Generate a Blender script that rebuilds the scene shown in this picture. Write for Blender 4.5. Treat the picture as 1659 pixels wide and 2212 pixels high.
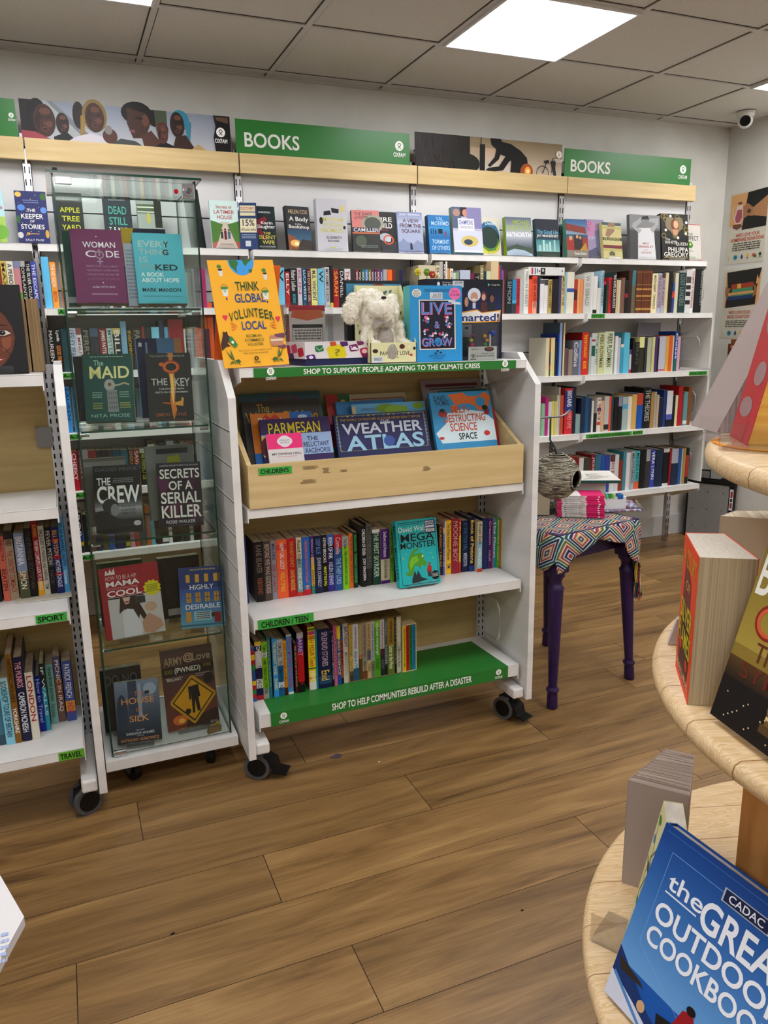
import bpy, bmesh, math, random
from mathutils import Vector, Matrix, noise
random.seed(7)
for o in list(bpy.data.objects): bpy.data.objects.remove(o)
SC = bpy.context.scene
COL = SC.collection
R = math.radians
PI = math.pi
# ---------------------------------------------------------------- camera
YAW, PITCH, ROLL, FPX = 0.3880, -0.2277, -0.0156, 1665.74
CAM = Vector((0.0, -4.0425, 1.384))
CEIL = 2.610
_f = Vector((math.sin(YAW)*math.cos(PITCH), math.cos(YAW)*math.cos(PITCH), math.sin(PITCH)))
_r0 = Vector((math.cos(YAW), -math.sin(YAW), 0)); _u0 = _r0.cross(_f)
_r = _r0*math.cos(ROLL) + _u0*math.sin(ROLL)
_u = _u0*math.cos(ROLL) - _r0*math.sin(ROLL)
cd = bpy.data.cameras.new('camera'); cam = bpy.data.objects.new('camera', cd); COL.objects.link(cam)
cd.sensor_fit = 'HORIZONTAL'; cd.sensor_width = 36; cd.lens = FPX/1659*36; cd.clip_start = 0.02
cam.matrix_world = Matrix(((_r.x, _u.x, -_f.x, CAM.x), (_r.y, _u.y, -_f.y, CAM.y), (_r.z, _u.z, -_f.z, CAM.z), (0, 0, 0, 1)))
SC.camera = cam
# ---------------------------------------------------------------- world, exposure, ceiling light panels
LIGHT = 17.0
EXPOSURE = 0.0
w = bpy.data.worlds.new('world'); SC.world = w; w.use_nodes = True
w.node_tree.nodes['Background'].inputs[0].default_value = (0.8, 0.85, 0.9, 1)
w.node_tree.nodes['Background'].inputs[1].default_value = 0.15
vs = SC.view_settings; vs.view_transform = 'Standard'; vs.look = 'None'; vs.gamma = 1; vs.use_curve_mapping = False
vs.exposure = EXPOSURE
try:
    SC.cycles.max_bounces = 10; SC.cycles.transparent_max_bounces = 24; SC.cycles.diffuse_bounces = 4
    SC.cycles.caustics_reflective = False; SC.cycles.caustics_refractive = False
except Exception: pass
# ---------------------------------------------------------------- photo geometry helpers (pixel of the 1659x2212 photo -> point on a real plane)
def at(u, v, x=None, y=None, z=None):
    d = _f + _r*((u-829.5)/FPX) - _u*((v-1106)/FPX)
    t = (x-CAM.x)/d.x if x is not None else (y-CAM.y)/d.y if y is not None else (z-CAM.z)/d.z
    return CAM + d*t
def pj(p):
    d = Vector(p)-CAM; zz = d.dot(_f)
    return 829.5+FPX*d.dot(_r)/zz, 1106-FPX*d.dot(_u)/zz
def xat(u, y, z):
    a, b = -6.0, 8.0
    k = (u-829.5)/FPX; n = _r - _f*k          # (P-C).n = 0
    return CAM.x - ((y-CAM.y)*n.y + (z-CAM.z)*n.z)/n.x
def zat(v, x, y):
    k = (1106-v)/FPX; n = _u - _f*k
    return CAM.z - ((x-CAM.x)*n.x + (y-CAM.y)*n.y)/n.z
# ---------------------------------------------------------------- materials
def lin(h):
    h = h.lstrip('#'); c = [int(h[i:i+2], 16)/255 for i in (0, 2, 4)]
    return tuple((x/12.92 if x <= .04045 else ((x+.055)/1.055)**2.4) for x in c)+(1,)
_M = {}
def mat(h, rough=.5, metal=0, spec=.3, emit=0):
    if not isinstance(h, str): return h
    key = (h, rough, metal, spec, emit)
    if key in _M: return _M[key]
    m = bpy.data.materials.new('paint_'+h.strip('#')); m.use_nodes = True
    b = m.node_tree.nodes['Principled BSDF']
    b.inputs['Base Color'].default_value = tuple(c_**1.14 for c_ in lin(h)[:3])+(1,) if not emit else lin(h); b.inputs['Roughness'].default_value = rough
    b.inputs['Metallic'].default_value = metal; b.inputs['Specular IOR Level'].default_value = spec
    if emit:
        b.inputs['Emission Color'].default_value = lin(h); b.inputs['Emission Strength'].default_value = emit
    m.diffuse_color = lin(h)
    _M[key] = m; return m
def nodes(name):
    m = bpy.data.materials.new(name); m.use_nodes = True
    nt = m.node_tree; return m, nt, nt.nodes, nt.links, nt.nodes['Principled BSDF']
def noisy(name, c1, c2, scale=(20, 20, 20), detail=4, rough=.5, bump=0, bscale=None, lo=.35, hi=.65, c3=None, metal=0, spec=.4):
    m, nt, N, L, b = nodes(name)
    tc = N.new('ShaderNodeTexCoord'); mp = N.new('ShaderNodeMapping'); mp.inputs['Scale'].default_value = scale
    L.new(tc.outputs['Object'], mp.inputs[0])
    n = N.new('ShaderNodeTexNoise'); n.inputs['Scale'].default_value = 1; n.inputs['Detail'].default_value = detail
    L.new(mp.outputs[0], n.inputs['Vector'])
    cr = N.new('ShaderNodeValToRGB'); cr.color_ramp.elements[0].position = lo; cr.color_ramp.elements[1].position = hi
    cr.color_ramp.elements[0].color = lin(c1); cr.color_ramp.elements[1].color = lin(c2)
    if c3: e = cr.color_ramp.elements.new((lo+hi)/2); e.color = lin(c3)
    L.new(n.outputs['Fac'], cr.inputs[0]); L.new(cr.outputs[0], b.inputs['Base Color'])
    b.inputs['Roughness'].default_value = rough; b.inputs['Metallic'].default_value = metal; b.inputs['Specular IOR Level'].default_value = spec
    if bump:
        bp = N.new('ShaderNodeBump'); bp.inputs['Strength'].default_value = bump; bp.inputs['Distance'].default_value = .002
        n2 = N.new('ShaderNodeTexNoise'); n2.inputs['Scale'].default_value = 1; n2.inputs['Detail'].default_value = 3
        mp2 = N.new('ShaderNodeMapping'); mp2.inputs['Scale'].default_value = bscale or scale
        L.new(tc.outputs['Object'], mp2.inputs[0]); L.new(mp2.outputs[0], n2.inputs['Vector'])
        L.new(n2.outputs['Fac'], bp.inputs['Height']); L.new(bp.outputs[0], b.inputs['Normal'])
    return m
WHITE = noisy('white_metal', '#d9d8d5', '#e4e3e1', (9, 9, 9), 6, .38, lo=.3, hi=.6)
WHITEP = noisy('white_panel', '#cfcfcd', '#e2e1df', (3, 3, 14), 7, .42, lo=.25, hi=.6)
SLAT = noisy('slat_white', '#cfcfd0', '#dadada', (2, 2, 8), 5, .45, lo=.3, hi=.6)
WALL = noisy('wall_paint', '#cbc9c2', '#d2d0c9', (6, 6, 6), 6, .8, .15, (160, 160, 160))
CEILM = noisy('ceiling_tile', '#c9c5be', '#d0ccc5', (90, 90, 90), 3, .95, .2, (300, 300, 300))
TBAR = noisy('ceiling_bar', '#c2bfb9', '#cac7c1', (8, 8, 8), 3, .6)
CHROME = mat('#c8c8cc', .18, 1, .5)
STEEL = mat('#8e8e90', .35, 1, .5)
MAPLE = noisy('maple_board', '#c6ab76', '#d8c08e', (3, 40, 40), 6, .45, lo=.3, hi=.7, c3='#cfb581')
MAPLEV = noisy('maple_back', '#a8905c', '#b9a16b', (3, 3, 60), 6, .5, lo=.3, hi=.7)
PINE = noisy('pine_top', '#c99a62', '#e3bd86', (5, 60, 20), 6, .4, lo=.3, hi=.7, c3='#d8ad74')
BLACKP = noisy('black_plastic', '#141414', '#1d1d1e', (60, 60, 60), 3, .5)
GREYR = mat('#5c5d60', .6)
PAGES = noisy('page_edges', '#a8977c', '#c8b899', (40, 40, 300), 3, .8, lo=.3, hi=.7)
PAGESW = noisy('white_page_edges', '#b9b3a6', '#d6d1c5', (40, 40, 300), 3, .8, lo=.3, hi=.7)
GREEN = mat('#35803a', .42)
TAPE = mat('#3f9b4b', .5)
def clear(name, tint='#ffffff', refl=.10, alpha=.93, rough=.03):
    m, nt, N, L, b = nodes(name); N.remove(b)
    out = N['Material Output']
    t = N.new('ShaderNodeBsdfTransparent'); c = lin(tint); t.inputs[0].default_value = tuple(alpha*x for x in c[:3])+(1,)
    g = N.new('ShaderNodeBsdfGlossy'); g.inputs['Roughness'].default_value = rough; g.inputs[0].default_value = (1, 1, 1, 1)
    fr = N.new('ShaderNodeFresnel'); fr.inputs[0].default_value = 1.45
    mx = N.new('ShaderNodeMath'); mx.operation = 'MULTIPLY'; mx.inputs[1].default_value = refl/.04
    mx.use_clamp = True
    L.new(fr.outputs[0], mx.inputs[0])
    ms = N.new('ShaderNodeMixShader'); L.new(mx.outputs[0], ms.inputs[0]); L.new(t.outputs[0], ms.inputs[1]); L.new(g.outputs[0], ms.inputs[2])
    L.new(ms.outputs[0], out.inputs[0]); m.diffuse_color = (.8, .9, .9, .3); return m
GLASS = clear('cabinet_glass', '#fbfffd', .018, .992)
ACRYL = clear('clear_acrylic', '#fdfdfd', .022, .985, .05)
GEDGE = mat('#0f4a3c', .15, 0, .6)
# ---------------------------------------------------------------- mesh builder
class MB:
    def __init__(s): s.v = []; s.f = []; s.m = []; s.mats = []; s.sm = []; s.T = None
    def mi(s, m):
        m = mat(m)
        if m not in s.mats: s.mats.append(m)
        return s.mats.index(m)
    def add(s, vs, fs, m, smooth=False):
        o = len(s.v); k = s.mi(m)
        for p in vs:
            p = Vector(p)
            s.v.append(s.T @ p if s.T else p)
        for f in fs: s.f.append([i+o for i in f]); s.m.append(k); s.sm.append(smooth)
        return s
    def box(s, x0, y0, z0, x1, y1, z1, m, mats=None):
        v = [(x, y, z) for z in (z0, z1) for y in (y0, y1) for x in (x0, x1)]
        f = [(0, 2, 3, 1), (4, 5, 7, 6), (0, 1, 5, 4), (2, 6, 7, 3), (0, 4, 6, 2), (1, 3, 7, 5)]  # bottom top front back left right
        if mats:
            for i, q in enumerate(f): s.add(v, [q], mats[i] or m)
        else: s.add(v, f, m)
        return s
    def prism(s, pts, axis, a, b, m, smooth=False):
        """pts: 2D outline; extruded along axis from a to b (x: pts=(y,z), y: pts=(x,z), z: pts=(x,y))"""
        def P(p, t): return {'x': (t, p[0], p[1]), 'y': (p[0], t, p[1]), 'z': (p[0], p[1], t)}[axis]
        n = len(pts); v = [P(p, a) for p in pts]+[P(p, b) for p in pts]
        s.add(v, [list(range(n))[::-1], list(range(n, 2*n))], m)
        s.add(v, [(i, (i+1) % n, n+(i+1) % n, n+i) for i in range(n)], m, smooth); return s
    def cyl(s, c, r, h, m, axis='z', n=24, r2=None, caps=True, smooth=True):
        r2 = r if r2 is None else r2
        def P(a, rr, t):
            q = (math.cos(a)*rr, math.sin(a)*rr)
            return {'z': (c[0]+q[0], c[1]+q[1], c[2]+t), 'x': (c[0]+t, c[1]+q[0], c[2]+q[1]), 'y': (c[0]+q[0], c[1]+t, c[2]+q[1])}[axis]
        v = [P(2*PI*i/n, r, 0) for i in range(n)]+[P(2*PI*i/n, r2, h) for i in range(n)]
        s.add(v, [(i, (i+1) % n, n+(i+1) % n, n+i) for i in range(n)], m, smooth)
        if caps: s.add(v, [list(range(n))[::-1], list(range(n, 2*n))], m)
        return s
    def lathe(s, prof, m, c=(0, 0, 0), n=28, flute=0, fl=(0, 0), nf=12):
        v = []; k = len(prof)
        for i in range(n):
            a = 2*PI*i/n
            for r, z in prof:
                rr = r
                if flute and fl[0] < z < fl[1]: rr = r*(1-flute*abs(math.sin(a*nf/2)))
                v.append((c[0]+rr*math.cos(a), c[1]+rr*math.sin(a), c[2]+z))
        f = [(i*k+j, ((i+1) % n)*k+j, ((i+1) % n)*k+j+1, i*k+j+1) for i in range(n) for j in range(k-1)]
        s.add(v, f, m, True)
        s.add(v, [[i*k for i in range(n)][::-1], [i*k+k-1 for i in range(n)]], m); return s
    def tube(s, path, r, m, n=8, closed=False):
        P = [Vector(p) for p in path]; k = len(P); v = []
        up = Vector((0, 0, 1))
        for i, p in enumerate(P):
            a = P[(i-1) % k] if (closed or i > 0) else P[i]; b = P[(i+1) % k] if (closed or i < k-1) else P[i]
            t = (b-a).normalized(); q = t.cross(up)
            if q.length < .05: q = t.cross(Vector((1, 0, 0)))
            q.normalize(); w_ = q.cross(t)
            rr = r[i] if isinstance(r, (list, tuple)) else r
            for j in range(n): v.append(p+q*math.cos(2*PI*j/n)*rr+w_*math.sin(2*PI*j/n)*rr)
        e = k if closed else k-1
        s.add(v, [(i*n+j, i*n+(j+1) % n, ((i+1) % k)*n+(j+1) % n, ((i+1) % k)*n+j) for i in range(e) for j in range(n)], m, True)
        if not closed: s.add(v, [list(range(n)), [(k-1)*n+j for j in range(n)][::-1]], m)
        return s
    def ball(s, c, r, m, n=16, k=10, wob=0):
        r = r if isinstance(r, (tuple, list)) else (r, r, r); v = []
        for i in range(k+1):
            t = PI*i/k
            for j in range(n):
                a = 2*PI*j/n; d = Vector((math.sin(t)*math.cos(a), math.sin(t)*math.sin(a), math.cos(t)))
                q = 1+wob*noise.noise(d*6+Vector(c)*9)
                v.append((c[0]+d.x*r[0]*q, c[1]+d.y*r[1]*q, c[2]+d.z*r[2]*q))
        s.add(v, [(i*n+j, (i+1)*n+j, (i+1)*n+(j+1) % n, i*n+(j+1) % n) for i in range(k) for j in range(n)], m, True); return s
    def build(s, name, parent=None, bevel=0, loc=None, subsurf=0):
        me = bpy.data.meshes.new(name); me.from_pydata([tuple(p) for p in s.v], [], s.f)
        for m in s.mats: me.materials.append(m)
        me.polygons.foreach_set('material_index', s.m); me.polygons.foreach_set('use_smooth', s.sm); me.update()
        o = bpy.data.objects.new(name, me); COL.objects.link(o)
        if parent: o.parent = parent
        if loc: o.location = loc
        if bevel:
            b = o.modifiers.new('bevel', 'BEVEL'); b.width = bevel; b.segments = 2; b.limit_method = 'ANGLE'; b.angle_limit = R(40)
        if subsurf:
            b = o.modifiers.new('sub', 'SUBSURF'); b.levels = subsurf; b.render_levels = subsurf
        return o
def tag(o, label, cat, group=None, kind=None):
    ws_ = label.split()
    if len(ws_) > 16:
        ws_ = ws_[:16]
        while ws_[-1].strip(',') in ('the', 'on', 'of', 'at', 'and', 'a', 'in', 'from', 'with', 'left', 'wall'): ws_.pop()
        label = ' '.join(ws_).rstrip(',')
    o['label'] = label; o['category'] = cat
    if group: o['group'] = group
    if kind: o['kind'] = kind
    return o
def thing(name, label, cat, loc=(0, 0, 0), rot=(0, 0, 0), group=None):
    o = bpy.data.objects.new(name, None); COL.objects.link(o); o.empty_display_size = .05
    o.location = loc; o.rotation_euler = rot; return tag(o, label, cat, group)
def struct(o): o['kind'] = 'structure'; return o
# ---------------------------------------------------------------- lettering
_T = {}
def glyphs(text, bold=0.0):
    k = (text, bold)
    if k in _T: return _T[k]
    cu = bpy.data.curves.new('lettering', 'FONT'); cu.body = text; cu.size = 1; cu.resolution_u = 4; cu.offset = bold; cu.fill_mode = 'FRONT'
    ob = bpy.data.objects.new('lettering', cu); COL.objects.link(ob)
    dg = bpy.context.evaluated_depsgraph_get(); me = bpy.data.meshes.new_from_object(ob.evaluated_get(dg))
    vs_ = [(p.co.x, p.co.y) for p in me.vertices]; fs = [tuple(q.vertices) for q in me.polygons]
    bpy.data.objects.remove(ob); bpy.data.curves.remove(cu); bpy.data.meshes.remove(me)
    if not vs_: _T[k] = ([], [], 1); return _T[k]
    x0 = min(p[0] for p in vs_); x1 = max(p[0] for p in vs_); y0 = min(p[1] for p in vs_); y1 = max(p[1] for p in vs_)
    W, H = max(x1-x0, 1e-4), max(y1-y0, 1e-4)
    _T[k] = ([((p[0]-x0)/W, (p[1]-y0)/H) for p in vs_], fs, W/H); return _T[k]
class Art:
    """flat print laid on a surface: (u,v) with v downwards, mapped by fn(u,v,layer) -> local xyz"""
    def __init__(s, mb, fn): s.mb, s.fn, s.k = mb, fn, 1
    def poly(s, pts, c):
        s.mb.add([s.fn(u, v, s.k) for u, v in pts], [list(range(len(pts)))[::-1]], c)
    def draw(s, els):
        for e in els:
            t = e[0]; s.k += .25
            if t == 'R': s.poly([(e[1], e[2]), (e[3], e[2]), (e[3], e[4]), (e[1], e[4])], e[5])
            elif t == 'E':
                n = e[6] if len(e) > 6 else 18
                s.poly([(e[1]+e[3]*math.cos(2*PI*i/n), e[2]+e[4]*math.sin(2*PI*i/n)) for i in range(n)], e[5])
            elif t == 'O':   # ring: cx cy rx ry thickness col
                n = 20; a = [(math.cos(2*PI*i/n), math.sin(2*PI*i/n)) for i in range(n)]
                for i in range(n):
                    p, q = a[i], a[(i+1) % n]; rx, ry, th = e[3], e[4], e[5]
                    s.poly([(e[1]+p[0]*rx, e[2]+p[1]*ry), (e[1]+q[0]*rx, e[2]+q[1]*ry), (e[1]+q[0]*rx*(1-th), e[2]+q[1]*ry*(1-th)), (e[1]+p[0]*rx*(1-th), e[2]+p[1]*ry*(1-th))], e[6])
            elif t == 'P': s.poly(e[1], e[2])
            elif t == 'L':
                for a, b in zip(e[1][:-1], e[1][1:]):
                    dx, dy = b[0]-a[0], b[1]-a[1]; l = math.hypot(dx, dy) or 1; nx, ny = -dy/l*e[2]/2, dx/l*e[2]/2
                    s.poly([(a[0]+nx, a[1]+ny), (b[0]+nx, b[1]+ny), (b[0]-nx, b[1]-ny), (a[0]-nx, a[1]-ny)], e[3])
            elif t == 'G':   # printed vertical gradient of an artwork: x0 y0 x1 y1 c0 c1 n
                n = (e[7] if len(e) > 7 else 8)*3
                for i in range(n):
                    f = i/(n-1); a = e[5].strip('#'); b = e[6].strip('#')
                    c = '#'+''.join('%02x' % int(int(a[j:j+2], 16)*(1-f)+int(b[j:j+2], 16)*f) for j in (0, 2, 4))
                    y0 = e[2]+(e[4]-e[2])*i/n; y1 = e[2]+(e[4]-e[2])*(i+1)/n
                    s.poly([(e[1], y0), (e[3], y0), (e[3], y1), (e[1], y1)], c)
            elif t == 'T':   # x0 y0 x1 y1 text col [bold] [slant]
                vs_, fs, asp = glyphs(e[5], (e[7] if len(e) > 7 else .012)*.45)
                sl = e[8] if len(e) > 8 else 0
                s.mb.add([s.fn(e[1]+(e[3]-e[1])*(p[0]), e[4]-(e[4]-e[2])*p[1]+sl*(p[0]-.5), s.k) for p in vs_], [f[::-1] for f in fs], e[6])
            elif t == 'S':   # scribbled small print lines x0 y0 x1 y1 n col
                n = e[5]; hh = (e[4]-e[2])/n; rnd = random.Random(int(e[1]*1e4)+n)
                for i in range(n):
                    x = e[1]+rnd.random()*.04*(e[3]-e[1])
                    while x < e[3]-.02*(e[3]-e[1]):
                        wd = (.05+rnd.random()*.12)*(e[3]-e[1]); x2 = min(e[3], x+wd)
                        s.poly([(x, e[2]+hh*i), (x2, e[2]+hh*i), (x2, e[2]+hh*(i+.5)), (x, e[2]+hh*(i+.5))], e[6]); x = x2+.025*(e[3]-e[1])
        return s
EPS = .00022
def B(t): return t   # plain text marker
# ---------------------------------------------------------------- colour words
def cname(h):
    import colorsys
    c = [int(h.strip('#')[i:i+2], 16)/255 for i in (0, 2, 4)]
    hh, l, s_ = colorsys.rgb_to_hls(*c); hh *= 360
    if l < .14: return 'black' if s_ < .5 or l < .09 else ('navy' if 190 < hh < 270 else 'dark green' if 80 < hh < 190 else 'dark brown')
    if s_ < .14 or (l > .8 and s_ < .4): return 'white' if l > .74 else 'pale grey' if l > .6 else 'grey' if l > .3 else 'charcoal'
    if hh < 14 or hh > 345: b = 'red' if l < .6 else 'pink'
    elif hh < 42: b = ('brown' if l < .42 else 'tan' if s_ < .6 else 'orange')
    elif hh < 66: b = 'cream' if l > .68 else 'yellow' if s_ > .5 else 'olive'
    elif hh < 160: b = 'green'
    elif hh < 196: b = 'teal'
    elif hh < 252: b = 'blue'
    elif hh < 292: b = 'purple'
    else: b = 'magenta'
    if b in ('red', 'green', 'blue', 'teal', 'purple') : b = ('dark ' if l < .27 else 'pale ' if l > .62 else '')+b
    return b
def ordw(n): return '%d%s' % (n, 'th' if 10 <= n % 100 <= 20 else {1: 'st', 2: 'nd', 3: 'rd'}.get(n % 10, 'th'))
LABELS = {}
# ---------------------------------------------------------------- books
def spine_book(x, y, z, t, h, d, col, text, tcol, label, group, bands=(), hard=False, lean=0, pages=None, top=None, page_top=None):
    root = thing('book', label, 'book', (x, y, z), (0, lean, 0), group)
    mb = MB(); ct = .0028 if hard else .0009
    ct = min(ct, t*.2); bulge = min(t*.10, .004) if hard else min(.0012, t*.06)
    side = top or col
    n = 5
    # spine: slightly curved strip
    pts = [(t*i/n, -bulge*math.sin(PI*i/n)) for i in range(n+1)]
    v = [(p[0], p[1], 0) for p in pts]+[(p[0], p[1], h) for p in pts]
    mb.add(v, [(i, i+1, n+2+i, n+1+i) for i in range(n)], col, True)
    mb.box(0, 0, 0, t, ct, h, col)
    mb.box(0, ct, 0, ct, d, h, side); mb.box(t-ct, ct, 0, t, d, h, side)
    for b in bands:
        z0, z1 = h*(1-b[1]), h*(1-b[0])
        v = [(p[0], p[1]-.0001*(1+bands.index(b)), z0) for p in pts]+[(p[0], p[1]-.0001*(1+bands.index(b)), z1) for p in pts]
        mb.add(v, [(i, i+1, n+2+i, n+1+i) for i in range(n)], b[2], True)
    if text:
        segs = text.split('/'); cols = tcol.split('/') if isinstance(tcol, str) else tcol
        tot = sum(len(q)+2 for q in segs); zt = .05
        k0 = -bulge-.0006
        for i, q in enumerate(segs):
            ln = .90*(len(q)+2)/tot; q_ = q.strip().lstrip('~')
            if q_:
                L_ = ln*h*len(q_)/(len(q_)+2)
                vs_, fs, asp = glyphs(q_, .01)
                ww = min(t*.62, L_/asp*1.9) ; x0 = (t-ww)/2
                c = cols[min(i, len(cols)-1)]
                mb.add([(x0+p[1]*ww, k0, h*(1-zt)-p[0]*L_) for p in vs_], fs, c)
            zt += ln
    mb.build('cover', root)
    pm = pages or PAGES; ins = .003 if hard else .0006
    MB().box(ct, ct, ins, t-ct, d-ins*1.2, h-ins, pm).build('pages', root)
    return root
SPN = {}
def row(shelf, group, crop, z, base, specs, depth=.125, hard=False, jit=.004, maxh=None, ymax=-.16):
    """one run of books standing spine outwards; crop=(x0,y0,scale) of the photo; base = y of the spines or a photo pixel of a foot"""
    ox, oy, s = crop
    y = base if not isinstance(base, tuple) else at(base[0], base[1], z=z).y
    rnd = random.Random(len(specs)*7+int(z*100)); cnt = SPN.get(shelf, 0)
    prev = None; out = []
    for sp in specs:
        Lp, Rp, Tp, col, text, tcol = sp[:6]; o = sp[6] if len(sp) > 6 else {}
        yy = y+o.get('dy', 0)+rnd.uniform(-jit, jit)
        xl, xr = xat(ox+Lp*s, yy, z), xat(ox+Rp*s, yy, z)
        if prev is not None and xl < prev: xl = prev
        if xr-xl < .004: xr = xl+.004
        prev = xr+.0004
        h = zat(oy+Tp*s, (xl+xr)/2, yy)-z
        h = max(.11, min(h, maxh or .33))
        cnt += 1
        t = xr-xl
        hd = o.get('hard', hard)
        size = 'tall ' if h > .232 else 'thick ' if t > .042 else 'thin ' if t < .012 else ''
        cn = cname(col)
        ttl = [q for q in (text or '').split('/') if q and not q.startswith('~')]
        base_l = size+cn+' book'
        if o.get('say'): base_l = o['say']
        elif ttl and len(ttl[0].split()) < 7 and not o.get('mute'): base_l += ' lettered '+ttl[0].strip().upper()
        dd = min(depth+rnd.uniform(-.012, .012), ymax-yy)
        out.append([base_l, (xl, yy, z, t, h, dd, col, text, tcol), dict(bands=o.get('b', ()), hard=hd, lean=o.get('lean', 0), pages=o.get('pages'), top=o.get('side')), cn, cnt])
    SPN[shelf] = cnt
    ns = len(out)
    for i, q in enumerate(out):
        bl = q[0]
        l = bl+', '+shelf
        cnt_same = sum(1 for p in out if p[0] == bl)
        if cnt_same > 1 or LABELS.get(l):
            a = out[i-1][3] if i else None; b = out[i+1][3] if i < ns-1 else None
            l2 = bl+(' between the %s and %s ones' % (a, b) if a and b else ' at the row end')+', '+shelf
            l = l2
            if sum(1 for j, p in enumerate(out) if p[0] == bl and (out[j-1][3] if j else None) == a and (out[j+1][3] if j < ns-1 else None) == b) > 1 or LABELS.get(l):
                l = bl+', '+ordw(q[4])+' from the left, '+shelf
        LABELS[l] = 1
        if len(l.split()) > 16: l = l.replace(' lettered '+(q[1][7] or '').split('/')[0].upper(), '')
        spine_book(*q[1], l, group, **q[2])
    return prev
def face_book(label, x, y, z, w, h, t, col, art=(), rot=0, lean=12, spine=None, group=None, hard=False, pages=None, name='book', cat='book', roll=0, spine_text=None, mobj=True):
    """book showing its front cover; x,y = middle of the foot"""
    le = R(lean); zz = z+t*math.sin(le)+w/2*abs(math.sin(R(roll)))
    root = thing(name, label, cat, (x, y, zz), (-le, 0, R(rot)), group)
    if roll: root.rotation_mode = 'XYZ'; M_ = Matrix.Rotation(R(rot), 3, 'Z') @ Matrix.Rotation(-le, 3, 'X') @ Matrix.Rotation(R(roll), 3, 'Y'); root.rotation_euler = M_.to_euler()
    mb = MB(); ct = .0025 if hard else .0008; sc = spine or col; pc = pages or PAGES
    mb.box(-w/2, 0, 0, w/2, ct, h, col)
    mb.box(-w/2, ct, 0, -w/2+ct, t-ct, h, sc)
    mb.box(-w/2, t-ct, 0, w/2, t, h, sc)
    a = Art(mb, lambda u, v, k: (-w/2+u*w, -EPS*k, h*(1-v))); a.draw(art)
    if spine_text:
        vs_, fs, asp = glyphs(spine_text[0], .01); ww = min(t*.6, h*.8/asp*1.6); y0 = (t-ww)/2
        mb.add([(-w/2-.0003, y0+ww-p[1]*ww, h*.93-p[0]*h*.82) for p in vs_], fs, spine_text[1])
    mb.build('cover', root)
    i = .003 if hard else .0008
    MB().box(-w/2+ct, ct, i, w/2-i, t-ct, h-i, pc).build('pages', root)
    return root
def easel(label, x, y, z, w, h, rot=0, lean=12, group='clear book stands', t=.02, strut=True):
    root = thing('book_stand', label, 'book stand', (x, y, z), (0, 0, R(rot)), group)
    mb = MB(); le = R(lean); c = math.cos(le); s = math.sin(le)
    def bp(a, b, th): # strip between two yz points
        (y0, z0), (y1, z1) = a, b; dy, dz = y1-y0, z1-z0; l = math.hypot(dy, dz); ny, nz = dz/l*th, -dy/l*th
        mb.prism([(y0, z0), (y1, z1), (y1+ny, z1+nz), (y0+ny, z0+nz)], 'x', -w/2, w/2, ACRYL)
    yb = t*c+.002
    bp((-.008, .022), (-.004, .001), .0025); bp((-.004, .001), (yb, .001), -.0025); bp((yb, .001), (yb+h*s, h*c), -.0025)
    if strut: bp((yb+h*s*.98, h*c*.98), (yb+h*s+.035, .001), -.0025)
    mb.build('stand_sheet', root); return root
# ================================================================ ROOM
X0, X1, Y0, Y1 = -3.2, 4.05, -8.0, 0.0
GX = [0.4671+.6*i for i in range(-6, 6)]
GY = [-.092-.6*i for i in range(0, 14)]
PANELS = [(-.1329+1.8*i, -.692-.6-1.8*j) for i in range(-1, 3) for j in range(0, 4)]
mb = MB(); mb.box(X0, Y0, CEIL, X1, Y1, CEIL+.05, CEILM)
GAP_SHADE = mat('#4c4945', .9)  # shadow line at the tile edges, painted as dark strips beside the bars
for gx in GX:
    mb.box(gx-.017, Y0, CEIL-.0015, gx+.017, Y1, CEIL+.001, GAP_SHADE); mb.box(gx-.012, Y0, CEIL-.006, gx+.012, Y1, CEIL, TBAR)
for gy in GY:
    mb.box(X0, gy-.017, CEIL-.0016, X1, gy+.017, CEIL+.001, GAP_SHADE); mb.box(X0, gy-.012, CEIL-.0062, X1, gy+.012, CEIL, TBAR)
mb.box(X0, -.02, CEIL-.0065, X1, 0, CEIL, TBAR); mb.box(X1-.02, Y0, CEIL-.0065, X1, Y1, CEIL, TBAR)
struct(mb.build('ceiling'))
struct(MB().box(X0, 0, 0, X1, .12, CEIL, WALL).build('wall_back'))
struct(MB().box(X1, Y0, 0, X1+.12, .12, CEIL, WALL).build('wall_right'))
struct(MB().box(X0-.12, Y0, 0, X0, .12, CEIL, WALL).build('wall_left'))
struct(MB().box(X0, Y0-.12, 0, X1, Y0, CEIL, WALL).build('wall_front'))
SK = mat('#c9c8c6', .5)
struct(MB().box(X0, -.018, 0, X1, 0, .14, SK).build('baseboard_back', bevel=.003))
struct(MB().box(X1-.018, Y0, 0, X1, -.018, .14, SK).build('baseboard_right', bevel=.003))
# ---- ceiling light panels
DIFF = mat('#fdfdff', .5, 0, 0, LIGHT)
for n, (px, py) in enumerate(PANELS):
    if px+.58 > X1: continue
    lb = {(-.1329, 0): 'square ceiling light panel at the top left edge of the photo', (1.6671, 0): 'bright square ceiling light panel above the gap in the middle', (3.4671, 0): 'square ceiling light panel beside the white dome camera'}
    lab = lb.get((round(px, 4), 0 if py > -1.4 else 1), 'square ceiling light panel further back in the shop')
    t = thing('ceiling_light', lab, 'light', (min(px+.3, X1-.293), py+.3, CEIL-.012), group='square ceiling light panels')
    m_ = MB()
    for a in ((-.292, -.292, .292, -.28), (-.292, .28, .292, .292), (-.292, -.28, -.28, .28), (.28, -.28, .292, .28)): m_.box(a[0], a[1], -.004, a[2], a[3], .010, mat('#d8d8d8', .5))
    m_.build('frame', t)
    MB().box(-.28, -.28, 0, .28, .28, .008, DIFF).build('diffuser', t)
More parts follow.
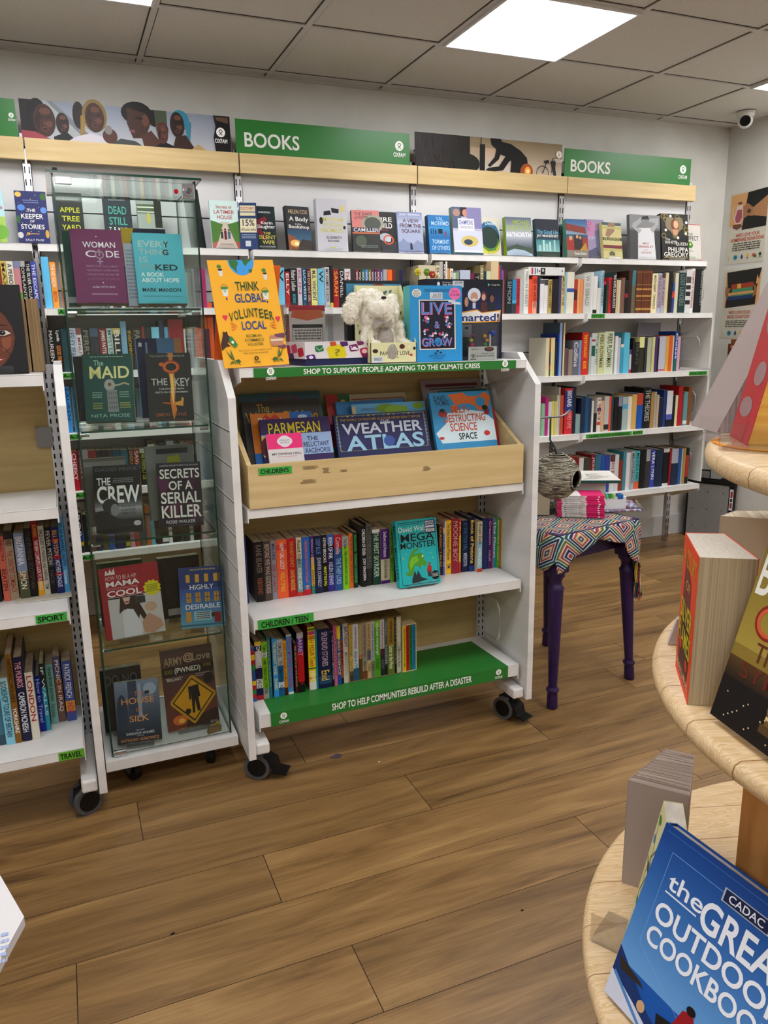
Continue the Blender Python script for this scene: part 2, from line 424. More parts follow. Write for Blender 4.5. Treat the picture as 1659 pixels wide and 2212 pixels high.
# the panel at the right edge stops at the wall
# ---- floor of oak laminate planks
m, nt, N, L, b = nodes('oak_laminate')
ap = N.new('ShaderNodeAttribute'); ap.attribute_name = 'grain'
mp = N.new('ShaderNodeMapping'); mp.inputs['Scale'].default_value = (1.0, 9, 1)
L.new(ap.outputs['Vector'], mp.inputs[0])
n1 = N.new('ShaderNodeTexNoise'); n1.inputs['Scale'].default_value = 1.5; n1.inputs['Detail'].default_value = 8; n1.inputs['Roughness'].default_value = .62; n1.inputs['Distortion'].default_value = 1.0
L.new(mp.outputs[0], n1.inputs['Vector'])
cr = N.new('ShaderNodeValToRGB'); E_ = cr.color_ramp.elements
E_[0].position = .27; E_[0].color = lin('#503a22'); E_[1].position = .74; E_[1].color = lin('#a98756')
e = E_.new(.40); e.color = lin('#785a34'); e = E_.new(.55); e.color = lin('#8f6e43')
L.new(n1.outputs['Fac'], cr.inputs[0])
mp2 = N.new('ShaderNodeMapping'); mp2.inputs['Scale'].default_value = (5, 160, 1); L.new(ap.outputs['Vector'], mp2.inputs[0])
n2 = N.new('ShaderNodeTexNoise'); n2.inputs['Scale'].default_value = 1.2; n2.inputs['Detail'].default_value = 5; L.new(mp2.outputs[0], n2.inputs['Vector'])
mx = N.new('ShaderNodeMix'); mx.data_type = 'RGBA'; mx.blend_type = 'MULTIPLY'; mx.inputs[0].default_value = .40
c2 = N.new('ShaderNodeValToRGB'); c2.color_ramp.elements[0].position = .35; c2.color_ramp.elements[0].color = (.62, .58, .52, 1); c2.color_ramp.elements[1].position = .6; c2.color_ramp.elements[1].color = (1.1, 1.1, 1.1, 1)
L.new(n2.outputs['Fac'], c2.inputs[0]); L.new(cr.outputs[0], mx.inputs[6]); L.new(c2.outputs[0], mx.inputs[7])
# knots
mp3 = N.new('ShaderNodeMapping'); mp3.inputs['Scale'].default_value = (1.4, 4.2, 1); L.new(ap.outputs['Vector'], mp3.inputs[0])
vo = N.new('ShaderNodeTexVoronoi'); vo.inputs['Scale'].default_value = 1.3; L.new(mp3.outputs[0], vo.inputs['Vector'])
ck = N.new('ShaderNodeValToRGB'); ck.color_ramp.elements[0].position = .02; ck.color_ramp.elements[0].color = (.35, .28, .22, 1); ck.color_ramp.elements[1].position = .13; ck.color_ramp.elements[1].color = (1, 1, 1, 1)
L.new(vo.outputs['Distance'], ck.inputs[0])
mx2 = N.new('ShaderNodeMix'); mx2.data_type = 'RGBA'; mx2.blend_type = 'MULTIPLY'; mx2.inputs[0].default_value = .8
L.new(mx.outputs[2], mx2.inputs[6]); L.new(ck.outputs[0], mx2.inputs[7])
at_ = N.new('ShaderNodeAttribute'); at_.attribute_name = 'tone'
hs = N.new('ShaderNodeHueSaturation'); L.new(mx2.outputs[2], hs.inputs['Color']); L.new(at_.outputs['Fac'], hs.inputs['Value'])
L.new(hs.outputs[0], b.inputs['Base Color']); b.inputs['Roughness'].default_value = .42; b.inputs['Specular IOR Level'].default_value = .45
bp = N.new('ShaderNodeBump'); bp.inputs['Strength'].default_value = .12; bp.inputs['Distance'].default_value = .001; L.new(n2.outputs['Fac'], bp.inputs['Height']); L.new(bp.outputs[0], b.inputs['Normal'])
OAK = m
PW, PL, PY = .198, 1.36, -1.8097
joints = {0: [.0819-.0, None], 1: [.891], 2: [.3778], 3: [-.1028, 1.257], 4: [.4907]}
me = bpy.data.meshes.new('floor'); vv = []; ff = []; gr = []; tn = []; mi_ = []
vv += [(X0, Y0, -.001), (X1, Y0, -.001), (X1, Y1, -.001), (X0, Y1, -.001)]; ff.append((0, 1, 2, 3)); mi_.append(1); gr += [(0, 0, 0)]*4; tn += [1.0]*4
rnd = random.Random(11)
for k in range(-11, 34):
    ya, yb = PY-PW*k, PY-PW*(k+1)
    if yb < Y0 or ya > Y1+PW: continue
    j = joints.get(k); off = j[0] if j else rnd.uniform(0, PL)
    if k == 4: off = .4907
    if k == 5: off = 1.02
    if k == -1: off = .62
    x = off-PL*6
    while x < X1:
        xa, xb = max(x, X0), min(x+PL, X1)
        if xb > xa+.01:
            g = .0010; o_ = len(vv); y1_ = min(ya, Y1)
            vv += [(xa+g, yb+g*.8, 0), (xb-g, yb+g*.8, 0), (xb-g, y1_-g*.8, 0), (xa+g, y1_-g*.8, 0)]
            ff.append((o_, o_+1, o_+2, o_+3)); mi_.append(0)
            sx, sy = rnd.uniform(0, 90), rnd.uniform(0, 90); sg = rnd.choice((-1, 1))
            gr += [(p[0]*sg+sx, p[1]+sy, 0) for p in vv[-4:]]; t_ = rnd.uniform(.86, 1.08); tn += [t_]*4
        x += PL
me.from_pydata(vv, [], ff); me.materials.append(OAK); me.materials.append(mat('#2b1d12', .8)); me.polygons.foreach_set('material_index', mi_)
a = me.attributes.new('grain', 'FLOAT_VECTOR', 'POINT'); a.data.foreach_set('vector', [c for p in gr for c in p])
a = me.attributes.new('tone', 'FLOAT', 'POINT'); a.data.foreach_set('value', tn)
fl = bpy.data.objects.new('floor', me); COL.objects.link(fl); struct(fl)
for (u, v, s_, c_, lb) in ((726, 1634, .018, '#56505a', 'grey smudge of fluff on the floor under the front shelf'), (819, 1646, .003, '#e8e8e4', 'tiny white paper fleck on the floor below the green shelf'), (374, 2017, .004, '#1c1512', 'tiny dark crumb on the plank at bottom left'), (1128, 1967, .004, '#1c1512', 'tiny dark crumb near the round display foot'), (176, 1762, .014, '#5e5a58', 'grey dust fluff beside the left caster')):
    p = at(u, v, z=0); rr = random.Random(u)
    pts = [(math.cos(2*PI*i/9)*s_*rr.uniform(.5, 1.3)*1.4, math.sin(2*PI*i/9)*s_*rr.uniform(.4, .9)) for i in range(9)]
    o = MB().prism(pts, 'z', 0, .0015, c_).build('floor_debris', loc=(p.x, p.y, 0.0002)); tag(o, lb, 'debris')
# ================================================================ WALL SHELVING
PX = [-.967, -.05, .866, 1.783, 2.70, 3.62]      # upright centres
YP = -.15
baynm = ['far left bay', 'second bay behind the glass cabinet', 'bay behind the yellow poster', 'bay behind the puzzle boxes', 'far right bay']
for i in range(5):
    m_ = MB(); xa, xb = PX[i]+.018, PX[i+1]-.018
    for z0, z1 in ((.32, .62), (.626, .94), (.946, 1.26), (1.266, 1.59), (1.596, 1.925), (1.931, 2.30)):
        m_.box(xa, -.142, z0, xb, -.122, z1, SLAT)
        m_.box(xa, -.128, z1, xb, -.118, z1+.008, mat('#55534f', .8))
    tag(m_.build('wall_panel'), 'pale grey slatted back panel of the '+baynm[i], 'wall panel', 'slatted back panels')
def slotted(name, x, y, z0, z1, w_, m, label, parent=None, pitch=.05, cols=(-.3, .3)):
    mb = MB(); mb.box(x-w_/2, y, z0, x+w_/2, y+.028, z1, m)
    z = z0+.03; D = mat('#0e0e0e', .9)
    while z < z1-.03:
        for c in cols: mb.box(x+c*w_-.0022, y-.0006, z, x+c*w_+.0022, y+.004, z+pitch*.56, D)
        z += pitch
    o = mb.build(name, parent)
    if label: tag(o, label, 'upright', 'slotted shelf uprights')
    return o
upl = ['left of the frame', 'beside the navy book with gold stars', 'left of the yellow poster', 'behind the white plush dog', 'beside the dark blue city skyline paperback', 'at the right end of the wall shelving']
for i, x in enumerate(PX): slotted('shelf_upright', x, YP-.004, 0, 2.24, .03, CHROME, 'chrome slotted wall upright '+upl[i])
# fascia boards and signs
ZF0, ZF1 = 2.127, 2.2135
fas = ['under the green sign cut by the left edge', 'under the photo of singing women', 'under the left BOOKS sign', 'under the photo of a bending man', 'under the right BOOKS sign']
for i in range(5):
    tag(MB().box(PX[i]+.003, -.205, ZF0, PX[i+1]-.003, -.185, ZF1, MAPLE).build('fascia_board', bevel=.001), 'pale maple fascia board '+fas[i], 'fascia board', 'maple fascia boards')
def oxf(cx, cy, r, asp, fg, bg, word=True, wcol=None):
    e = [('E', cx, cy, r, r*asp, fg, 24), ('O', cx, cy-.22*r*asp, .42*r, .40*r*asp, .38, bg), ('L', [(cx-.38*r, cy+.62*r*asp), (cx+.1*r, cy+.12*r*asp)], .16*r*1.2, bg), ('L', [(cx+.38*r, cy+.62*r*asp), (cx-.1*r, cy+.12*r*asp)], .16*r*1.2, bg)]
    if word: e.append(('T', cx-1.4*r, cy+1.35*r*asp, cx+1.4*r, cy+2.25*r*asp, 'OXFAM', wcol or fg, .03))
    return e
def sign(u0, u1, vtop_l, art, label, base='#35803a', bm=None):
    y = -.180; xa, xb = xat(u0, y, 2.30), xat(u1, y, 2.30); zt = zat(vtop_l, xa, y); zb = ZF1-.03
    w_, h = xb-xa, zt-zb; t = thing('hanging_sign', label, 'sign', (xa, y, zb), group='signs above the shelves')
    m_ = MB(); m_.box(0, 0, 0, w_, .006, h, bm or mat(base, .32)); vis = (zt-ZF1)/h
    Art(m_, lambda u, v, k: (u*w_, -EPS*k, h-v*vis*h)).draw(art(w_/(vis*h))); m_.build('sign_board', t); return t
def art_books(asp):
    return [('T', .045, .36, .345, .78, 'BOOKS', '#e9e9e4', .035)]+oxf(.935, .40, .026, asp, '#f1f1ee', '#35803a')
def art_green(asp):
    return oxf(.955, .42, .024, asp, '#f1f1ee', '#35803a')
def art_women(asp):
    sk, sk2, dk = '#4a2f26', '#6b4638', '#1d1715'
    def face(cx, cy, rx, ry, c=sk):
        return [('E', cx, cy, rx, ry, c), ('P', [(cx-.9*rx, cy), (cx-.3*rx, cy-.8*ry), (cx-.5*rx, cy+.7*ry)], '#38231c'), ('E', cx+.1*rx, cy-.55*ry, .5*rx, .2*ry, sk2), ('E', cx+.4*rx, cy+.2*ry, .3*rx, .2*ry, sk2), ('L', [(cx-.5*rx, cy-.2*ry), (cx-.1*rx, cy-.17*ry)], .05*ry, dk), ('L', [(cx+.2*rx, cy-.17*ry), (cx+.6*rx, cy-.22*ry)], .05*ry, dk), ('P', [(cx-.02*rx, cy-.05*ry), (cx+.12*rx, cy+.25*ry), (cx-.12*rx, cy+.25*ry)], sk2), ('E', cx, cy+.52*ry, .34*rx, .15*ry, '#6a3c38'), ('E', cx, cy+.52*ry, .2*rx, .07*ry, '#2a1614')]
    e = [('G', 0, 0, 1, 1, '#8d95a4', '#b9bcc2', 8), ('R', 0, 0, .06, 1, '#23201f'), ('P', [(.06, 0), (.12, 0), (.31, 1), (.2, 1)], '#a9adb0'), ('P', [(.12, 0), (.145, 0), (.35, 1), (.3, 1)], '#7f868c'), ('R', 0, .85, .1, 1, '#a8606a')]
    e += [('E', .075, .45, .05, .5, '#181413')]+face(.105, .5, .05, .42)+[('P', [(0, .78), (.06, .8), (.14, 1), (0, 1)], '#a04a58')]
    e += face(.185, .55, .03, .28, '#2d211c')+[('P', [(.14, .9), (.2, .75), (.25, 1), (.14, 1)], '#1e1c22')]
    e += [('E', .262, .3, .028, .35, '#241a17'), ('E', .335, .28, .058, .42, '#8a7340'), ('P', [(.27, .3), (.29, .3), (.28, .95), (.262, .9)], '#9a8040')]+face(.335, .33, .045, .38)
    e += [('P', [(.2, 1), (.24, .86), (.31, .74), (.39, .84), (.44, 1)], '#c9c6cf'), ('E', .40, .78, .035, .2, '#5a3a2e'), ('E', .395, .62, .018, .12, '#8a8480'), ('P', [(.4, 1), (.45, .82), (.52, .86), (.56, 1)], '#4a4f4c')]
    e += [('R', .605, .0, .68, .42, '#4b5540'), ('E', .535, .12, .075, .3, '#14110f'), ('P', [(.485, .0), (.57, 0), (.6, .35), (.57, .75), (.51, .78), (.495, .55), (.485, .4), (.49, .2)], sk), ('E', .575, .3, .018, .16, sk2), ('P', [(.5, .0), (.62, .0), (.625, .45), (.60, .4), (.585, .12)], '#161210'), ('P', [(.55, .7), (.6, .55), (.63, .75), (.72, 1), (.56, 1)], '#573a2e'), ('E', .545, .25, .02, .03, dk), ('P', [(.49, .58), (.52, .56), (.52, .66)], '#85505a')]
    e += [('P', [(.60, 1), (.66, .82), (.75, 1)], '#15161a'), ('E', .655, .5, .03, .2, '#5a2f24')]+face(.655, .62, .026, .26, '#5b3b30')
    e += [('E', .745, .2, .045, .26, '#3c88a0'), ('P', [(.77, .2), (.80, .25), (.79, .75), (.775, .7)], '#3c88a0')]+face(.73, .34, .036, .34, '#33231d')+[('P', [(.72, .65), (.77, .6), (.80, .85), (.82, 1), (.7, 1)], '#402a22'), ('P', [(.79, 1), (.83, .82), (.88, 1)], '#b59a72')]
    e += [('P', [(.915, 0), (1, 0), (1, 1), (.92, 1), (.912, .6), (.925, .3)], '#151214'), ('P', [(.925, .04), (.99, .04), (.99, .2), (.93, .13)], '#6a5240')]
    return e+oxf(.95, .45, .023, asp, '#f4f4f2', '#1b181a')
def art_man(asp):
    e = [('G', 0, 0, 1, 1, '#86755a', '#cdbfae', 10), ('G', .36, .3, .7, 1, '#b8a288', '#d0c6bc', 6)]
    rnd = random.Random(3)
    e += [('R', 0, 0, .355, 1, '#1d1511')]
    for i in range(60):
        x, y = rnd.uniform(0, .33), rnd.uniform(0, .95); e.append(('L', [(x, y), (x+rnd.uniform(-.012, .012), min(1, y+rnd.uniform(.05, .3)))], .0035, rnd.choice(['#3a2416', '#4b2e1a', '#2a1b12', '#593a24', '#26201a'])))
    e += [('E', .33, .8, .09, .3, '#1a1d12'), ('R', .42, .2, .455, 1, '#151314'), ('R', .425, 0, .43, .3, '#151314')]
    for i in range(7): e.append(('L', [(.36+i*.011, .15), (.362+i*.011, .95)], .0012, '#2a2725'))
    e += [('P', [(.49, 0), (.56, 0), (.57, .08), (.63, .12), (.70, .3), (.745, .5), (.755, .75), (.755, 1), (.63, 1), (.635, .6), (.62, .65), (.58, .92), (.5, 1), (.46, .95), (.48, .88), (.55, .82), (.595, .5), (.56, .45), (.55, .6), (.49, .85), (.475, .8), (.52, .55), (.53, .3), (.5, .2)], '#121011')]
    e += [('E', .745, .92, .045, .25, '#a8561e'), ('E', .752, .9, .022, .14, '#f0a848'), ('E', .754, .9, .01, .06, '#ffe9b0')]
    e += [('O', .86, .93, .045, .045*asp, .09, '#2c1714')]
    for i in range(8):
        a_ = PI*i/8; e.append(('L', [(.86+.043*math.cos(a_), .93-.043*asp*math.sin(a_)), (.86, .93)], .001, '#33231f'))
    e += [('L', [(.86, .93), (.885, .6), (.93, .62), (.925, .9)], .006, '#141213'), ('P', [(.865, .55), (.90, .5), (.905, .6), (.875, .62)], '#141213'), ('P', [(.915, .55), (.955, .5), (.95, .74), (.925, .76)], '#1b1a1a'), ('L', [(.92, .62), (.93, .45), (.96, .42), (.99, .22)], .006, '#141213'), ('L', [(.94, .74), (.95, 1)], .02, '#141213')]
    return e+oxf(.975, .32, .02, asp, '#e9e4da', '#6b6052')
sign(-210, 34.5, 192, art_green, 'green sign with white ribbon logo cut off by the left edge')
sign(43.5, 497, 212, art_women, 'long photo banner of women singing and holding a microphone', bm=mat('#8d95a4', .4))
sign(509, 885, 255.5, art_books, 'left green BOOKS sign above the yellow poster')
sign(896.7, 1213.5, 284, art_man, 'photo banner of a man bending beside a bicycle at sunset', bm=mat('#2a211a', .4))
sign(1220, 1492, 320, art_books, 'right green BOOKS sign near the dome camera')
# shelves
def label_strip(parent, x0, y, z0, x1, z1, text, c='#4aa23c', pad=.06, tz=(.15, .85)):
    m_ = MB(); w_, h = x1-x0, z1-z0
    m_.box(x0, y-.0012, z0, x1, y, z1, mat(c, .5))
    if text: Art(m_, lambda u, v, k: (x0+u*w_, y-.0013-EPS*k, z1-v*h)).draw([('T', pad, tz[0], 1-pad, tz[1], text, '#0f160d', .05)])
    return m_.build('shelf_label', parent)
def wall_shelf(i, z, yf, label, depth_back=-.12, lb=None):
    xa, xb = PX[i]+.012, PX[i+1]-.012
    t = thing('wall_shelf', label, 'shelf', (0, 0, 0), group='white wall shelves')
    m_ = MB(); m_.box(xa, yf, z-.003, xb, depth_back-.024, z, WHITE); m_.box(xa, yf, z-.030, xb, yf+.0015, z-.0005, WHITE); m_.box(xa, yf+.03, z-.014, xb, yf+.032, z-.003, WHITE)
    m_.build('shelf_board', t, bevel=.0012)
    for sx in (xa-.001, xb-.002):
        m_ = MB(); m_.prism([(yf-.001, z-.004), (yf-.001, z-.040), (yf+.012, z-.046), (-.20, z-.115), (-.17, z-.115), (-.17, z-.004)], 'x', sx, sx+.003, WHITE); m_.build('bracket', t)
    for q in (lb or []): label_strip(t, q[0], yf, z-.026, q[1], z-.004, q[2])
    return t
ZR = {'a': 1.772, 'b': 1.474, 'c': 1.137, 'd': .806, 'e': .440}
nmr = {'a': 'top face-out shelf of the ', 'b': 'second shelf of the ', 'c': 'third shelf of the ', 'd': 'fourth shelf of the ', 'e': 'lowest shelf of the '}
tags_ = {('b', 4): [(2.735, 2.825, 'HISTORY')], ('c', 4): [(3.46, 3.60, 'SOCIAL SCIENCES')], ('d', 4): [(2.735, 3.06, 'CLASSIC FICTION & REFERENCE'), (3.065, 3.14, 'POETRY')]}
for i in (3, 4):
    for k in 'abcde': wall_shelf(i, ZR[k], -.345 if k == 'a' else -.42, 'white metal shelf, '+nmr[k]+baynm[i], lb=tags_.get((k, i)))
ZL = [1.772, 1.508, 1.242, .978, .718, .430]
nml = ['top face-out', 'second', 'third', 'fourth', 'fifth', 'lowest']
for i in (0, 1, 2):
    for k, z in enumerate(ZL):
        lb = None
        if i == 1 and k: lb = [(0.0+.012*(k == 1), .055+.012*(k == 1), 'A-Z')]+([(.075, .12, 'FIC')] if k == 1 else [])
        if i == 2 and k == 1: lb = [(.90, .93, 'N')]
        wall_shelf(i, z, -.345 if k == 0 else -.42, 'white metal shelf, '+nml[k]+' shelf of the '+baynm[i], lb=lb)
# side cheeks and wire ends at the right end
for k in 'bcd':
    z = ZR[k]
    z2 = {'b': ZR['c'], 'c': ZR['d'], 'd': ZR['e']}[k]
    m_ = MB(); ya, yb = -.40, -.135
    m_.prism([(yb, z2+.01), (yb, z-.12), (yb-.06, z-.045), (ya, z-.045), (ya, z2+.01)], 'x', 3.628, 3.640, WALL)
    if k != 'b': pass
    tag(m_.build('end_cheek'), 'white chamfered end panel below the %s shelf at the right end' % {'b': 'second', 'c': 'third', 'd': 'fourth'}[k], 'end panel')
for k, ln in (('b', 'history shelf'), ('c', 'social sciences shelf'), ('d', 'poetry shelf'), ('e', 'lowest right shelf')):
    z = ZR[k]; x = 3.606
    p = [(x, -.15, z+.20), (x, -.31, z+.20), (x, -.335, z+.175), (x, -.335, z+.085), (x, -.31, z+.06), (x, -.15, z+.06)]
    tag(MB().tube(p, .003, mat('#dcdad2', .4), 6).build('wire_bookend'), 'white bent wire bookend at the right end of the '+ln, 'bookend', 'wire bookends')
p = [(2.62, -.15, ZR['c']+.18), (2.62, -.35, ZR['c']+.18), (2.62, -.365, ZR['c']+.16), (2.62, -.365, ZR['c']+.06), (2.62, -.35, ZR['c']+.05), (2.62, -.15, ZR['c']+.05)]
x_ = xat(1240, -.37, 1.25)
p = [(x_, q[1], q[2]) for q in p]
tag(MB().tube(p, .0035, mat('#dcdad2', .4), 6).build('wire_bookend'), 'white wire bookend beside the red psychology book', 'bookend', 'wire bookends')
# small side shelf with books? ---- dome camera
c = at(1610, 236, z=CEIL); t = thing('security_camera', 'white dome security camera on the ceiling in the right corner', 'camera', (3.83, -.33, CEIL-.006))
MB().cyl((0, 0, -.012), .052, .012, mat('#d9d9d7', .4)).cyl((0, 0, -.03), .045, .02, mat('#d9d9d7', .4), r2=.05).build('mount', t)
MB().ball((0, 0, -.045), .042, mat('#dededc', .35)).build('housing', t)
d = (CAM-Vector((3.83, -.33, CEIL-.05))).normalized(); m_ = MB(); q = d.to_track_quat('Z', 'Y').to_matrix().to_4x4(); m_.T = Matrix.Translation(Vector((0, 0, -.045))+d*.022) @ q
m_.cyl((0, 0, 0), .034, .018, mat('#dededc', .35), r2=.031).cyl((0, 0, .0181), .029, .002, mat('#060607', .15)).build('lens', t)
# ---- posters on the right wall
def wall_poster(label, y0, z1, w_, h, art, cat='poster', base='#cfcbbb'):
    t = thing('wall_poster', label, cat, (X1-.002, y0, z1-h), group='posters on the right wall')
    m_ = MB(); m_.box(0, -w_, 0, .0015, 0, h, mat(base, .45)); Art(m_, lambda u, v, k: (-EPS*k*2, -u*w_, h*(1-v))).draw(art); m_.build('print', t)
def icons(y):
    e = []
    e += [('E', .26, y, .055, .036, '#3f8fc0'), ('P', [(.23, y-.02), (.27, y-.025), (.29, y), (.26, y+.025), (.24, y)], '#2f7d46')]
    e += [('P', [(.43, y-.045), (.46, y), (.45, y+.03), (.41, y+.03), (.40, y)], '#23467a')]
    e += [('E', .58, y-.01, .035, .028, '#e4b04a'), ('R', .57, y+.015, .59, y+.035, '#3a352c')]
    e += [('R', .70, y-.03, .78, y+.01, '#c85a48'), ('R', .74, y-.01, .81, y+.025, '#3c6a3c')]
    e += [('E', .90, y-.012, .035, .026, '#2c5a36'), ('T', .86, y+.022, .95, y+.038, 'OXFAM', '#2c5a36')]
    e += [('L', [(.08, y-.02), (.08, y+.04)], .008, '#8d8a7e')]
    return e
A1 = [('P', [(.03, .03), (.46, .02), (.36, .50), (.03, .46)], '#d7a873'), ('P', [(.46, .02), (.98, 0), (.98, .52), (.36, .53)], '#242321'),
      ('P', [(.20, .18), (.34, .18), (.37, .36), (.31, .44), (.19, .44), (.13, .36)], '#dcc6c2'), ('P', [(.21, .24), (.33, .24), (.35, .36), (.29, .42), (.2, .42), (.16, .36)], '#a85c66'), ('E', .27, .15, .06, .02, '#7a4a40'), ('L', [(.13, .36), (.09, .28), (.10, .18)], .022, '#d8c8c0'),
      ('P', [(.36, .20), (.48, .17), (.62, .24), (.70, .30), (.62, .36), (.5, .34), (.38, .38)], '#a87a56'), ('P', [(.62, .24), (.98, .1), (.98, .4), (.64, .35)], '#b08560'), ('E', .52, .28, .05, .03, '#5a4434'), ('P', [(.12, .44), (.32, .44), (.38, .48), (.24, .52), (.13, .49)], '#7a5440'),
      ('T', .22, .575, .84, .625, "WE'D LOVE YOUR", '#c4523a', .03), ('T', .10, .64, .96, .69, 'HOMEWARE DONATIONS', '#c4523a', .03), ('S', .15, .71, .88, .83, 4, '#57544c')]+icons(.91)
wall_poster('donation poster of hands holding a patterned teapot, upper of two', -.054, 2.21, .30, .428, A1)
A2 = [('P', [(.06, .04), (.98, .01), (.96, .52), (.06, .56)], '#d7a873'), ('P', [(.08, .04), (.98, .01), (.90, .25), (.88, .52), (.09, .56), (.12, .3)], '#26241f'),
      ('P', [(.88, .10), (.95, .20), (.86, .24)], '#d7a873'), ('P', [(.22, .22), (.80, .20), (.80, .27), (.23, .29)], '#a8432c'), ('R', .38, .215, .48, .28, '#d8b450'), ('P', [(.25, .29), (.79, .27), (.79, .32), (.25, .34)], '#4f8f66'), ('P', [(.15, .34), (.82, .32), (.82, .36), (.15, .38)], '#caa06a'), ('P', [(.12, .38), (.8, .36), (.8, .39), (.12, .41)], '#4a7a5c'), ('P', [(.11, .40), (.79, .38), (.79, .43), (.11, .45)], '#27406e'),
      ('P', [(.07, .25), (.22, .28), (.14, .36), (.12, .44), (.06, .35)], '#9c6e4c'), ('P', [(.80, .22), (.90, .28), (.88, .38), (.80, .42), (.83, .3)], '#9c6e4c'),
      ('T', .20, .60, .78, .65, "WE'D LOVE YOUR", '#c4523a', .03), ('T', .18, .665, .78, .715, 'BOOK DONATIONS', '#c4523a', .03), ('S', .13, .745, .84, .85, 4, '#57544c')]+icons(.93)
wall_poster('donation poster of hands holding a stack of books, lower of two', -.053, 1.749, .30, .428, A2)
A3 = [('R', .04, .02, .96, .42, '#7a1f2e'), ('E', .4, .16, .14, .07, '#3a2018'), ('P', [(.2, .42), (.3, .24), (.55, .24), (.7, .42)], '#d8d8e0'), ('R', 0, .44, 1, .62, '#8cae2a'), ('T', .1, .5, .9, .57, 'DONATE', '#2a3a10', .03), ('R', 0, .64, 1, 1, '#27401c'), ('O', .5, .82, .26, .14, .2, '#9dbf3a')]
wall_poster('small green and red flyer on the wall behind the hanging denim', -.13, 1.285, .115, .178, A3, 'flyer', '#8cae2a')
# ================================================================ WHEELED DISPLAY SHELVES
SLOTW = noisy('white_slotted', '#b9b9bb', '#cfcfd0', (10, 10, 10), 4, .4)
def caster(parent, x, y, ang, brake=True, r=.042):
    c_ = bpy.data.objects.new('caster', None); COL.objects.link(c_); c_.parent = parent; c_.location = (x, y, 0); c_.rotation_euler = (0, 0, R(ang))
    for s in (-1, 1):
        m_ = MB(); x0 = s*.020
        m_.cyl((x0-.009, 0, r), r, .018, GREYR, 'x', 28); m_.cyl((x0-.0096, 0, r), r*.74, .0192, mat('#101011', .35), 'x', 24)
        m_.build('wheel', c_, bevel=.002)
    m_ = MB(); m_.cyl((-.011, 0, r), r*.80, .022, mat('#1b1b1c', .5), 'x', 20); m_.box(-.014, -.03, r*.9, .014, .03, r*1.9, mat('#1b1b1c', .5)); m_.cyl((0, 0, r*1.85), .014, .102-r*1.85, mat('#2a2a2b', .5)); m_.build('caster_body', c_, bevel=.003)
    if brake:
        m_ = MB(); m_.prism([(-.02, r*1.9), (-.055, r*1.45), (-.062, r*.75), (-.095, r*.62), (-.095, r*.50), (-.05, r*.58), (-.045, r*1.3), (-.02, r*1.6)], 'x', -.026, .026, mat('#161617', .45)); m_.build('brake_lever', c_, bevel=.002)
    return c_
def gondola(label, x0, x1, left_outer=None, back_to=-1.24):
    t = thing('display_trolley', label, 'shelving unit', (0, 0, 0))
    yf, yb, ym = -1.88, back_to, -1.56
    prof = [(yf, .095), (yf, 1.215), (yf+.115, 1.315), (yb-.115, 1.315), (yb, 1.215), (yb, .095)]
    for k, (xa, xb) in enumerate(((x0-.022, x0), (x1, x1+.022))):
        m_ = MB(); m_.prism(prof, 'x', xa, xb, WHITEP)
        if k == 0 and left_outer:
            z = .20
            while z < 1.15:
                m_.box(xa-.0006, yf+.002, z, xa+.002, yb-.002, z+.0035, mat('#4a4a4c', .6)); m_.box(xa-.0008, yf+.002, z+.0035, xa+.002, yb-.002, z+.006, mat('#f0f0f0', .3)); z += .102
        m_.build('end_panel', t, bevel=.0015)
    m_ = MB(); m_.box(x0, ym, .20, x1, ym+.012, 1.27, MAPLEV); m_.build('back_panel', t)
    for x in (x0+.016, x1-.016): slotted('slotted_upright', x, ym-.012, .07, 1.31, .030, SLOTW, None, t, pitch=.026, cols=(-.28, .28))
    for x in (x0+.025, x1-.025): MB().box(x-.022, yf+.012, .10, x+.022, yb-.012, .138, WHITE).build('foot_bar', t, bevel=.006)
    return t
def gshelf(t, x0, x1, z, yf=-1.85, th=.032, name='shelf'):
    m_ = MB(); m_.box(x0, yf, z-.003, x1, -1.562, z, WHITE); m_.box(x0, yf, z-th, x1, yf+.0018, z-.0005, WHITE)
    for sx in (x0, x1-.003): m_.prism([(yf-.001, z), (yf-.001, z-th-.012), (yf+.02, z-th-.016), (-1.575, z-th-.07), (-1.575, z)], 'x', sx-.001 if sx == x0 else sx+.001, sx+.002 if sx == x0 else sx+.004, WHITE)
    o = m_.build(name, t, bevel=.0012); return o
GX0, GX1 = .442, 1.424
g = gondola('white trolley of children\'s books with green slogan strips', GX0, GX1, True)
SX0, SX1 = GX0+.022, GX1-.018
gshelf(g, SX0, SX1, 1.293, th=.026); gshelf(g, SX0, SX1, .885, th=.028); gshelf(g, SX0, SX1, .541); gshelf(g, SX0, SX1, .226, th=.045)
caster(g, GX0+.022, -1.815, 58); caster(g, GX1-.030, -1.80, 22); caster(g, GX0+.030, -1.31, 10); caster(g, GX1-.030, -1.31, -10)
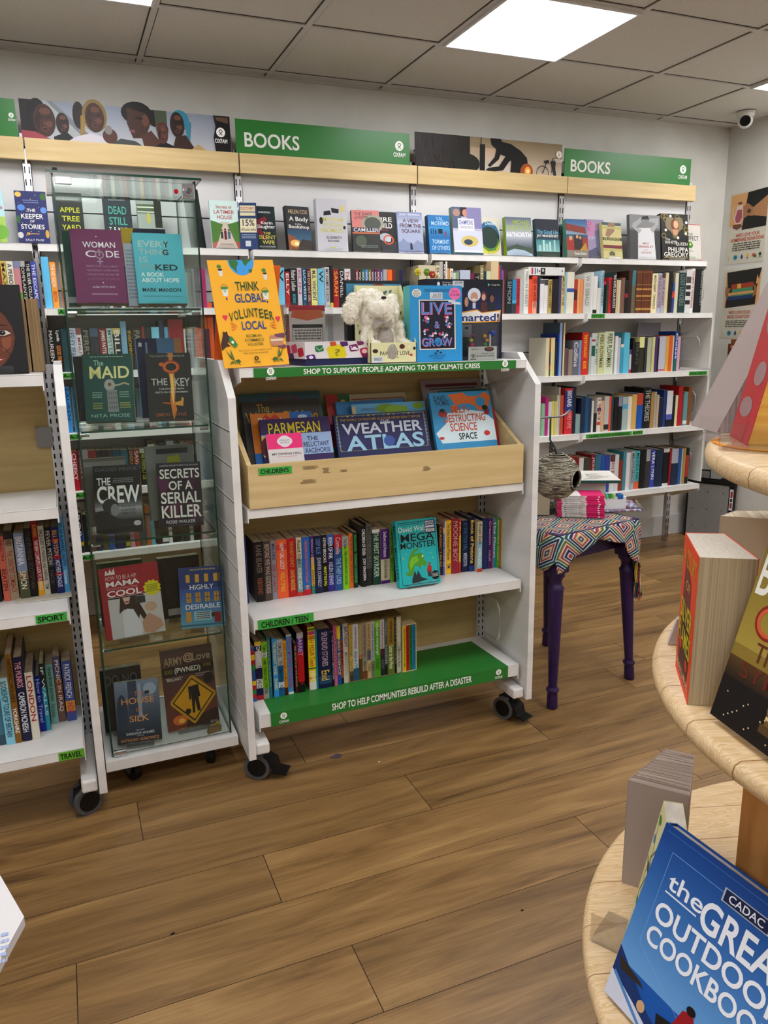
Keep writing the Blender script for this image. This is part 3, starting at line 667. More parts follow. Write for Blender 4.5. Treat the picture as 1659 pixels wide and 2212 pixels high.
# slogan strips
def slogan(parent, x0, x1, y, z0, z1, art, top=None, name='slogan_strip'):
    m_ = MB(); w_, h = x1-x0, z1-z0; m_.box(x0, y-.001, z0, x1, y, z1, GREEN)
    if top: m_.add([(x0, y-.001, z1), (x1, y-.001, z1), (x1-.01, top, z1+.0008), (x0+.006, top, z1+.0008)], [(0, 1, 2, 3)], GREEN)
    Art(m_, lambda u, v, k: (x0+u*w_, y-.0012-EPS*k, z1-v*h)).draw(art(w_/h)); return m_.build(name, parent)
W_ = '#f4f4f0'
slogan(g, .503, 1.366, -1.8515, 1.266, 1.293, lambda a: [('T', .17, .22, .845, .80, 'SHOP TO SUPPORT PEOPLE ADAPTING TO THE CLIMATE CRISIS', W_, .035)]+oxf(.057, .38, .0125, a, W_, '#35803a')+oxf(.952, .38, .0125, a, W_, '#35803a'))
slogan(g, .500, 1.362, -1.8515, .181, .226, lambda a: [('T', .235, .18, .83, .72, 'SHOP TO HELP COMMUNITIES REBUILD AFTER A DISASTER', W_, .035)]+oxf(.048, .34, .0125, a, W_, '#35803a')+oxf(.955, .34, .0125, a, W_, '#35803a'), top=-1.60)
def hand_label(parent, u0, v0, u1, v1, y, text, zt=None, hh=.028, name='shelf_label', c='#4caf50'):
    a, b = at(u0, v0, y=y), at(u1, v1, y=y); z1 = zt or max(a.z, b.z); m_ = MB(); m_.box(a.x, y-.0012, z1-hh, b.x, y, z1, mat(c, .5)); w_ = b.x-a.x
    Art(m_, lambda u, v, k: (a.x+u*w_, y-.0014-EPS*k, z1-v*hh)).draw([('T', .06, .18, .9, .84, text, '#0f160d', .05)]); return m_.build(name, parent)
hand_label(g, 557, 1352, 677, 1325, -1.8515, 'CHILDREN / TEEN', .539, .030)
# wooden tray
TZ0, TZ1 = .886, 1.017
tr = thing('wooden_tray', 'pale wooden tray holding the large picture books', 'tray')
m_ = MB(); m_.box(SX0+.006, -1.855, TZ0, SX1-.004, -1.841, TZ1, MAPLE); o = m_.build('front_board', tr, bevel=.001)
for x in (SX0+.006, SX1-.018): MB().prism([(-1.841, TZ0), (-1.841, TZ1), (-1.58, TZ1+.14), (-1.58, TZ0)], 'x', x, x+.014, MAPLE).build('side_board', tr, bevel=.001)
MB().box(SX0+.02, -1.841, TZ0, SX1-.018, -1.58, TZ0+.01, MAPLE).build('base_board', tr)
lab = hand_label(tr, 558, 1011, 630, 1006, -1.856, "CHILDREN'S", TZ1-.010, .021)
for (u, v, w_, h) in ((670, 1010, .055, .010), (705, 1016, .028, .016), (742, 1017, .03, .008), (665, 1040, .06, .012), (922, 1012, .032, .014)):
    p = at(u, v, y=-1.8555); rr = random.Random(u); ptsa = []; ptsb = []
    for i in range(8):
        zz = p.z-h/2+h*i/7; ptsa.append((p.x-w_/2+rr.uniform(0, .3)*w_, zz)); ptsb.append((p.x+w_/2-rr.uniform(0, .35)*w_, zz))
    MB().prism(ptsa+ptsb[::-1], 'y', -1.8556, -1.8549, mat('#9a8660', .8)).build('tape_residue', tr)
for x in (SX0+.013,): pass
# wire end guard in the bottom bay
xg = GX1-.034
p = [(xg, -1.58, .42), (xg, -1.72, .42), (xg, -1.74, .40), (xg, -1.74, .29), (xg, -1.72, .27), (xg, -1.58, .27)]
tag(MB().tube(p, .0035, mat('#d8d5c8', .4), 6).build('wire_bookend'), 'cream wire bookend against the right panel of the children\'s trolley', 'bookend')
# ---- left trolley (sport and travel)
LX1 = -.019
L_ = gondola('white trolley of sport and travel books at the left edge', -1.02, LX1)
LS0, LS1 = -.998, -.046
for z, th in ((1.295, .03), (.944, .03), (.654, .030), (.238, .030)): gshelf(L_, LS0, LS1, z, th=th)
caster(L_, -.060, -1.79, 112, brake=False); caster(L_, -.98, -1.80, 0)
caster(L_, -.045, -1.32, 5, brake=False); caster(L_, -.98, -1.32, 0)
hand_label(L_, 78, 1345, 144, 1325, -1.8515, 'SPORT', .651, .024); hand_label(L_, 127, 1638, 182, 1624, -1.8515, 'TRAVEL', .235, .026, c='#6fb23c')
a = at(96, 944, y=-1.572); MB().box(a.x-.022, -1.575, a.z-.03, a.x+.022, -1.561, a.z+.03, STEEL).build('plate', L_)
# ================================================================ GLASS CABINET
CX0, CX1, CY0, CY1 = .006, .412, -1.755, -1.36
cb = thing('glass_cabinet', 'tall locked glass cabinet of books on a white wheeled base', 'cabinet')
MB().box(CX0, CY0, .088, CX1, CY1, .122, WHITE).build('base', cb, bevel=.001)
ZT = 1.806
GX_0, GX_1, GYF, GYB = .026, .396, -1.735, -1.375
def gpane(name, x0, y0, z0, x1, y1, z1, em='all'):
    m_ = MB(); d = [x1-x0, y1-y0, z1-z0]; th = d.index(min(d)); E = GEDGE; G = GLASS
    # faces: bottom top front back left right
    fm = {0: [E, E, E, E, G, G], 1: [E, E, G, G, E, E], 2: [G, G, E, E, E, E]}[th]
    m_.box(x0, y0, z0, x1, y1, z1, G, fm); return m_.build(name, cb)
gpane('glass_side', GX_0, GYF+.006, .122, GX_0+.005, GYB, ZT-.004); gpane('glass_side', GX_1-.005, GYF+.006, .122, GX_1, GYB, ZT-.004)
gpane('glass_back', GX_0+.005, GYB-.005, .122, GX_1-.005, GYB, ZT-.004); gpane('glass_door', GX_0+.002, GYF, .130, GX_1-.002, GYF+.004, ZT-.012)
gpane('glass_top', GX_0-.014, GYF-.010, ZT-.004, GX_1+.014, GYB+.008, ZT+.002)
CZ = [.122, .471, .802, 1.128, 1.462]
for z in CZ[1:]:
    gpane('glass_shelf', GX_0+.007, GYF+.012, z-.0055, GX_1-.007, GYB-.008, z)
    for x in (GX_0+.006, GX_1-.030):
        for y in (GYF+.035, GYB-.04): MB().cyl((x, y, z-.012), .006, .024, CHROME, 'x', 12).build('shelf_support', cb)
m_ = MB(); m_.box(GX_0+.008, GYF-.003, ZT-.030, GX_0+.048, GYF+.008, ZT-.012, CHROME); m_.box(GX_0+.004, GYF-.012, ZT+.002, GX_0+.016, GYF+.004, ZT+.008, BLACKP); m_.build('hinge', cb, bevel=.001)
MB().box(GX_0+.006, GYF-.004, .124, GX_0+.044, GYF+.010, .142, CHROME).build('hinge', cb, bevel=.001)
m_ = MB(); m_.box(GX_1-.040, GYF-.006, ZT-.052, GX_1-.006, GYF+.008, ZT-.014, CHROME); m_.cyl((GX_1-.023, GYF-.014, ZT-.033), .013, .010, CHROME, 'y', 24); m_.cyl((GX_1-.023, GYF-.022, ZT-.033), .007, .010, mat('#77777a', .25, 1), 'y', 16); m_.build('lock', cb, bevel=.001)
MB().cyl((GX_1-.055, GYF-.003, ZT-.034), .006, .004, mat('#b8101c', .2), 'y', 16).build('red_stop', cb)
for x, y, a_ in ((.085, -1.67, 30), (.335, -1.67, -20), (.085, -1.42, 0), (.335, -1.42, 0)):
    c_ = bpy.data.objects.new('caster', None); COL.objects.link(c_); c_.parent = cb; c_.location = (x, y, 0); c_.rotation_euler = (0, 0, R(a_))
    MB().cyl((-.011, 0, .033), .033, .022, mat('#0e0e0f', .5), 'x', 24).build('wheel', c_, bevel=.003)
    m_ = MB()
    for s in (-.016, .013): m_.prism([(-.035, .088), (.035, .088), (.012, .028), (-.004, .024)], 'x', s, s+.003, STEEL)
    m_.cyl((-.018, 0.003, .034), .006, .036, STEEL, 'x', 10); m_.build('fork', c_)
# ================================================================ ROWS OF BOOKS (spines outward)
# --- children / teen shelf
K = (530, 1090, .2049)
G1 = 'books on the children and teen shelf'
S1 = 'on the children and teen shelf'
YT = -1.690
row(S1, G1, K, .5415, YT, [
 (18, 42, 350, '#27406e', '', ''),
 (120, 212, 395, '#1a1615', '~KANE BEAKER/REBOUND', '#8a7a70/#a0603f', {'side': '#6d5f62'}),
 (216, 290, 385, '#5b4a42', 'BEFORE WE WAS GODDESS', '#c8b4a8', {'side': '#8a8078'}),
 (292, 345, 380, '#9c99a2', '~MALORIE/KISS OF DEATH', '#3c4664/#a02430'),
 (348, 460, 370, '#ee6b3c', 'HAPPY GIRL LUCKY/~HOLLY SMALE', '#f6e6da/#f6c84c', {'side': '#b02b22', 'b': ((.08, .17, '#d8493c'),)}),
 (463, 552, 355, '#bf1f25', 'THE PARENT AGENCY/~DAVID BADDIEL', '#d6a23c/#e0b85a'),
 (555, 612, 345, '#86a4a2', '~Roald Dahl/GOING SOLO', '#4a3c30/#f0efe4', {'b': ((0, .36, '#d9d2b4'), (.93, 1, '#c8452c'))}),
 (616, 697, 342, '#2e6fc2', 'A BOARDING GUIDE TO RULING THE GALAXY/~BEN', '#e08030/#f0c040', {'b': ((.90, 1, '#c42434'),)}),
 (704, 738, 335, '#4a3272', '~ROALD DAHL/CHARLIE', '#c8b0d8/#2c2c50', {'b': ((.36, .86, '#e2b93a'), (.86, 1, '#3a8a70'))}),
 (742, 822, 330, '#18224c', 'DEEP BLUE/~JENNIFER DONNELLY', '#6f8fc4/#c4c8d8'),
 (824, 873, 320, '#111113', '~KEVIN BROOKS/MARTYN PIG', '#e8e4dc/#e8e840'),
 (874, 945, 315, '#1e1d52', 'RIVER OF INK/~HELEN DENNIS', '#f0f0f4/#c8c8e8', {'b': ((.0, .16, '#3c6cb4'), (.72, 1, '#3a2f8a'))}),
 (948, 1030, 315, '#2c5a93', '~Cornelia/THE THIEF LORD', '#e8c0c4/#a8c4e4', {'b': ((0, .24, '#b8233a'),)}),
 (1033, 1100, 335, '#8ed023', '~Tom Gates/FAMILY FRIENDS AND FURRY CREATURES', '#26282a/#1c3c18', {'b': ((0, .19, '#a8a8a4'),)}),
 (1102, 1142, 305, '#e87a2c', 'THE SECRET DIARY OF JOHN GHI', '#3c2416/#5a2c14', {'side': '#c86a30'}),
 (1144, 1190, 290, '#17332a', '~MARCUS RASHFORD/THE BREAKFAST CLUB ADVENTURES', '#4fc060/#58c860'),
 (1228, 1282, 225, '#141414', 'CHILDREN OF EDEN/~JOEY GRACEFFA', '#f2f2f0/#f2f2f0', {'hard': True, 'side': '#55514f'}),
 (1284, 1338, 200, '#6d6b67', 'MEDAL FOR LEROY', '#4c4a46', {'hard': True, 'side': '#3a3836', 'b': ((.72, 1, '#2c2826'),)}),
 (1345, 1425, 260, '#1f4a3c', 'THE FIRST SKYRIDER', '#cfe0c8', {'b': ((0, .06, '#dcdcd8'),)}),
 (1432, 1525, 255, '#d2c9ac', 'Swallows and Amazons/~ARTHUR RANSOME', '#f0e4f4/#5c5244', {'b': ((0, .55, '#5c2a7e'), (.94, 1, '#5c2a7e')), 'side': '#9c9484'}),
 (1527, 1568, 240, '#7cb03c', 'SPECIAL BOY', '#24502c'),
 (1570, 1606, 250, '#23201f', '', ''),
], maxh=.27, ymax=-1.578)
K = (830, 1080, .1808)
row(S1, G1, K, .5415, YT, [
 (655, 690, 290, '#5a3020', 'CLASSIC TALES', '#d8b060'),
 (692, 721, 330, '#4a62a5', 'ROYAL FABLES', '#e0c080', {'b': ((0, .12, '#d8b878'),)}),
 (722, 738, 258, '#e0c8cc', '', '', {'b': ((0, .6, '#dcd8cc'),)}),
 (740, 798, 245, '#f2c71e', 'The Great American Whatever/~TIM', '#2a3c5a/#2a3c5a'),
 (800, 886, 220, '#9c2c3e', 'MOONE BOY', '#e0a0a0', {'hard': True, 'side': '#8a2430'}),
 (888, 914, 232, '#c43a2c', 'FRANKIE', '#f0e060', {'b': ((.3, .8, '#e0b83a'),)}),
 (925, 1004, 245, '#14284c', 'IF I WAS YOUR GIRL/~MEREDITH', '#4a7aa0/#c8d4e4'),
 (1006, 1076, 205, '#281848', 'Book of Potions', '#f0d860', {'hard': True, 'side': '#4c4668', 'b': ((.90, 1, '#24408a'),)}),
 (1110, 1166, 258, '#9cc4d2', '~Roald Dahl/GOING SOLO', '#5a4c3c/#f6f6f0', {'b': ((0, .4, '#ddd6b8'), (.93, 1, '#c8402c')), 'side': '#d9cf9c', 'dy': -.02}),
 (1170, 1234, 215, '#2a3a6c', '', '', {'side': '#31406e'}),
 (1236, 1276, 220, '#5a2a7c', '~Creation/CALM', '#d8b8e8/#d8b8e8'),
 (1277, 1290, 225, '#a4342c', '', ''),
 (1291, 1332, 218, '#3f98b0', 'The Planet', '#e4f4f8'),
 (1334, 1366, 214, '#62ae3c', 'Beautiful Days', '#e8f4d8'),
 (1367, 1386, 228, '#a8823a', '', ''), (1388, 1403, 235, '#d0a83c', '', ''),
 (1405, 1440, 228, '#a87a38', 'NOAH', '#f0e0c0'), (1441, 1462, 300, '#c49a48', '', ''),
 (1463, 1494, 248, '#a3c6cf', '', ''), (1495, 1526, 255, '#9fbecb', '', ''),
], maxh=.30, ymax=-1.578)
# --- bottom green shelf
K = (535, 1310, .12056)
G2 = 'books on the lowest children\'s shelf'; S2 = 'on the lowest green shelf'
YB = -1.748
row(S2, G2, K, .2270, YB, [
 (105, 168, 730, '#b02430', '', '', {'b': ((.0, .06, '#2a6aa0'), (.14, .24, '#e8c020'), (.32, .42, '#2c8a3c'), (.42, .62, '#2a5a90'), (.62, .70, '#e8c020'), (.78, .86, '#2c8a3c'), (.94, 1, '#2a6aa0')), 'say': 'toy-brick striped book in red yellow green and blue'}),
 (175, 290, 630, '#261c5c', '~TOM GATES/TOP OF THE CLASS', '#f0f0f4/#20202c', {'b': ((.0, .07, '#e8c63a'), (.16, .45, '#cfcfd0'), (.64, .8, '#dadada'), (.92, 1, '#b01c2a'))}),
 (292, 390, 640, '#8bc41c', '~TOM GATES/FAMILY FRIENDS AND SUPERSTARS', '#26300c/#26300c', {'b': ((.17, .26, '#dcdcd8'), (.82, 1, '#a4a4a0'))}),
 (392, 450, 540, '#2f7f88', 'AWFUL AUNTIE', '#8ab060'),
 (478, 565, 575, '#3d9bd9', 'THE MIDNIGHT GANG/~DAVID', '#e6e070/#e6e070', {'side': '#15305a'}),
 (567, 666, 590, '#206896', '~TOM GATES/TEN TREMENDOUS TALES', '#2c2c2c/#184a70', {'b': ((0, .46, '#b9b9b7'), (.75, .85, '#dcdcda'))}),
 (668, 727, 615, '#e2a31f', 'DAISY and the trouble with MAGGOTS', '#7a2c18/#22386a', {'b': ((.86, 1, '#3a1c14'),)}),
 (733, 826, 500, '#4c92ca', 'THE DAY MY FART WENT FOREVER', '#b8283c/#b8283c', {'b': ((0, .03, '#d8d0b4'), (.96, 1, '#e0e4e8')), 'side': '#1a3a50'}),
 (862, 910, 650, '#5a1a1c', 'THE SECRETS OF THE MANOR', '#c8a878', {'side': '#3a1a30'}),
 (912, 1032, 465, '#c01a22', '~HARRIET/RED QUEEN', '#d8b8e4/#c01a22', {'b': ((0, .09, '#b4b4b4'), (.09, .32, '#5c2f7c'), (.82, 1, '#161214')), 'side': '#202028'}),
 (1112, 1236, 370, '#f0dc1e', 'BRUSH YOUR Teeth/~NEWS', '#c84020/#f6f6f0', {'hard': True, 'side': '#8c1a20', 'b': ((.02, .045, '#2a8a4a'), (.07, .12, '#c85a9a'), (.14, .155, '#c83028'), (.17, .185, '#1a6a3c'), (.645, .665, '#1a6a3c'), (.80, .815, '#c83028'), (.87, 1, '#e2e2d8'))}),
 (1240, 1276, 410, '#2a8ab0', '', ''),
 (1290, 1512, 400, '#15204a', 'SPLENDID STORIES/~Enid', '#c9b0c6/#d8c060', {'b': ((.8, .93, '#2c5270'),), 'say': 'very thick midnight blue storybook with pink lettering and orange fish'}),
], maxh=.235, ymax=-1.578)
K = (700, 1300, .1326)
row(S2, G2, K, .2270, YB, [
 (140, 176, 500, '#1c1a22', 'THE FRIENDLY MATCHES', '#b8b8c4'),
 (178, 226, 385, '#c76a92', 'JUST A CHANCE', '#8a2c50'),
 (228, 286, 390, '#2a5aa2', 'HORRID SCIENCE', '#e8d040', {'b': ((0, .22, '#e2cc2c'),), 'side': '#c8a020'}),
 (288, 326, 370, '#a84f2c', 'BLAME', '#3c1c14', {'b': ((0, .26, '#2c5a94'), (.9, 1, '#1c1c24'))}),
 (329, 413, 355, '#cdc6ba', 'BIRTHDAY/~MEREDITH', '#1c1a18/#a89c8c'),
], maxh=.235, ymax=-1.578)
def slipcase(name, label, uL, uR, vT, K, y, z, specs, d=.13, lettering=None, case='#a08c66'):
    ox, oy, s = K; xa, xb = xat(ox+uL*s, y, z), xat(ox+uR*s, y, z); h = zat(oy+vT*s, (xa+xb)/2, y)-z
    t = thing('slipcase', label, 'box set', (0, 0, 0)); m_ = MB(); th = .0025
    m_.box(xa, y-.001, z, xb, y+d, z+th, case); m_.box(xa, y-.001, z+h-th, xb, y+d, z+h, case); m_.box(xa, y-.001, z+th, xa+th, y+d, z+h-th, case); m_.box(xb-th, y-.001, z+th, xb, y+d, z+h-th, case); m_.box(xa+th, y+d-th, z+th, xb-th, y+d, z+h-th, case)
    if lettering:
        a_ = Art(m_, lambda u, v, k: (xa+u*(xb-xa), y+d-v*d, z+h+EPS*k)); a_.draw(lettering)
    m_.build('case', t)
    x = xa+th+.0004; w_ = (xb-xa)-2*th-.0008; tot = sum(q[0] for q in specs)
    for i, q in enumerate(specs):
        tw = w_*q[0]/tot
        spine_book(x, y+.001, z+th, tw-.0004, h-2*th-.003, d-.012, q[1], q[2], q[3], q[4], name, q[5] if len(q) > 5 else ())
        x += tw
MM = 'paperback in the tan slipcase, '
slipcase('paperbacks in the tan slipcase', 'wide tan slipcase of paperbacks on the lowest green shelf', 414, 1276, 280, K, YB, .2272, [
 (60, '#c8aa52', '~michael morpurgo/The Wreck', '#6a5a2c/#8a7a4c', 'yellow '+MM+'first on the left', ((.82, 1, '#4a3a28'),)),
 (85, '#c4ccd4', '~michael morpurgo/Alone on a Wide Sea', '#8a1f38/#3c6a8a', 'white and sea blue '+MM+'second', ((.78, 1, '#2c5a80'),)),
 (60, '#a8966a', '~michael morpurgo/PEACE', '#b8a878/#5a4a2c', 'tan '+MM+'with a red dot', ((.56, .60, '#c02a2c'), (.62, 1, '#5a4a26'))),
 (78, '#9b9585', '~michael morpurgo/SHADOW', '#7a3038/#3c3630', 'grey '+MM+'with SHADOW and a dog', ((.74, .86, '#b89c7c'), (.86, 1, '#7a4a2c'))),
 (62, '#c0a878', '~michael morpurgo/TORO', '#7a1f30/#5a4a3c', 'beige '+MM+'fifth from left', ((.5, .68, '#6c7478'),)),
 (55, '#b8c0c0', '~michael morpurgo/CAT', '#2c5a8a/#2c2c30', 'pale blue grey '+MM+'sixth', ((.7, 1, '#7a7c70'),)),
 (95, '#5ca224', '~michael morpurgo/FOREST', '#e4e8d8/#2c5a14', 'leafy bright green '+MM+'in the middle', ((.0, .12, '#8ac23c'),)),
 (70, '#c6c6c8', '~michael morpurgo/GHOST', '#a01f40/#7a7a80', 'white and black '+MM+'right of the green', ((.52, 1, '#24302c'),)),
 (50, '#5c6468', '~WAR/HORSE', '#9aa0a4/#9aa0a4', 'narrow grey '+MM+'ninth', ((.8, 1, '#1c1e20'),)),
 (113, '#9a8034', '~michael morpurgo/Listen to the Moon', '#3c2c14/#e8e4c4', 'thick olive '+MM+'with Listen to the Moon', ((.5, 1, '#6c7a2c'),)),
 (37, '#1a1716', '~SHORT STORIES', '#8a8078', 'thin black '+MM+'eleventh', ()),
 (75, '#c4c2a8', '~michael morpurgo/Born to Run', '#e4e2d0/#5a5a60', 'pale green '+MM+'last on the right', ((.45, .6, '#a8ac94'),)),
], lettering=[('T', .1, .48, .62, .70, 'michael', '#54432a', .02), ('T', .1, .72, .72, .95, 'morpurgo', '#54432a', .02)], case='#8d7a54')
slipcase('thin books in the cream slipcase', 'small cream slipcase of four bright thin books', 1280, 1506, 365, K, YB, .2272, [
 (1, '#e4c81c', 'Pippa the Bear and Friends the Bad Again', '#2a2410', 'yellow thin book in the small cream slipcase', ()),
 (1, '#c01f20', 'Pippa and the Book', '#3a0c0c', 'red thin book in the small cream slipcase', ()),
 (1, '#2a8440', 'Pippa the School', '#10301a', 'green thin book in the small cream slipcase', ()),
 (1, '#1f86b8', 'Pippa the Bad and the House', '#0c3048', 'blue thin book in the small cream slipcase', ())], case='#d8c69c')
# --- sport shelf
K = (0, 1110, .104)
S3 = 'on the sport shelf'
row(S3, 'books on the sport shelf', K, .6545, -1.69, [
 (-700, -560, 330, '#8a4a3c', 'CRICKET', '#e0d0c0'), (-550, -420, 380, '#2c4a6a', 'THE RACE', '#d0d8e0'), (-410, -260, 350, '#c8c0ac', 'GOLF', '#2c2c2c'), (-250, -110, 400, '#3c5a3c', 'TENNIS', '#e0e0c0'), (-100, 60, 340, '#171412', '', ''),
 (96, 232, 470, '#cd6d5a', '~JASON/BEATEN', '#7a3028/#5a2420'),
 (238, 412, 350, '#a7947b', '~DAVID/THE GREATEST COMEBACK', '#3a2c28/#a83c38', {'b': ((0, .12, '#2c2622'),)}),
 (440, 645, 400, '#8d9ab4', 'BRITANNIA/~SIMON', '#e8e8ec/#e4e0c8', {'b': ((.58, .7, '#8a6c48'), (.7, 1, '#55583a')), 'dy': -.01}),
 (650, 800, 300, '#161311', 'THE FLYING SCOTSMAN', '#5a4c40'),
 (815, 940, 150, '#a01a26', '~RUNNERS/THE NEW COMPLETE GUIDE TO RUNNING', '#e0a030/#f0e0dc', {'b': ((.80, 1, '#eeb51c'),), 'side': '#8a2a2c'}),
 (945, 1062, 250, '#cdc9ba', 'SPACE GUIDE TO WEAPONS AND WARFARE/~TOM', '#201e1c/#201e1c'),
 (1066, 1200, 280, '#191718', 'FEVER PITCH/~NICK', '#c8c4bc/#5a5652', {'b': ((.38, .58, '#4a4a44'),)}),
 (1202, 1350, 270, '#1f2a6c', '~BILL BRYSON/MOTHER TONGUE', '#e0a860/#d8dce8', {'b': ((.17, .22, '#a01f34'), (.42, .47, '#a01f34'), (.67, .72, '#a01f34'))}),
 (1356, 1466, 60, '#569dca', 'ART OF RUNNING FASTER/~Goater', '#1f4466/#dceef6'),
], depth=.11, maxh=.235, ymax=-1.578)
# --- travel shelf
K = (0, 1340, .1356)
S4 = 'on the travel shelf'
row(S4, 'books on the travel shelf', K, .2385, -1.745, [
 (-480, -380, 700, '#6a4a3c', 'PARIS', '#e0d0c0'), (-370, -240, 640, '#2c5a5c', 'ROME', '#e0e0d8'), (-230, -120, 720, '#b8a070', 'SPAIN', '#4c2c1c'), (-110, 0, 780, '#8a3c34', 'ITALY', '#e8d8c8'),
 (5, 104, 880, '#47788a', '', '', {'b': ((.85, 1, '#3c5a68'),)}),
 (107, 252, 920, '#88c4d6', 'BOOKSHOP TOURS OF BRITAIN', '#1c4458', {'b': ((0, .15, '#a8cdd0'),)}),
 (256, 356, 545, '#87601f', 'HISTORIC HOUSES/YORKSHIRE', '#3c2408/#f4f0e4'),
 (362, 516, 590, '#1c2042', 'THE MUNROS/~CAMERON MCNEISH', '#e8a8b8/#e0e4ec', {'hard': True, 'side': '#4c4c50'}),
 (520, 646, 830, '#d9d5c6', 'LONDON', '#a8202c', {'side': '#8c8888'}),
], depth=.19, maxh=.30, ymax=-1.578)
row(S4, 'books on the travel shelf', K, .2385, -1.705, [
 (650, 745, 890, '#0d2c92', 'How to Travel', '#a8b8e8', {'hard': True}),
 (748, 816, 690, '#2a98ae', 'IF WALLS', '#c8e4e8', {'b': ((0, .35, '#2a2618'),), 'side': '#3c6a34'})], depth=.18, maxh=.235, ymax=-1.578)
row(S4, 'books on the travel shelf', K, .2385, -1.665, [
 (828, 942, 700, '#84b7ad', 'Great British Journeys/~Nicholas', '#26403a/#4c6a62'),
 (950, 1060, 580, '#7a5a55', 'PICNIC IN IRAQ', '#e4dcd4', {'b': ((0, .32, '#5a5878'), (.34, .62, '#8a5a40'))}),
 (1080, 1226, 650, '#4a5b9c', '~PATRICK FRENCH/INDIA', '#e8e8f0/#c42c6a', {'b': ((.66, .84, '#d89a34'),)})], depth=.14, maxh=.215, ymax=-1.578)
x = xat(1250*.1356, -1.66, .24)
t = thing('bookend', 'grey metal bookend beside the blue India book', 'bookend', (x+.012, -1.66, .2392))
MB().box(0, 0, 0, .002, .09, .13, WHITE).box(-.05, 0, 0, 0, .09, .0015, WHITE).build('plate', t, bevel=.0005)
# thin white tray under the right end of the sport books
a, b = at(33, 1300, z=.656), at(155, 1284, z=.656)
tag(MB().box(a.x, -1.735, .6548, b.x, -1.60, .6575, mat('#cfcabb', .5)).build('plastic_mat', bevel=.001), 'thin cream plastic sheet under the right end of the sport books', 'mat')
# --- wall, right part: second shelf left half and history
GH = 'books on the second wall shelf, right bays'; SH = 'on the second wall shelf'
YH = -.385
K = (880, 550, .2311)
row(SH, GH, K, ZR['b'], YH, [
 (105, 262, 100, '#c9c0a4', '', '', {'say': 'cream book turned face out with dark blots'}), (264, 300, 100, '#cfc6aa', 'BOOK', '#7a6a4c'), (302, 332, 66, '#b8b4ac', '', ''),
 (334, 352, 65, '#1c1a1a', 'BEADS', '#e0e0e0'), (353, 372, 65, '#dcd8d2', '', ''), (373, 390, 128, '#d89a50', '', ''), (391, 426, 130, '#dcd5c2', 'OXO', '#6a6258'), (428, 450, 170, '#c8ccc8', '', ''), (452, 480, 165, '#8aa47c', '', ''),
 (490, 584, 145, '#b6bed0', '', ''), (586, 622, 170, '#6c2645', '', ''), (624, 672, 175, '#181718', 'TREASURY', '#b8b0a4'), (674, 708, 100, '#877e58', 'SECRET', '#d8d0b0'), (710, 732, 155, '#1e4048', '', ''), (734, 774, 155, '#c8cba8', '', ''), (776, 846, 60, '#cfbb97', '', '', {'b': ((.55, 1, '#8a6840'),)}),
 (848, 860, 100, '#c83c34', '', ''), (861, 873, 100, '#3c4c8a', '', ''), (875, 894, 145, '#8a5a90', '', ''), (896, 916, 140, '#5c1c28', '', '')], depth=.15)
K = (1070, 560, .14467)
row(SH, GH, K, ZR['b'], YH, [
 (100, 150, 300, '#7a6660', '', ''), (151, 246, 305, '#16262c', '~SIMON', '#8a9aa0'), (247, 308, 300, '#2f8bb9', '', '', {'b': ((.6, .68, '#5aaccc'), (.7, 1, '#3a4248'))}), (310, 357, 290, '#c3203b', 'SAPIENS', '#4c0c18'),
 (360, 416, 300, '#b6bcba', '', ''), (418, 488, 150, '#dedfda', 'FRED IN EVEREST', '#8a8a86'), (490, 541, 300, '#df603c', '', ''), (545, 612, 250, '#e6603e', 'YES WE HAVE NO', '#1c1414', {'b': ((0, .2, '#d84a30'), (.68, 1, '#e8a088'))}),
 (614, 656, 250, '#20263c', '', ''), (658, 718, 295, '#d9d9db', '', '', {'b': ((.02, .14, '#5a5a60'),)}), (720, 774, 295, '#dbdbdc', '', '', {'b': ((.02, .18, '#4a4a4c'),)}), (776, 834, 300, '#b79f5f', 'FRAMED LIVES', '#3a2c14'), (836, 934, 295, '#151515', '', ''),
 (936, 974, 240, '#4a4670', '', ''), (976, 1024, 240, '#c9b981', 'MONEY THE', '#6a5a34'), (1026, 1050, 195, '#9cc0d4', '', ''), (1051, 1162, 190, '#d8d5c4', '', '', {'b': ((.39, .48, '#3a5aa0'),)}),
 (1165, 1211, 300, '#b6402d', '', '', {'b': ((.3, .6, '#4a2c28'),)}), (1212, 1248, 295, '#dfa474', '', ''), (1250, 1302, 300, '#d8935f', '', ''), (1304, 1404, 220, '#c9c9c5', '~W G SEBALD', '#8a8a86'), (1406, 1446, 190, '#d4d4d0', '', ''),
 (1448, 1508, 250, '#d8d8d4', '', '', {'b': ((.9, 1, '#1c1c1c'),)}), (1510, 1560, 430, '#d4d0c4', '', ''), (1562, 1600, 170, '#a4c4d2', 'NEMOS LIBRARY', '#2c4c6c'), (1603, 1650, 330, '#151314', '', '', {'b': ((0, .1, '#d82c4c'),)})], depth=.16)
K = (1300, 560, .15672)
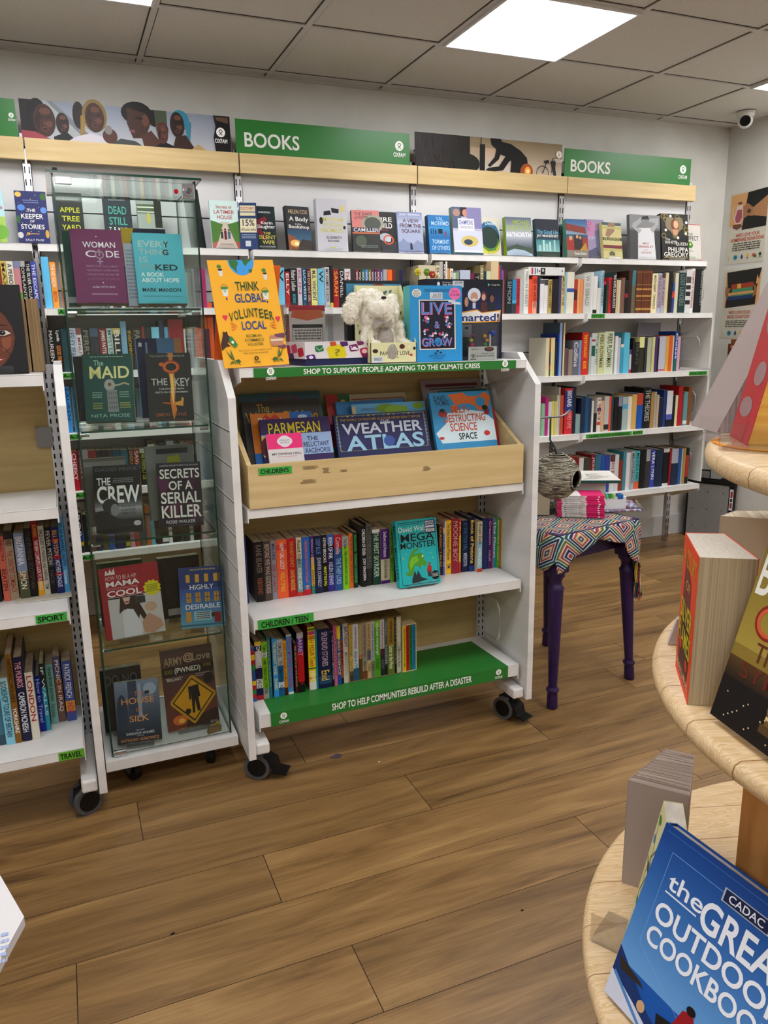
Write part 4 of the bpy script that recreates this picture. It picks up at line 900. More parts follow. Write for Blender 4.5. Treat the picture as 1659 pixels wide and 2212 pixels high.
row(SH, GH, K, ZR['b'], YH, [
 (52, 80, 300, '#3c4434', '', ''), (82, 122, 250, '#c82632', 'JOURNEY', '#4c0c10'), (124, 184, 180, '#1d1918', 'THE ROPE SOLAR ROCKS', '#d8d4cc', {'side': '#2c4a48'}), (186, 214, 285, '#d3b78c', '', ''), (215, 244, 288, '#cdc9b8', '', ''), (246, 302, 255, '#7b5c4a', '', ''),
 (305, 344, 290, '#171316', '', '', {'b': ((.4, .52, '#a02030'),)}), (346, 394, 155, '#3a2119', '', '', {'side': '#3a2119'}), (396, 450, 155, '#4a7d84', '', '', {'b': ((.35, 1, '#6a6a54'),)})]
 + [(a_, b_, 150, '#6b3b20', '', '', {'hard': True, 'b': ((.04, .05, '#b08a4c'), (.33, .34, '#b08a4c'), (.42, .46, '#b88f4e'), (.58, .62, '#b88f4e'), (.70, .71, '#b08a4c'), (.88, .93, '#b88f4e')), 'say': 'brown leatherbound volume with gold stars'}) for a_, b_ in ((454, 500), (501, 536), (537, 567), (568, 605), (606, 640), (641, 668))]
 + [(670, 744, 195, '#e0d5ae', '~MARTIN GILBERT/THE RIGHTEOUS', '#6a5c3c/#6a5c3c'), (746, 798, 190, '#abaebb', 'THE RUSSIAN REVOLUTION', '#a03c48'), (800, 850, 190, '#a6a8b4', 'ROGUE AGENT', '#8a1c34', {'b': ((0, .12, '#3c3c44'),)}), (852, 894, 185, '#d2c39c', '', ''), (896, 948, 165, '#16161a', '', ''),
 (952, 984, 320, '#2b4b82', '', '', {'b': ((.3, .5, '#c83c34'),)}), (986, 1030, 190, '#ccc6b0', '', ''), (1032, 1130, 185, '#20403f', 'LOST LEADERS', '#7a8a84', {'side': '#2c4c50'}), (1132, 1200, 150, '#cdcdcd', '', '', {'b': ((.15, .3, '#4c4840'), (.35, .45, '#2c2c2c'), (.5, .6, '#2c2c2c'), (.7, .8, '#2c2c2c'))}),
 (1202, 1248, 130, '#dedad6', 'THE EMPIRE OF THE PHARAOHS', '#a02c34'), (1250, 1322, 135, '#0f171a', '', '', {'side': '#0f171a'}), (1324, 1358, 135, '#121214', '~MODERN HISTORY', '#a8a8a8')], depth=.16)
# book lying flat on the row
a = at(1070+485*.14467, 560+240*.14467, y=YH); b = at(1070+1030*.14467, 560+105*.14467, y=YH)
t = thing('book', 'thick white book lying flat on top of the second wall shelf row', 'book', (a.x, YH-.005, a.z+.001), group=GH)
m_ = MB(); w_, h_ = b.x-a.x, max(.03, b.z-a.z-.008); m_.box(0, 0, 0, w_, .003, h_, '#d8d8d6'); m_.box(0, .003, 0, w_, .15, .002, '#d8d8d6'); m_.box(0, .003, h_-.002, w_, .15, h_, '#d0d0ce')
Art(m_, lambda u, v, k: (u*w_, -EPS*k, h_*(1-v))).draw([('R', .33, .1, .46, .92, '#2a2628'), ('E', .395, .4, .03, .18, '#b8b4b0'), ('E', .30, .5, .02, .1, '#1c1c1c'), ('R', .08, .1, .13, .9, '#c04858'), ('R', .17, .1, .20, .9, '#4a6a9a'), ('R', .23, .2, .26, .7, '#5a6a8a'), ('E', .93, .45, .02, .14, '#8a8a88')])
m_.build('cover', t); MB().box(.002, .003, .002, w_-.004, .146, h_-.002, PAGESW).build('pages', t)
# --- third shelf, right bays
GS = 'books on the third wall shelf, right bays'; SS = 'on the third wall shelf'
YS = -.375
K = (1100, 680, .13864)
row(SS, GS, K, ZR['c'], YS, [
 (560, 612, 362, '#d5cda8', '', '', {'side': '#cdc7b6', 'say': 'cream magazine with a white sticker'}), (613, 634, 362, '#a44a34', '', '', {'b': ((.36, .7, '#1e2450'), (.82, 1, '#2c6a3c'))}), (635, 664, 360, '#dacf9c', '', ''), (665, 696, 356, '#d5ca96', '', ''),
 (700, 735, 420, '#2a3238', '', ''), (740, 765, 290, '#1c3c8a', '', ''), (766, 804, 122, '#8cacd0', '', '', {'side': '#4c5c6c'}), (805, 818, 126, '#6a1c2c', '', ''), (819, 848, 120, '#d0c4a8', '', ''),
 (852, 906, 520, '#6b5450', '', ''), (908, 974, 540, '#93837a', '', ''), (976, 1074, 400, '#6a6c75', 'Collins', '#d8d8dc', {'side': '#6a6c75'}), (1076, 1110, 400, '#7b9bc4', '', ''), (1112, 1218, 275, '#c8311e', 'THE PSYCHOLOGY/~BOOK', '#f0c030/#f0c030', {'side': '#8c1c1c', 'say': 'thick red book with THE PSYCHOLOGY in yellow on its spine'}),
 (1232, 1262, 350, '#b0bab0', '', ''), (1264, 1322, 285, '#c3c9c6', '', '', {'b': ((.15, .2, '#a03c4c'), (.3, .55, '#1f5c50'))}), (1324, 1360, 285, '#d0d2d0', 'THE MIND', '#4c8a98'), (1362, 1462, 278, '#c5c89a', 'PIERS PLOWMAN', '#4a4a34'), (1466, 1606, 260, '#ccd4b9', 'PIERS PLOWMAN', '#4a4a34', {'hard': True, 'say': 'thickest pale green book with PIERS PLOWMAN on its spine'})], depth=.17)
K = (1310, 680, .14467)
row(SS, GS, K, ZR['c'], YS, [
 (112, 152, 315, '#d8d8dc', '', ''), (153, 191, 340, '#babac0', '', ''), (192, 240, 440, '#3b99b5', '', '', {'b': ((0, .1, '#d0ccc0'),)}), (242, 325, 265, '#60b5cd', '', ''), (330, 362, 520, '#c8c4c8', '', '', {'b': ((0, .2, '#5c3c78'), (.85, 1, '#c02c3c'))}), (364, 401, 350, '#1a1414', '', ''), (403, 472, 410, '#121212', '~PIRATE', '#5c5c58'),
 (474, 546, 330, '#d8d99a', '', '', {'b': ((.3, 1, '#3a3424'),)}), (548, 588, 350, '#28343a', '', ''), (590, 654, 340, '#b1af99', '', ''), (656, 702, 330, '#bdc18c', '', ''), (704, 742, 320, '#53316b', '', '', {'side': '#2a2a6a'}), (744, 764, 350, '#15131a', '', ''), (766, 862, 320, '#b6b6c2', '', '', {'side': '#a8a8b2', 'b': ((.93, .97, '#c04050'),)}),
 (864, 912, 320, '#d0a44d', '', '', {'side': '#8c3c28'}), (914, 962, 305, '#d0602d', '', ''), (964, 984, 310, '#dcd0b0', '', ''), (986, 1036, 245, '#1b4a90', 'Coast', '#e8ecf4', {'b': ((.7, 1, '#1c6c5c'),)}), (1038, 1078, 330, '#c8a1b5', '', '')], depth=.17)
a = xat(1403, YS+.03, 1.3); b = xat(1453, YS+.03, 1.3)
t = thing('notebook', 'grey card standing behind the orange and white books on the third shelf', 'folder', (a, -.235, ZR['c']+.0005))
MB().box(0, 0, 0, b-a, .006, .285, mat('#9894a0', .5)).build('board', t)
# --- fourth shelf, right bays
GD = 'books on the fourth wall shelf, right bays'; SD = 'on the classic fiction shelf'
YD = -.375
K = (1160, 820, .19958)
row(SD, GD, K, ZR['d'], YD, [
 (45, 80, 260, '#8fb99b', '', ''), (82, 112, 185, '#b81f7d', '', ''), (114, 150, 240, '#cfd0d4', '', ''), (152, 180, 232, '#d9cd6b', '', ''), (181, 203, 235, '#c9c48c', '', ''), (205, 222, 170, '#cfc8b0', '', ''), (223, 238, 80, '#b8b4a8', '', ''), (240, 275, 170, '#b8583d', '', '', {'side': '#9c4a34'}),
 (290, 374, 95, '#c83039', '~BRITAINS/JAMES OPIE', '#f4f4f8/#e8a0a0', {'hard': True, 'b': ((.05, .5, '#24408a'),), 'say': 'large red hardback with BRITAINS on a blue spine panel'}), (376, 408, 80, '#1c2935', '', ''), (412, 462, 400, '#8aa4a1', '', ''), (464, 512, 200, '#1c2c4b', '', ''), (513, 544, 185, '#1b5b81', '', ''), (545, 578, 205, '#2a3a58', '', ''), (581, 602, 230, '#d4d4d0', '', ''),
 (604, 638, 400, '#26241f', '', ''), (639, 680, 195, '#d2ccc4', '1983', '#a03434', {'b': ((.3, .4, '#2a3c7a'), (.7, .8, '#c8503c'))}), (682, 716, 230, '#c9a987', '', ''), (718, 768, 180, '#bbb7b1', '', '', {'b': ((.8, .95, '#2c2c2c'),)}), (770, 790, 178, '#d65a3c', '', ''), (792, 817, 150, '#3c4c50', '', ''), (822, 866, 190, '#161618', '', ''), (868, 908, 185, '#1a1a1c', '', '', {'b': ((0, .28, '#8a8aa0'),)})], depth=.16)
K = (1330, 810, .2206)
row(SD, GD, K, ZR['d'], YD, [
 (55, 108, 215, '#a0b1ae', '', '', {'b': ((.22, .36, '#5aa0c0'),)}), (110, 146, 210, '#d8d1c2', '', ''), (148, 193, 190, '#c9a55e', '', ''), (194, 252, 180, '#1c59a9', '', '', {'b': ((.0, .32, '#b84a34'),), 'say': 'blue book with red and white diagonal bands'}), (255, 328, 125, '#121214', 'THE THEORIES', '#b8b8b4', {'hard': True}), (330, 360, 170, '#a8884c', '', ''), (362, 384, 165, '#aaa293', '', ''), (386, 410, 195, '#b8a494', '', ''),
 (412, 450, 220, '#1c2234', '', ''), (452, 480, 145, '#27407b', '', ''), (482, 542, 155, '#1d1d20', '', '', {'b': ((0, .65, '#cfcfd4'), (.65, .8, '#5a62b0'))}), (545, 568, 200, '#141414', '', ''), (570, 593, 200, '#d6cfae', '', ''), (595, 637, 110, '#b11d25', '', '', {'side': '#a81c22', 'hard': True}), (640, 650, 180, '#6c5c50', '', ''), (652, 690, 165, '#6b959b', '', '', {'b': ((.85, .95, '#d0d8d8'),)}), (692, 722, 115, '#8b5521', '', '')], depth=.17)
# --- lowest right shelf
GE = 'hardbacks on the lowest wall shelf'; SE = 'on the lowest wall shelf'
K = (1220, 940, .32563)
row(SE, GE, K, ZR['e'], at(1343, 1056, z=.44).y if False else -.375, [
 (88, 116, 150, '#cfcfcb', '', '', {'side': '#b03038'}), (118, 163, 150, '#4b4539', '', ''), (165, 190, 130, '#8b1d2b', 'JESSICA', '#e0c8c8'), (192, 229, 128, '#3b7189', '', ''), (231, 260, 135, '#2b5ba9', '', ''), (262, 289, 135, '#3b4a99', '', ''), (291, 323, 130, '#d2d2d2', 'BURN BOOK', '#a02c34', {'b': ((0, .18, '#3c3c40'),)}), (324, 349, 128, '#cdcdcf', '', ''), (351, 376, 165, '#8b3d25', '', ''), (378, 396, 112, '#4b8b99', '', ''),
 (398, 425, 115, '#d4d4d8', '', ''), (427, 453, 108, '#a9adb1', '~MELVYN BRAGG', '#4c4c50'), (455, 486, 105, '#5bb9bd', '~MIRANDA HART', '#1c4c54', {'b': ((.8, 1, '#d8683c'),)}), (490, 528, 95, '#151214', '', ''), (530, 556, 95, '#a1a1a1', '', '', {'b': ((.3, 1, '#3c3c3c'),)}), (558, 588, 95, '#3b4aa1', 'VERA LYNN', '#e8e8f0'), (592, 640, 95, '#1b2d49', '', ''), (643, 681, 88, '#19191b', '', '', {'b': ((0, .1, '#c8c8c4'), (.93, 1, '#d0d0cc'))}), (683, 695, 95, '#a02430', '', ''), (697, 741, 88, '#212f4b', '', '', {'b': ((0, .4, '#a8a8b4'),)}),
 (743, 761, 88, '#2b5b9b', '', ''), (763, 772, 90, '#a9b1b9', '', ''), (774, 790, 85, '#a98d3d', '', ''), (791, 812, 85, '#1b1719', '', '', {'b': ((.2, .8, '#a83c3c'),)})], depth=.16, hard=True)
# --- left bays: second shelf
GL = 'paperbacks on the second wall shelf, left bays'; SL = 'on the upper paperback shelf'
K = (0, 550, .13655)
YL = -.385
row(SL, GL, K, ZL[1], YL, [
 (-60, 20, 105, '#5c3c34', '', ''), (22, 86, 100, '#8a3c34', '', ''), (88, 172, 100, '#d2b963', '~MAX', '#5a4a1c'), (176, 282, 105, '#dfdcc2', '~A PERIODICAL', '#2c2c5a'), (285, 390, 105, '#c78b91', '', '', {'b': ((0, .15, '#8a8cac'), (.65, 1, '#6c9a3c'))}), (393, 470, 100, '#1c1a1c', 'COMPLAINTS', '#c8c4bc', {'b': ((0, .12, '#a8a8a8'),)}), (473, 556, 105, '#181418', 'THE SILVER COLLAR', '#dcdcd8'), (558, 640, 110, '#4b59a9', 'THE ESCAPE', '#d8d8f0')], depth=.12, jit=.002)
row(SL, GL, K, ZL[1], YL, [
 (728, 842, 35, '#6bc0e8', '', '', {'say': 'sky blue shelf divider block lettered O', 'hard': True}), (852, 945, 115, '#efa141', 'THE NO SHOW/~BETH', '#f8ecd8/#b84c20')], depth=.12, jit=.001)
row(SL, GL, (420, 560, .35714), ZL[1], YL, [(-560, -540, 60, '#8a8a88', '', '')]+[(q*24-535, q*24-513, 58+(q*37) % 22, c_, '', '') for q, c_ in enumerate(['#4c5c6a', '#bcbcb4', '#7a3c3c', '#2c3c54', '#c8c0a8', '#3c5a50', '#8a8478', '#a0443c', '#1c1c24', '#b4b0a8', '#54607a', '#c4a868', '#302c2c', '#6a8a94', '#984858', '#d0ccc0', '#3c3c4c', '#7c6a5c', '#b0b8bc', '#24303c'])]
 + [(-52, -30, 60, '#7d7f7c', '', ''), (-28, -8, 60, '#84867f', '', ''), (-6, 12, 60, '#8b8b86', '', ''), (14, 40, 50, '#3a2c4c', '', ''), (42, 78, 55, '#a02c6a', '', '')], depth=.12)
K = (560, 560, .35714)
row(SL, GL, K, ZL[1], YL, [
 (62, 112, 50, '#79bedb', '', '', {'say': 'sky blue shelf divider block lettered U', 'hard': True}), (115, 160, 50, '#7cc0dd', 'V', '#101418', {'say': 'sky blue shelf divider block lettered V', 'mute': 1, 'hard': True}), (164, 190, 75, '#b02b25', '~ELLY', '#f0e0dc'), (192, 235, 55, '#1b2228', '~Robert Ludlum/BOURNE', '#d8d8d4/#58b0c0'), (237, 263, 52, '#c8c4cc', '~ELIN', '#c86a8a'), (268, 292, 55, '#1b5b7b', '~LUCA VESTE', '#c8e4ec'), (294, 316, 57, '#5b2531', 'THE CUT OUT GIRL', '#d8c0b8'), (319, 355, 57, '#e1d98b', '~M.B. VINCENT', '#3c5a7a'), (358, 398, 58, '#7cc0dd', 'W', '#101418', {'say': 'sky blue shelf divider block lettered W', 'mute': 1, 'hard': True}),
 (401, 430, 48, '#c9c9cb', 'MY NAME IS LEON', '#4c4c54'), (432, 449, 40, '#1a1a1c', '', '', {'b': ((.88, 1, '#e8c020'),)}), (451, 485, 62, '#a12129', '~SARAH', '#e0b040'), (487, 519, 60, '#17171b', '~DANIEL', '#c8c8cc'), (521, 555, 58, '#dcdad8', 'THE RISE', '#b03030'), (557, 584, 60, '#d0d0d0', '', '', {'b': ((0, .5, '#3c3c3c'),)})]
 + [(a_, b_, 62, c_, '~WODEHOUSE', '#f0e8e8', {'say': 'narrow %s matching series paperback' % cname(c_)}) for a_, b_, c_ in ((586, 604, '#8a2434'), (605, 622, '#3c1c24'), (623, 642, '#2c7a50'), (643, 661, '#4a8ac8'), (662, 681, '#6a7a34'), (682, 697, '#7a2030'), (698, 713, '#2a3468'), (714, 733, '#8a2438'), (734, 750, '#3c4c8c'))]
 + [(752, 776, 62, '#a8acb0', '', ''), (778, 806, 63, '#f07122', '', ''), (807, 825, 63, '#7c2c24', '', ''), (826, 850, 64, '#b8b89c', '', '', {'b': ((.0, .5, '#3c3c34'),)}), (851, 876, 64, '#24244c', '', '')], depth=.12)
# third shelf, left bays (behind the glass cabinet)
GC_ = 'paperbacks seen through the glass cabinet'; SC_ = 'on the middle paperback shelf'
K = (100, 680, .37815)
row(SC_, GC_, K, ZL[2], YL, [
 (-130, -95, 80, '#5a3c34', '', ''), (-92, -60, 80, '#24344c', '', ''), (-57, -25, 78, '#a89c84', '', ''), (-22, 6, 80, '#3c3c3c', '', ''),
 (30, 64, 78, '#17171a', '~MAUREEN', '#c8c4bc'), (67, 104, 78, '#191a1f', '~Lynda/GOOD FRIDAY', '#e8e4dc/#e8903c'), (106, 138, 80, '#2c4c50', '', ''), (141, 190, 75, '#c1c5d5', '~LESLEY PEARSE', '#4c5478'), (191, 221, 76, '#d4d2d2', '13 MINUTES', '#a83c54', {'b': ((0, .15, '#8a5c54'),)}), (223, 266, 76, '#25221f', '~PERRY', '#8a8478'), (268, 316, 76, '#2c3034', '', '', {'b': ((0, .2, '#4c5c70'),)}), (318, 362, 76, '#7b232b', '~JAMES PATTERSON', '#e4dcd8'), (364, 396, 76, '#c4ccc4', '~MYSTERY', '#4c8a90'), (398, 442, 76, '#252321', '~BILL', '#d4d0c8', {'b': ((0, .14, '#c8b86c'),)}), (444, 476, 38, '#7aa0b8', '', ''), (478, 506, 80, '#26221d', 'INSOMNIA', '#c8a030'), (508, 560, 78, '#37322c', '~PARKER', '#9c9484'), (562, 578, 66, '#8a3c40', '', ''), (580, 614, 74, '#24262b', '', ''), (618, 660, 70, '#7cbcd0', '', '', {'hard': True, 'say': 'sky blue shelf divider block'}), (662, 688, 34, '#1f3350', '', ''), (690, 712, 70, '#6aa8c4', '', ''), (714, 796, 26, '#8a1b22', '', '', {'side': '#8a1b22'}), (798, 815, 80, '#c8c4c4', '', ''), (817, 850, 80, '#a8a0a8', '', ''), (860, 900, 74, '#c85a34', '', ''), (902, 945, 80, '#54303c', '', '')], depth=.12)
row(SC_, GC_, (440, 540, .446), ZL[2], YL, [(0, 30, 250, '#5a2c6c', '', '', {'b': ((.2, .5, '#c86a2c'),)}), (32, 60, 255, '#c8602c', '', ''), (62, 90, 250, '#2c3c6c', '', '')]+[(q*26+95, q*26+119, 270+(q*31) % 25, c_, '', '') for q, c_ in enumerate(['#8a8478', '#a0443c', '#1c1c24', '#b4b0a8', '#54607a', '#c4a868', '#302c2c', '#6a8a94', '#984858', '#24303c', '#c0b8a8'])]+[(385, 410, 300, '#1c1a1a', 'DOG ROSE', '#e8e4dc'), (412, 440, 320, '#8a3838', '', ''), (442, 492, 330, '#6bb0d4', '', '', {'hard': True, 'say': 'sky blue divider block behind the clear leaflet holder'}), (494, 520, 290, '#5a6a74', '', ''), (522, 550, 285, '#b0a898', '', ''), (552, 580, 290, '#3c2c34', '', '')], depth=.12)
# fourth, fifth and lowest shelves, left bays
pal = ['#24303c', '#c8c0b0', '#8a2c34', '#1c1c20', '#4c5c6a', '#b8b4ac', '#3c5a50', '#a08868', '#2c3c64', '#7c3c34', '#d0ccc4', '#503c5c', '#1f2a2c', '#94a0a8', '#c86a4c', '#343434', '#5c7c8c', '#b89c5c', '#2a1c1c', '#6a7a5c']
def filler(z, x0, x1, seed, shelf, group, head=()):
    rnd = random.Random(seed); x = x0; sp = []
    while x < x1:
        t_ = rnd.uniform(.018, .036); sp.append((x, x+t_, rnd.uniform(.175, .205), rnd.choice(pal), rnd.random() < .6)); x += t_+.0006
    return sp
def fill_row(z, x0, x1, seed, shelf, group):
    rnd = random.Random(seed+1)
    W1 = ['NIGHT', 'THE LAKE', 'HIDDEN', 'LAST LIGHT', 'SILENCE', 'WINTER', 'THE HOUSE', 'STORM', 'ASHES', 'BLOOD', 'THE ROAD', 'GHOSTS', 'NOWHERE', 'COLD SEA', 'THE WELL', 'FALLING']
    for (xa, xb, h, c_, tt) in filler(z, x0, x1, seed, shelf, group):
        SPN[shelf] = SPN.get(shelf, 0)+1
        l = '%s paperback, %s from the left, %s' % (cname(c_), ordw(SPN[shelf]), shelf)
        spine_book(xa, -.385+rnd.uniform(-.004, .004), z, xb-xa, h, .12, c_, '', '#e0dcd4', l, group, bands=((.06, .3, rnd.choice(pal)), (.86, .93, '#d8d4cc')) if rnd.random() < .6 else ())
K = (100, 680, .37815)
row('on the fourth wall shelf, left bay', 'paperbacks low on the left wall bays', K, ZL[3], YL, [(60, 92, 440, '#2c4c6c', '', ''), (94, 124, 440, '#3b9ad9', '~JANE', '#1c4c7c'), (126, 156, 410, '#3b92d0', '~LAUREN', '#1c4c7c')], depth=.12)
fill_row(ZL[3], xat(160, YL, ZL[3])+.005, .85, 5, 'on the fourth wall shelf, left bay', 'paperbacks low on the left wall bays')
K = (140, 950, .3361)
SF = 'on the fifth wall shelf, left bay'; GF = 'paperbacks low on the left wall bays'
row(SF, GF, K, ZL[4], YL, [(36, 62, 75, '#d0c8ac', '', ''), (64, 100, 75, '#a82030', '~CHEEKY', '#f0dcdc'), (102, 124, 80, '#4c3c3c', '', ''), (126, 172, 66, '#a49ca0', '', ''), (174, 222, 68, '#8a2c30', '', ''), (224, 258, 68, '#2a2624', '', ''), (260, 290, 66, '#2c2c2e', '', ''), (292, 325, 66, '#3c3430', '', ''), (327, 376, 64, '#24506c', '', ''), (378, 422, 64, '#2f6470', '', ''), (430, 458, 62, '#3c2c24', 'DOUBLE P', '#d8863c'), (460, 496, 60, '#8a3424', 'SAVAGE', '#e8c8b8'), (498, 545, 56, '#1c1a18', 'ONE PERFECT LIE', '#a8b83c', {'b': ((0, .12, '#c8c8c4'),)})], depth=.12, maxh=.23, ymax=-.16)
fill_row(ZL[4], xat(140+548*.3361, YL, ZL[4])+.002, .85, 6, SF, GF)
SG_ = 'on the lowest wall shelf, left bay'
row(SG_, GF, K, ZL[5], YL, [(82, 130, 470, '#1c2430', '~ROB', '#d0d0d4', {'b': ((.5, .7, '#2c4c8a'), (.72, .82, '#b0a020'))}), (134, 170, 480, '#2c2c2c', '', ''), (172, 208, 480, '#5a3c34', '', ''), (210, 248, 478, '#1f2c4c', '', ''), (250, 286, 475, '#5c5430', '', ''), (288, 330, 470, '#24508a', '', ''), (334, 394, 470, '#23284c', '', ''), (396, 425, 470, '#20281c', '', '', {'b': ((.8, .95, '#a8a020'),)}), (427, 456, 470, '#c08a94', '', ''), (458, 486, 465, '#a8442c', '', ''), (488, 530, 430, '#4c5040', '', '', {'side': '#8a8a7c'}), (532, 560, 425, '#a8622c', '', ''), (562, 586, 430, '#6aa4b0', '', ''), (592, 630, 440, '#1c1c1e', '', ''), (632, 672, 440, '#242424', '', '', {'b': ((.8, .95, '#c8c8c8'),)}), (674, 696, 435, '#d0cec8', '', ''), (698, 746, 430, '#1c1c1c', '', ''), (748, 768, 430, '#3c3c40', '', ''), (770, 806, 428, '#2c3434', '', ''), (808, 832, 425, '#b8b8b0', '', ''), (834, 878, 425, '#1f1f20', '', '')], depth=.12, maxh=.23, ymax=-.16)
fill_row(ZL[5], xat(140+880*.3361, YL, ZL[5])+.002, .80, 8, SG_, GF)
# ================================================================ BOOKS SHOWN FACE OUT
def fb(uL, uR, vT, z, y, col, art, label, rot=0, lean=10, t=.026, vB=None, **k):
    xl, xr = xat(uL, y, z), xat(uR, y, z); w_ = (xr-xl)/max(.6, math.cos(R(rot))); xm = (xl+xr)/2; h = .2
    for _ in range(6): h = (zat(vT, xm, y+h*math.sin(R(lean)))-z)/math.cos(R(lean))
    b_ = face_book(label, xm, y, z, w_, h, t, col, art, rot=rot, lean=lean, **k)
    return b_, (xm, y, w_, h)
GT = 'books face out on the top wall shelf'
def top(uL, uR, vT, col, art, label, rot=0, lean=9, t=.024, stand=True, y=-.285, **k):
    b_, (xm, yy, w_, h) = fb(uL, uR, vT, 1.7724, y, col, art, label, rot, lean, t, group=GT, **k)
    b_.location.z += .004
    if stand: easel('clear stand under the '+label.split(' on ')[0].split(' beside')[0].split(' behind')[0], xm, y-.001, 1.7722, w_*.6, h*.75, rot, lean+2, group='clear stands on the top wall shelf', t=t)
    return b_
Wt = '#eceae4'
def T(x0, y0, x1, y1, s, c, b=.02): return ('T', x0, y0, x1, y1, s, c, b)
top(-40, 17, 415, '#b7dbe0', [('R', 0, .5, 1, 1, '#a9c860'), ('E', .3, .62, .3, .12, '#d8b8c8'), ('E', .8, .8, .3, .14, '#7ab04a'), T(.3, .28, .95, .38, 'village', '#c05a78')], 'pastel green and blue paperback at the left edge of the top shelf')
top(42, 110, 417, '#28306a', [('E', .12, .07, .10, .05, '#e0c060'), ('E', .18, .32, .12, .06, '#5a8ad0'), ('E', .88, .36, .10, .06, '#6a94d4'), ('E', .08, .85, .09, .06, '#c8c8c8'), ('E', .9, .1, .1, .07, '#3c6a34'), ('E', .06, .55, .06, .08, '#3c6a34'), ('E', .93, .82, .06, .08, '#c8a040'), ('L', [(.3, .82), (.68, .82)], .012, '#d8a850'), ('O', .33, .82, .05, .03, .4, '#d8a850'), T(.35, .34, .62, .40, 'THE', Wt), T(.15, .44, .85, .53, 'KEEPER', Wt), T(.42, .56, .56, .60, 'OF', Wt), T(.12, .64, .86, .73, 'STORIES', Wt), T(.22, .92, .80, .96, 'SALLY PAGE', '#d8d4e4'), ('S', .25, .17, .75, .25, 2, '#8088b8')]+[('E', .1+.8*((i*37) % 10)/10, .08+.85*((i*53) % 11)/11, .012, .008, '#e8d890', 6) for i in range(14)], 'navy paperback with gold key and blue flowers on the top shelf')
top(128, 187, 421, '#24231f', [T(.15, .28, .88, .38, 'APPLE', '#d2cc2c'), T(.2, .45, .85, .55, 'TREE', '#d2cc2c'), T(.18, .62, .86, .72, 'YARD', '#d2cc2c'), T(.05, .1, .9, .14, 'LOUISE DOUGHTY', '#c8c8c4'), ('E', .5, .9, .1, .08, '#d8d8d0')], 'black paperback with yellow capitals behind the cabinet glass')
top(231, 291, 429, '#27303c', [('G', 0, .72, 1, 1, '#8a98ac', '#c8d0dc', 5), T(.18, .20, .82, .36, 'DEAD', '#58b4a4'), T(.18, .42, .82, .58, 'STILL', '#58b4a4'), T(.15, .63, .84, .72, 'T. F. MUIR', Wt), ('S', .2, .05, .8, .09, 2, '#a8b0b8'), ('P', [(0, .9), (.1, .82), (.25, .8), (.4, .84), (.4, 1), (0, 1)], '#4a3430')], 'dark slate paperback with teal and white lettering behind the cabinet glass')
top(304, 356, 436, '#a8aca8', [('R', 0, .1, 1, .3, '#5a6a50'), ('R', 0, .15, .9, .18, '#d8d8c8'), ('R', 0, .25, .9, .28, '#c8c8b8'), ('R', .7, 0, 1, .6, '#2c2c24'), ('P', [(.72, .02), (.95, 0), (1, .55), (.7, .6)], '#26281c'), ('E', .45, .4, .08, .12, '#c8b850'), ('E', .22, .78, .28, .09, '#c8c09c'), ('E', .22, .77, .2, .05, '#6a6434'), ('R', 0, .86, 1, 1, '#8a9cb4')], 'paperback with a photo of a wine glass and dark bottle on a table', t=.03)
top(425, 449, 412, '#17161a', [], 'black hardback seen edge on beside the cabinet corner', rot=52, t=.035, lean=6, stand=False, hard=True)
top(460.5, 521, 437, '#cfe4e0', [('R', 0, .62, 1, 1, '#8a9c60'), ('P', [(.35, .45), (.65, .45), (1, 1), (0, 1)], '#c8bcb0'), ('P', [(0, .42), (.42, .5), (.22, .85), (0, .9)], '#54803c'), ('P', [(1, .42), (.58, .5), (.8, .85), (1, .9)], '#54803c'), ('P', [(.0, .9), (.22, .85), (.1, 1), (0, 1)], '#b06a60'), ('P', [(1, .88), (.8, .84), (.9, 1), (1, 1)], '#a85c50'), T(.22, .10, .78, .17, 'Secrets of', '#b84c58'), T(.14, .20, .86, .28, 'LATIMER', '#b84c58'), T(.24, .31, .78, .39, 'HOUSE', '#b84c58'), ('R', .32, .66, .40, .80, '#3c3c34'), ('R', .44, .64, .53, .82, '#6a2434'), ('R', .57, .65, .66, .80, '#4c6c84'), ('E', .36, .63, .035, .025, '#8a6040'), ('E', .485, .61, .035, .025, '#5a3424'), ('E', .615, .62, .035, .025, '#6a4a34'), T(.3, .9, .75, .94, 'ELLEN JARD', '#8a8078')], 'pale paperback of three women walking between hedges')
b_ = top(521, 557, 440, '#25406e', [('R', .06, .06, .92, .19, '#d8cfae'), T(.1, .09, .88, .16, 'DISCOVERY', '#a8283c'), ('R', .06, .21, .92, .28, '#d8cfae'), ('R', .04, .34, .96, .64, '#dcd3b2'), T(.18, .36, .85, .50, '15%', '#1c2c4c', .03), T(.08, .54, .92, .61, 'off books online', '#1c2c4c'), ('S', .1, .68, .9, .78, 3, '#a8b4c8'), ('R', .3, .82, .6, .94, '#c8ccd4')], 'navy discount leaflet with 15% on it leaning on the top shelf', rot=-14, t=.003, stand=False, name='leaflet', cat='leaflet', y=-.30)
top(555, 600, 450, '#182a2e', [('P', [(0, .35), (.5, .24), (.62, .3), (.2, .5), (.5, .75), (.4, .8), (0, .55)], '#8a1c2c'), ('R', 0, .3, .08, 1, '#2c6a64'), ('S', .2, .12, .8, .17, 2, '#c8d0d0'), T(.3, .35, .85, .42, 'Karin', Wt), T(.1, .43, .96, .54, 'Slaughter', Wt), T(.36, .60, .72, .66, 'THE', '#d0c860'), T(.14, .68, .96, .77, 'SILENT', '#d0c860'), T(.3, .80, .88, .89, 'WIFE', '#d0c860'), ('S', .15, .93, .9, .97, 2, '#c8c8c8')], 'dark teal paperback with THE SILENT WIFE and red ribbon', t=.032)
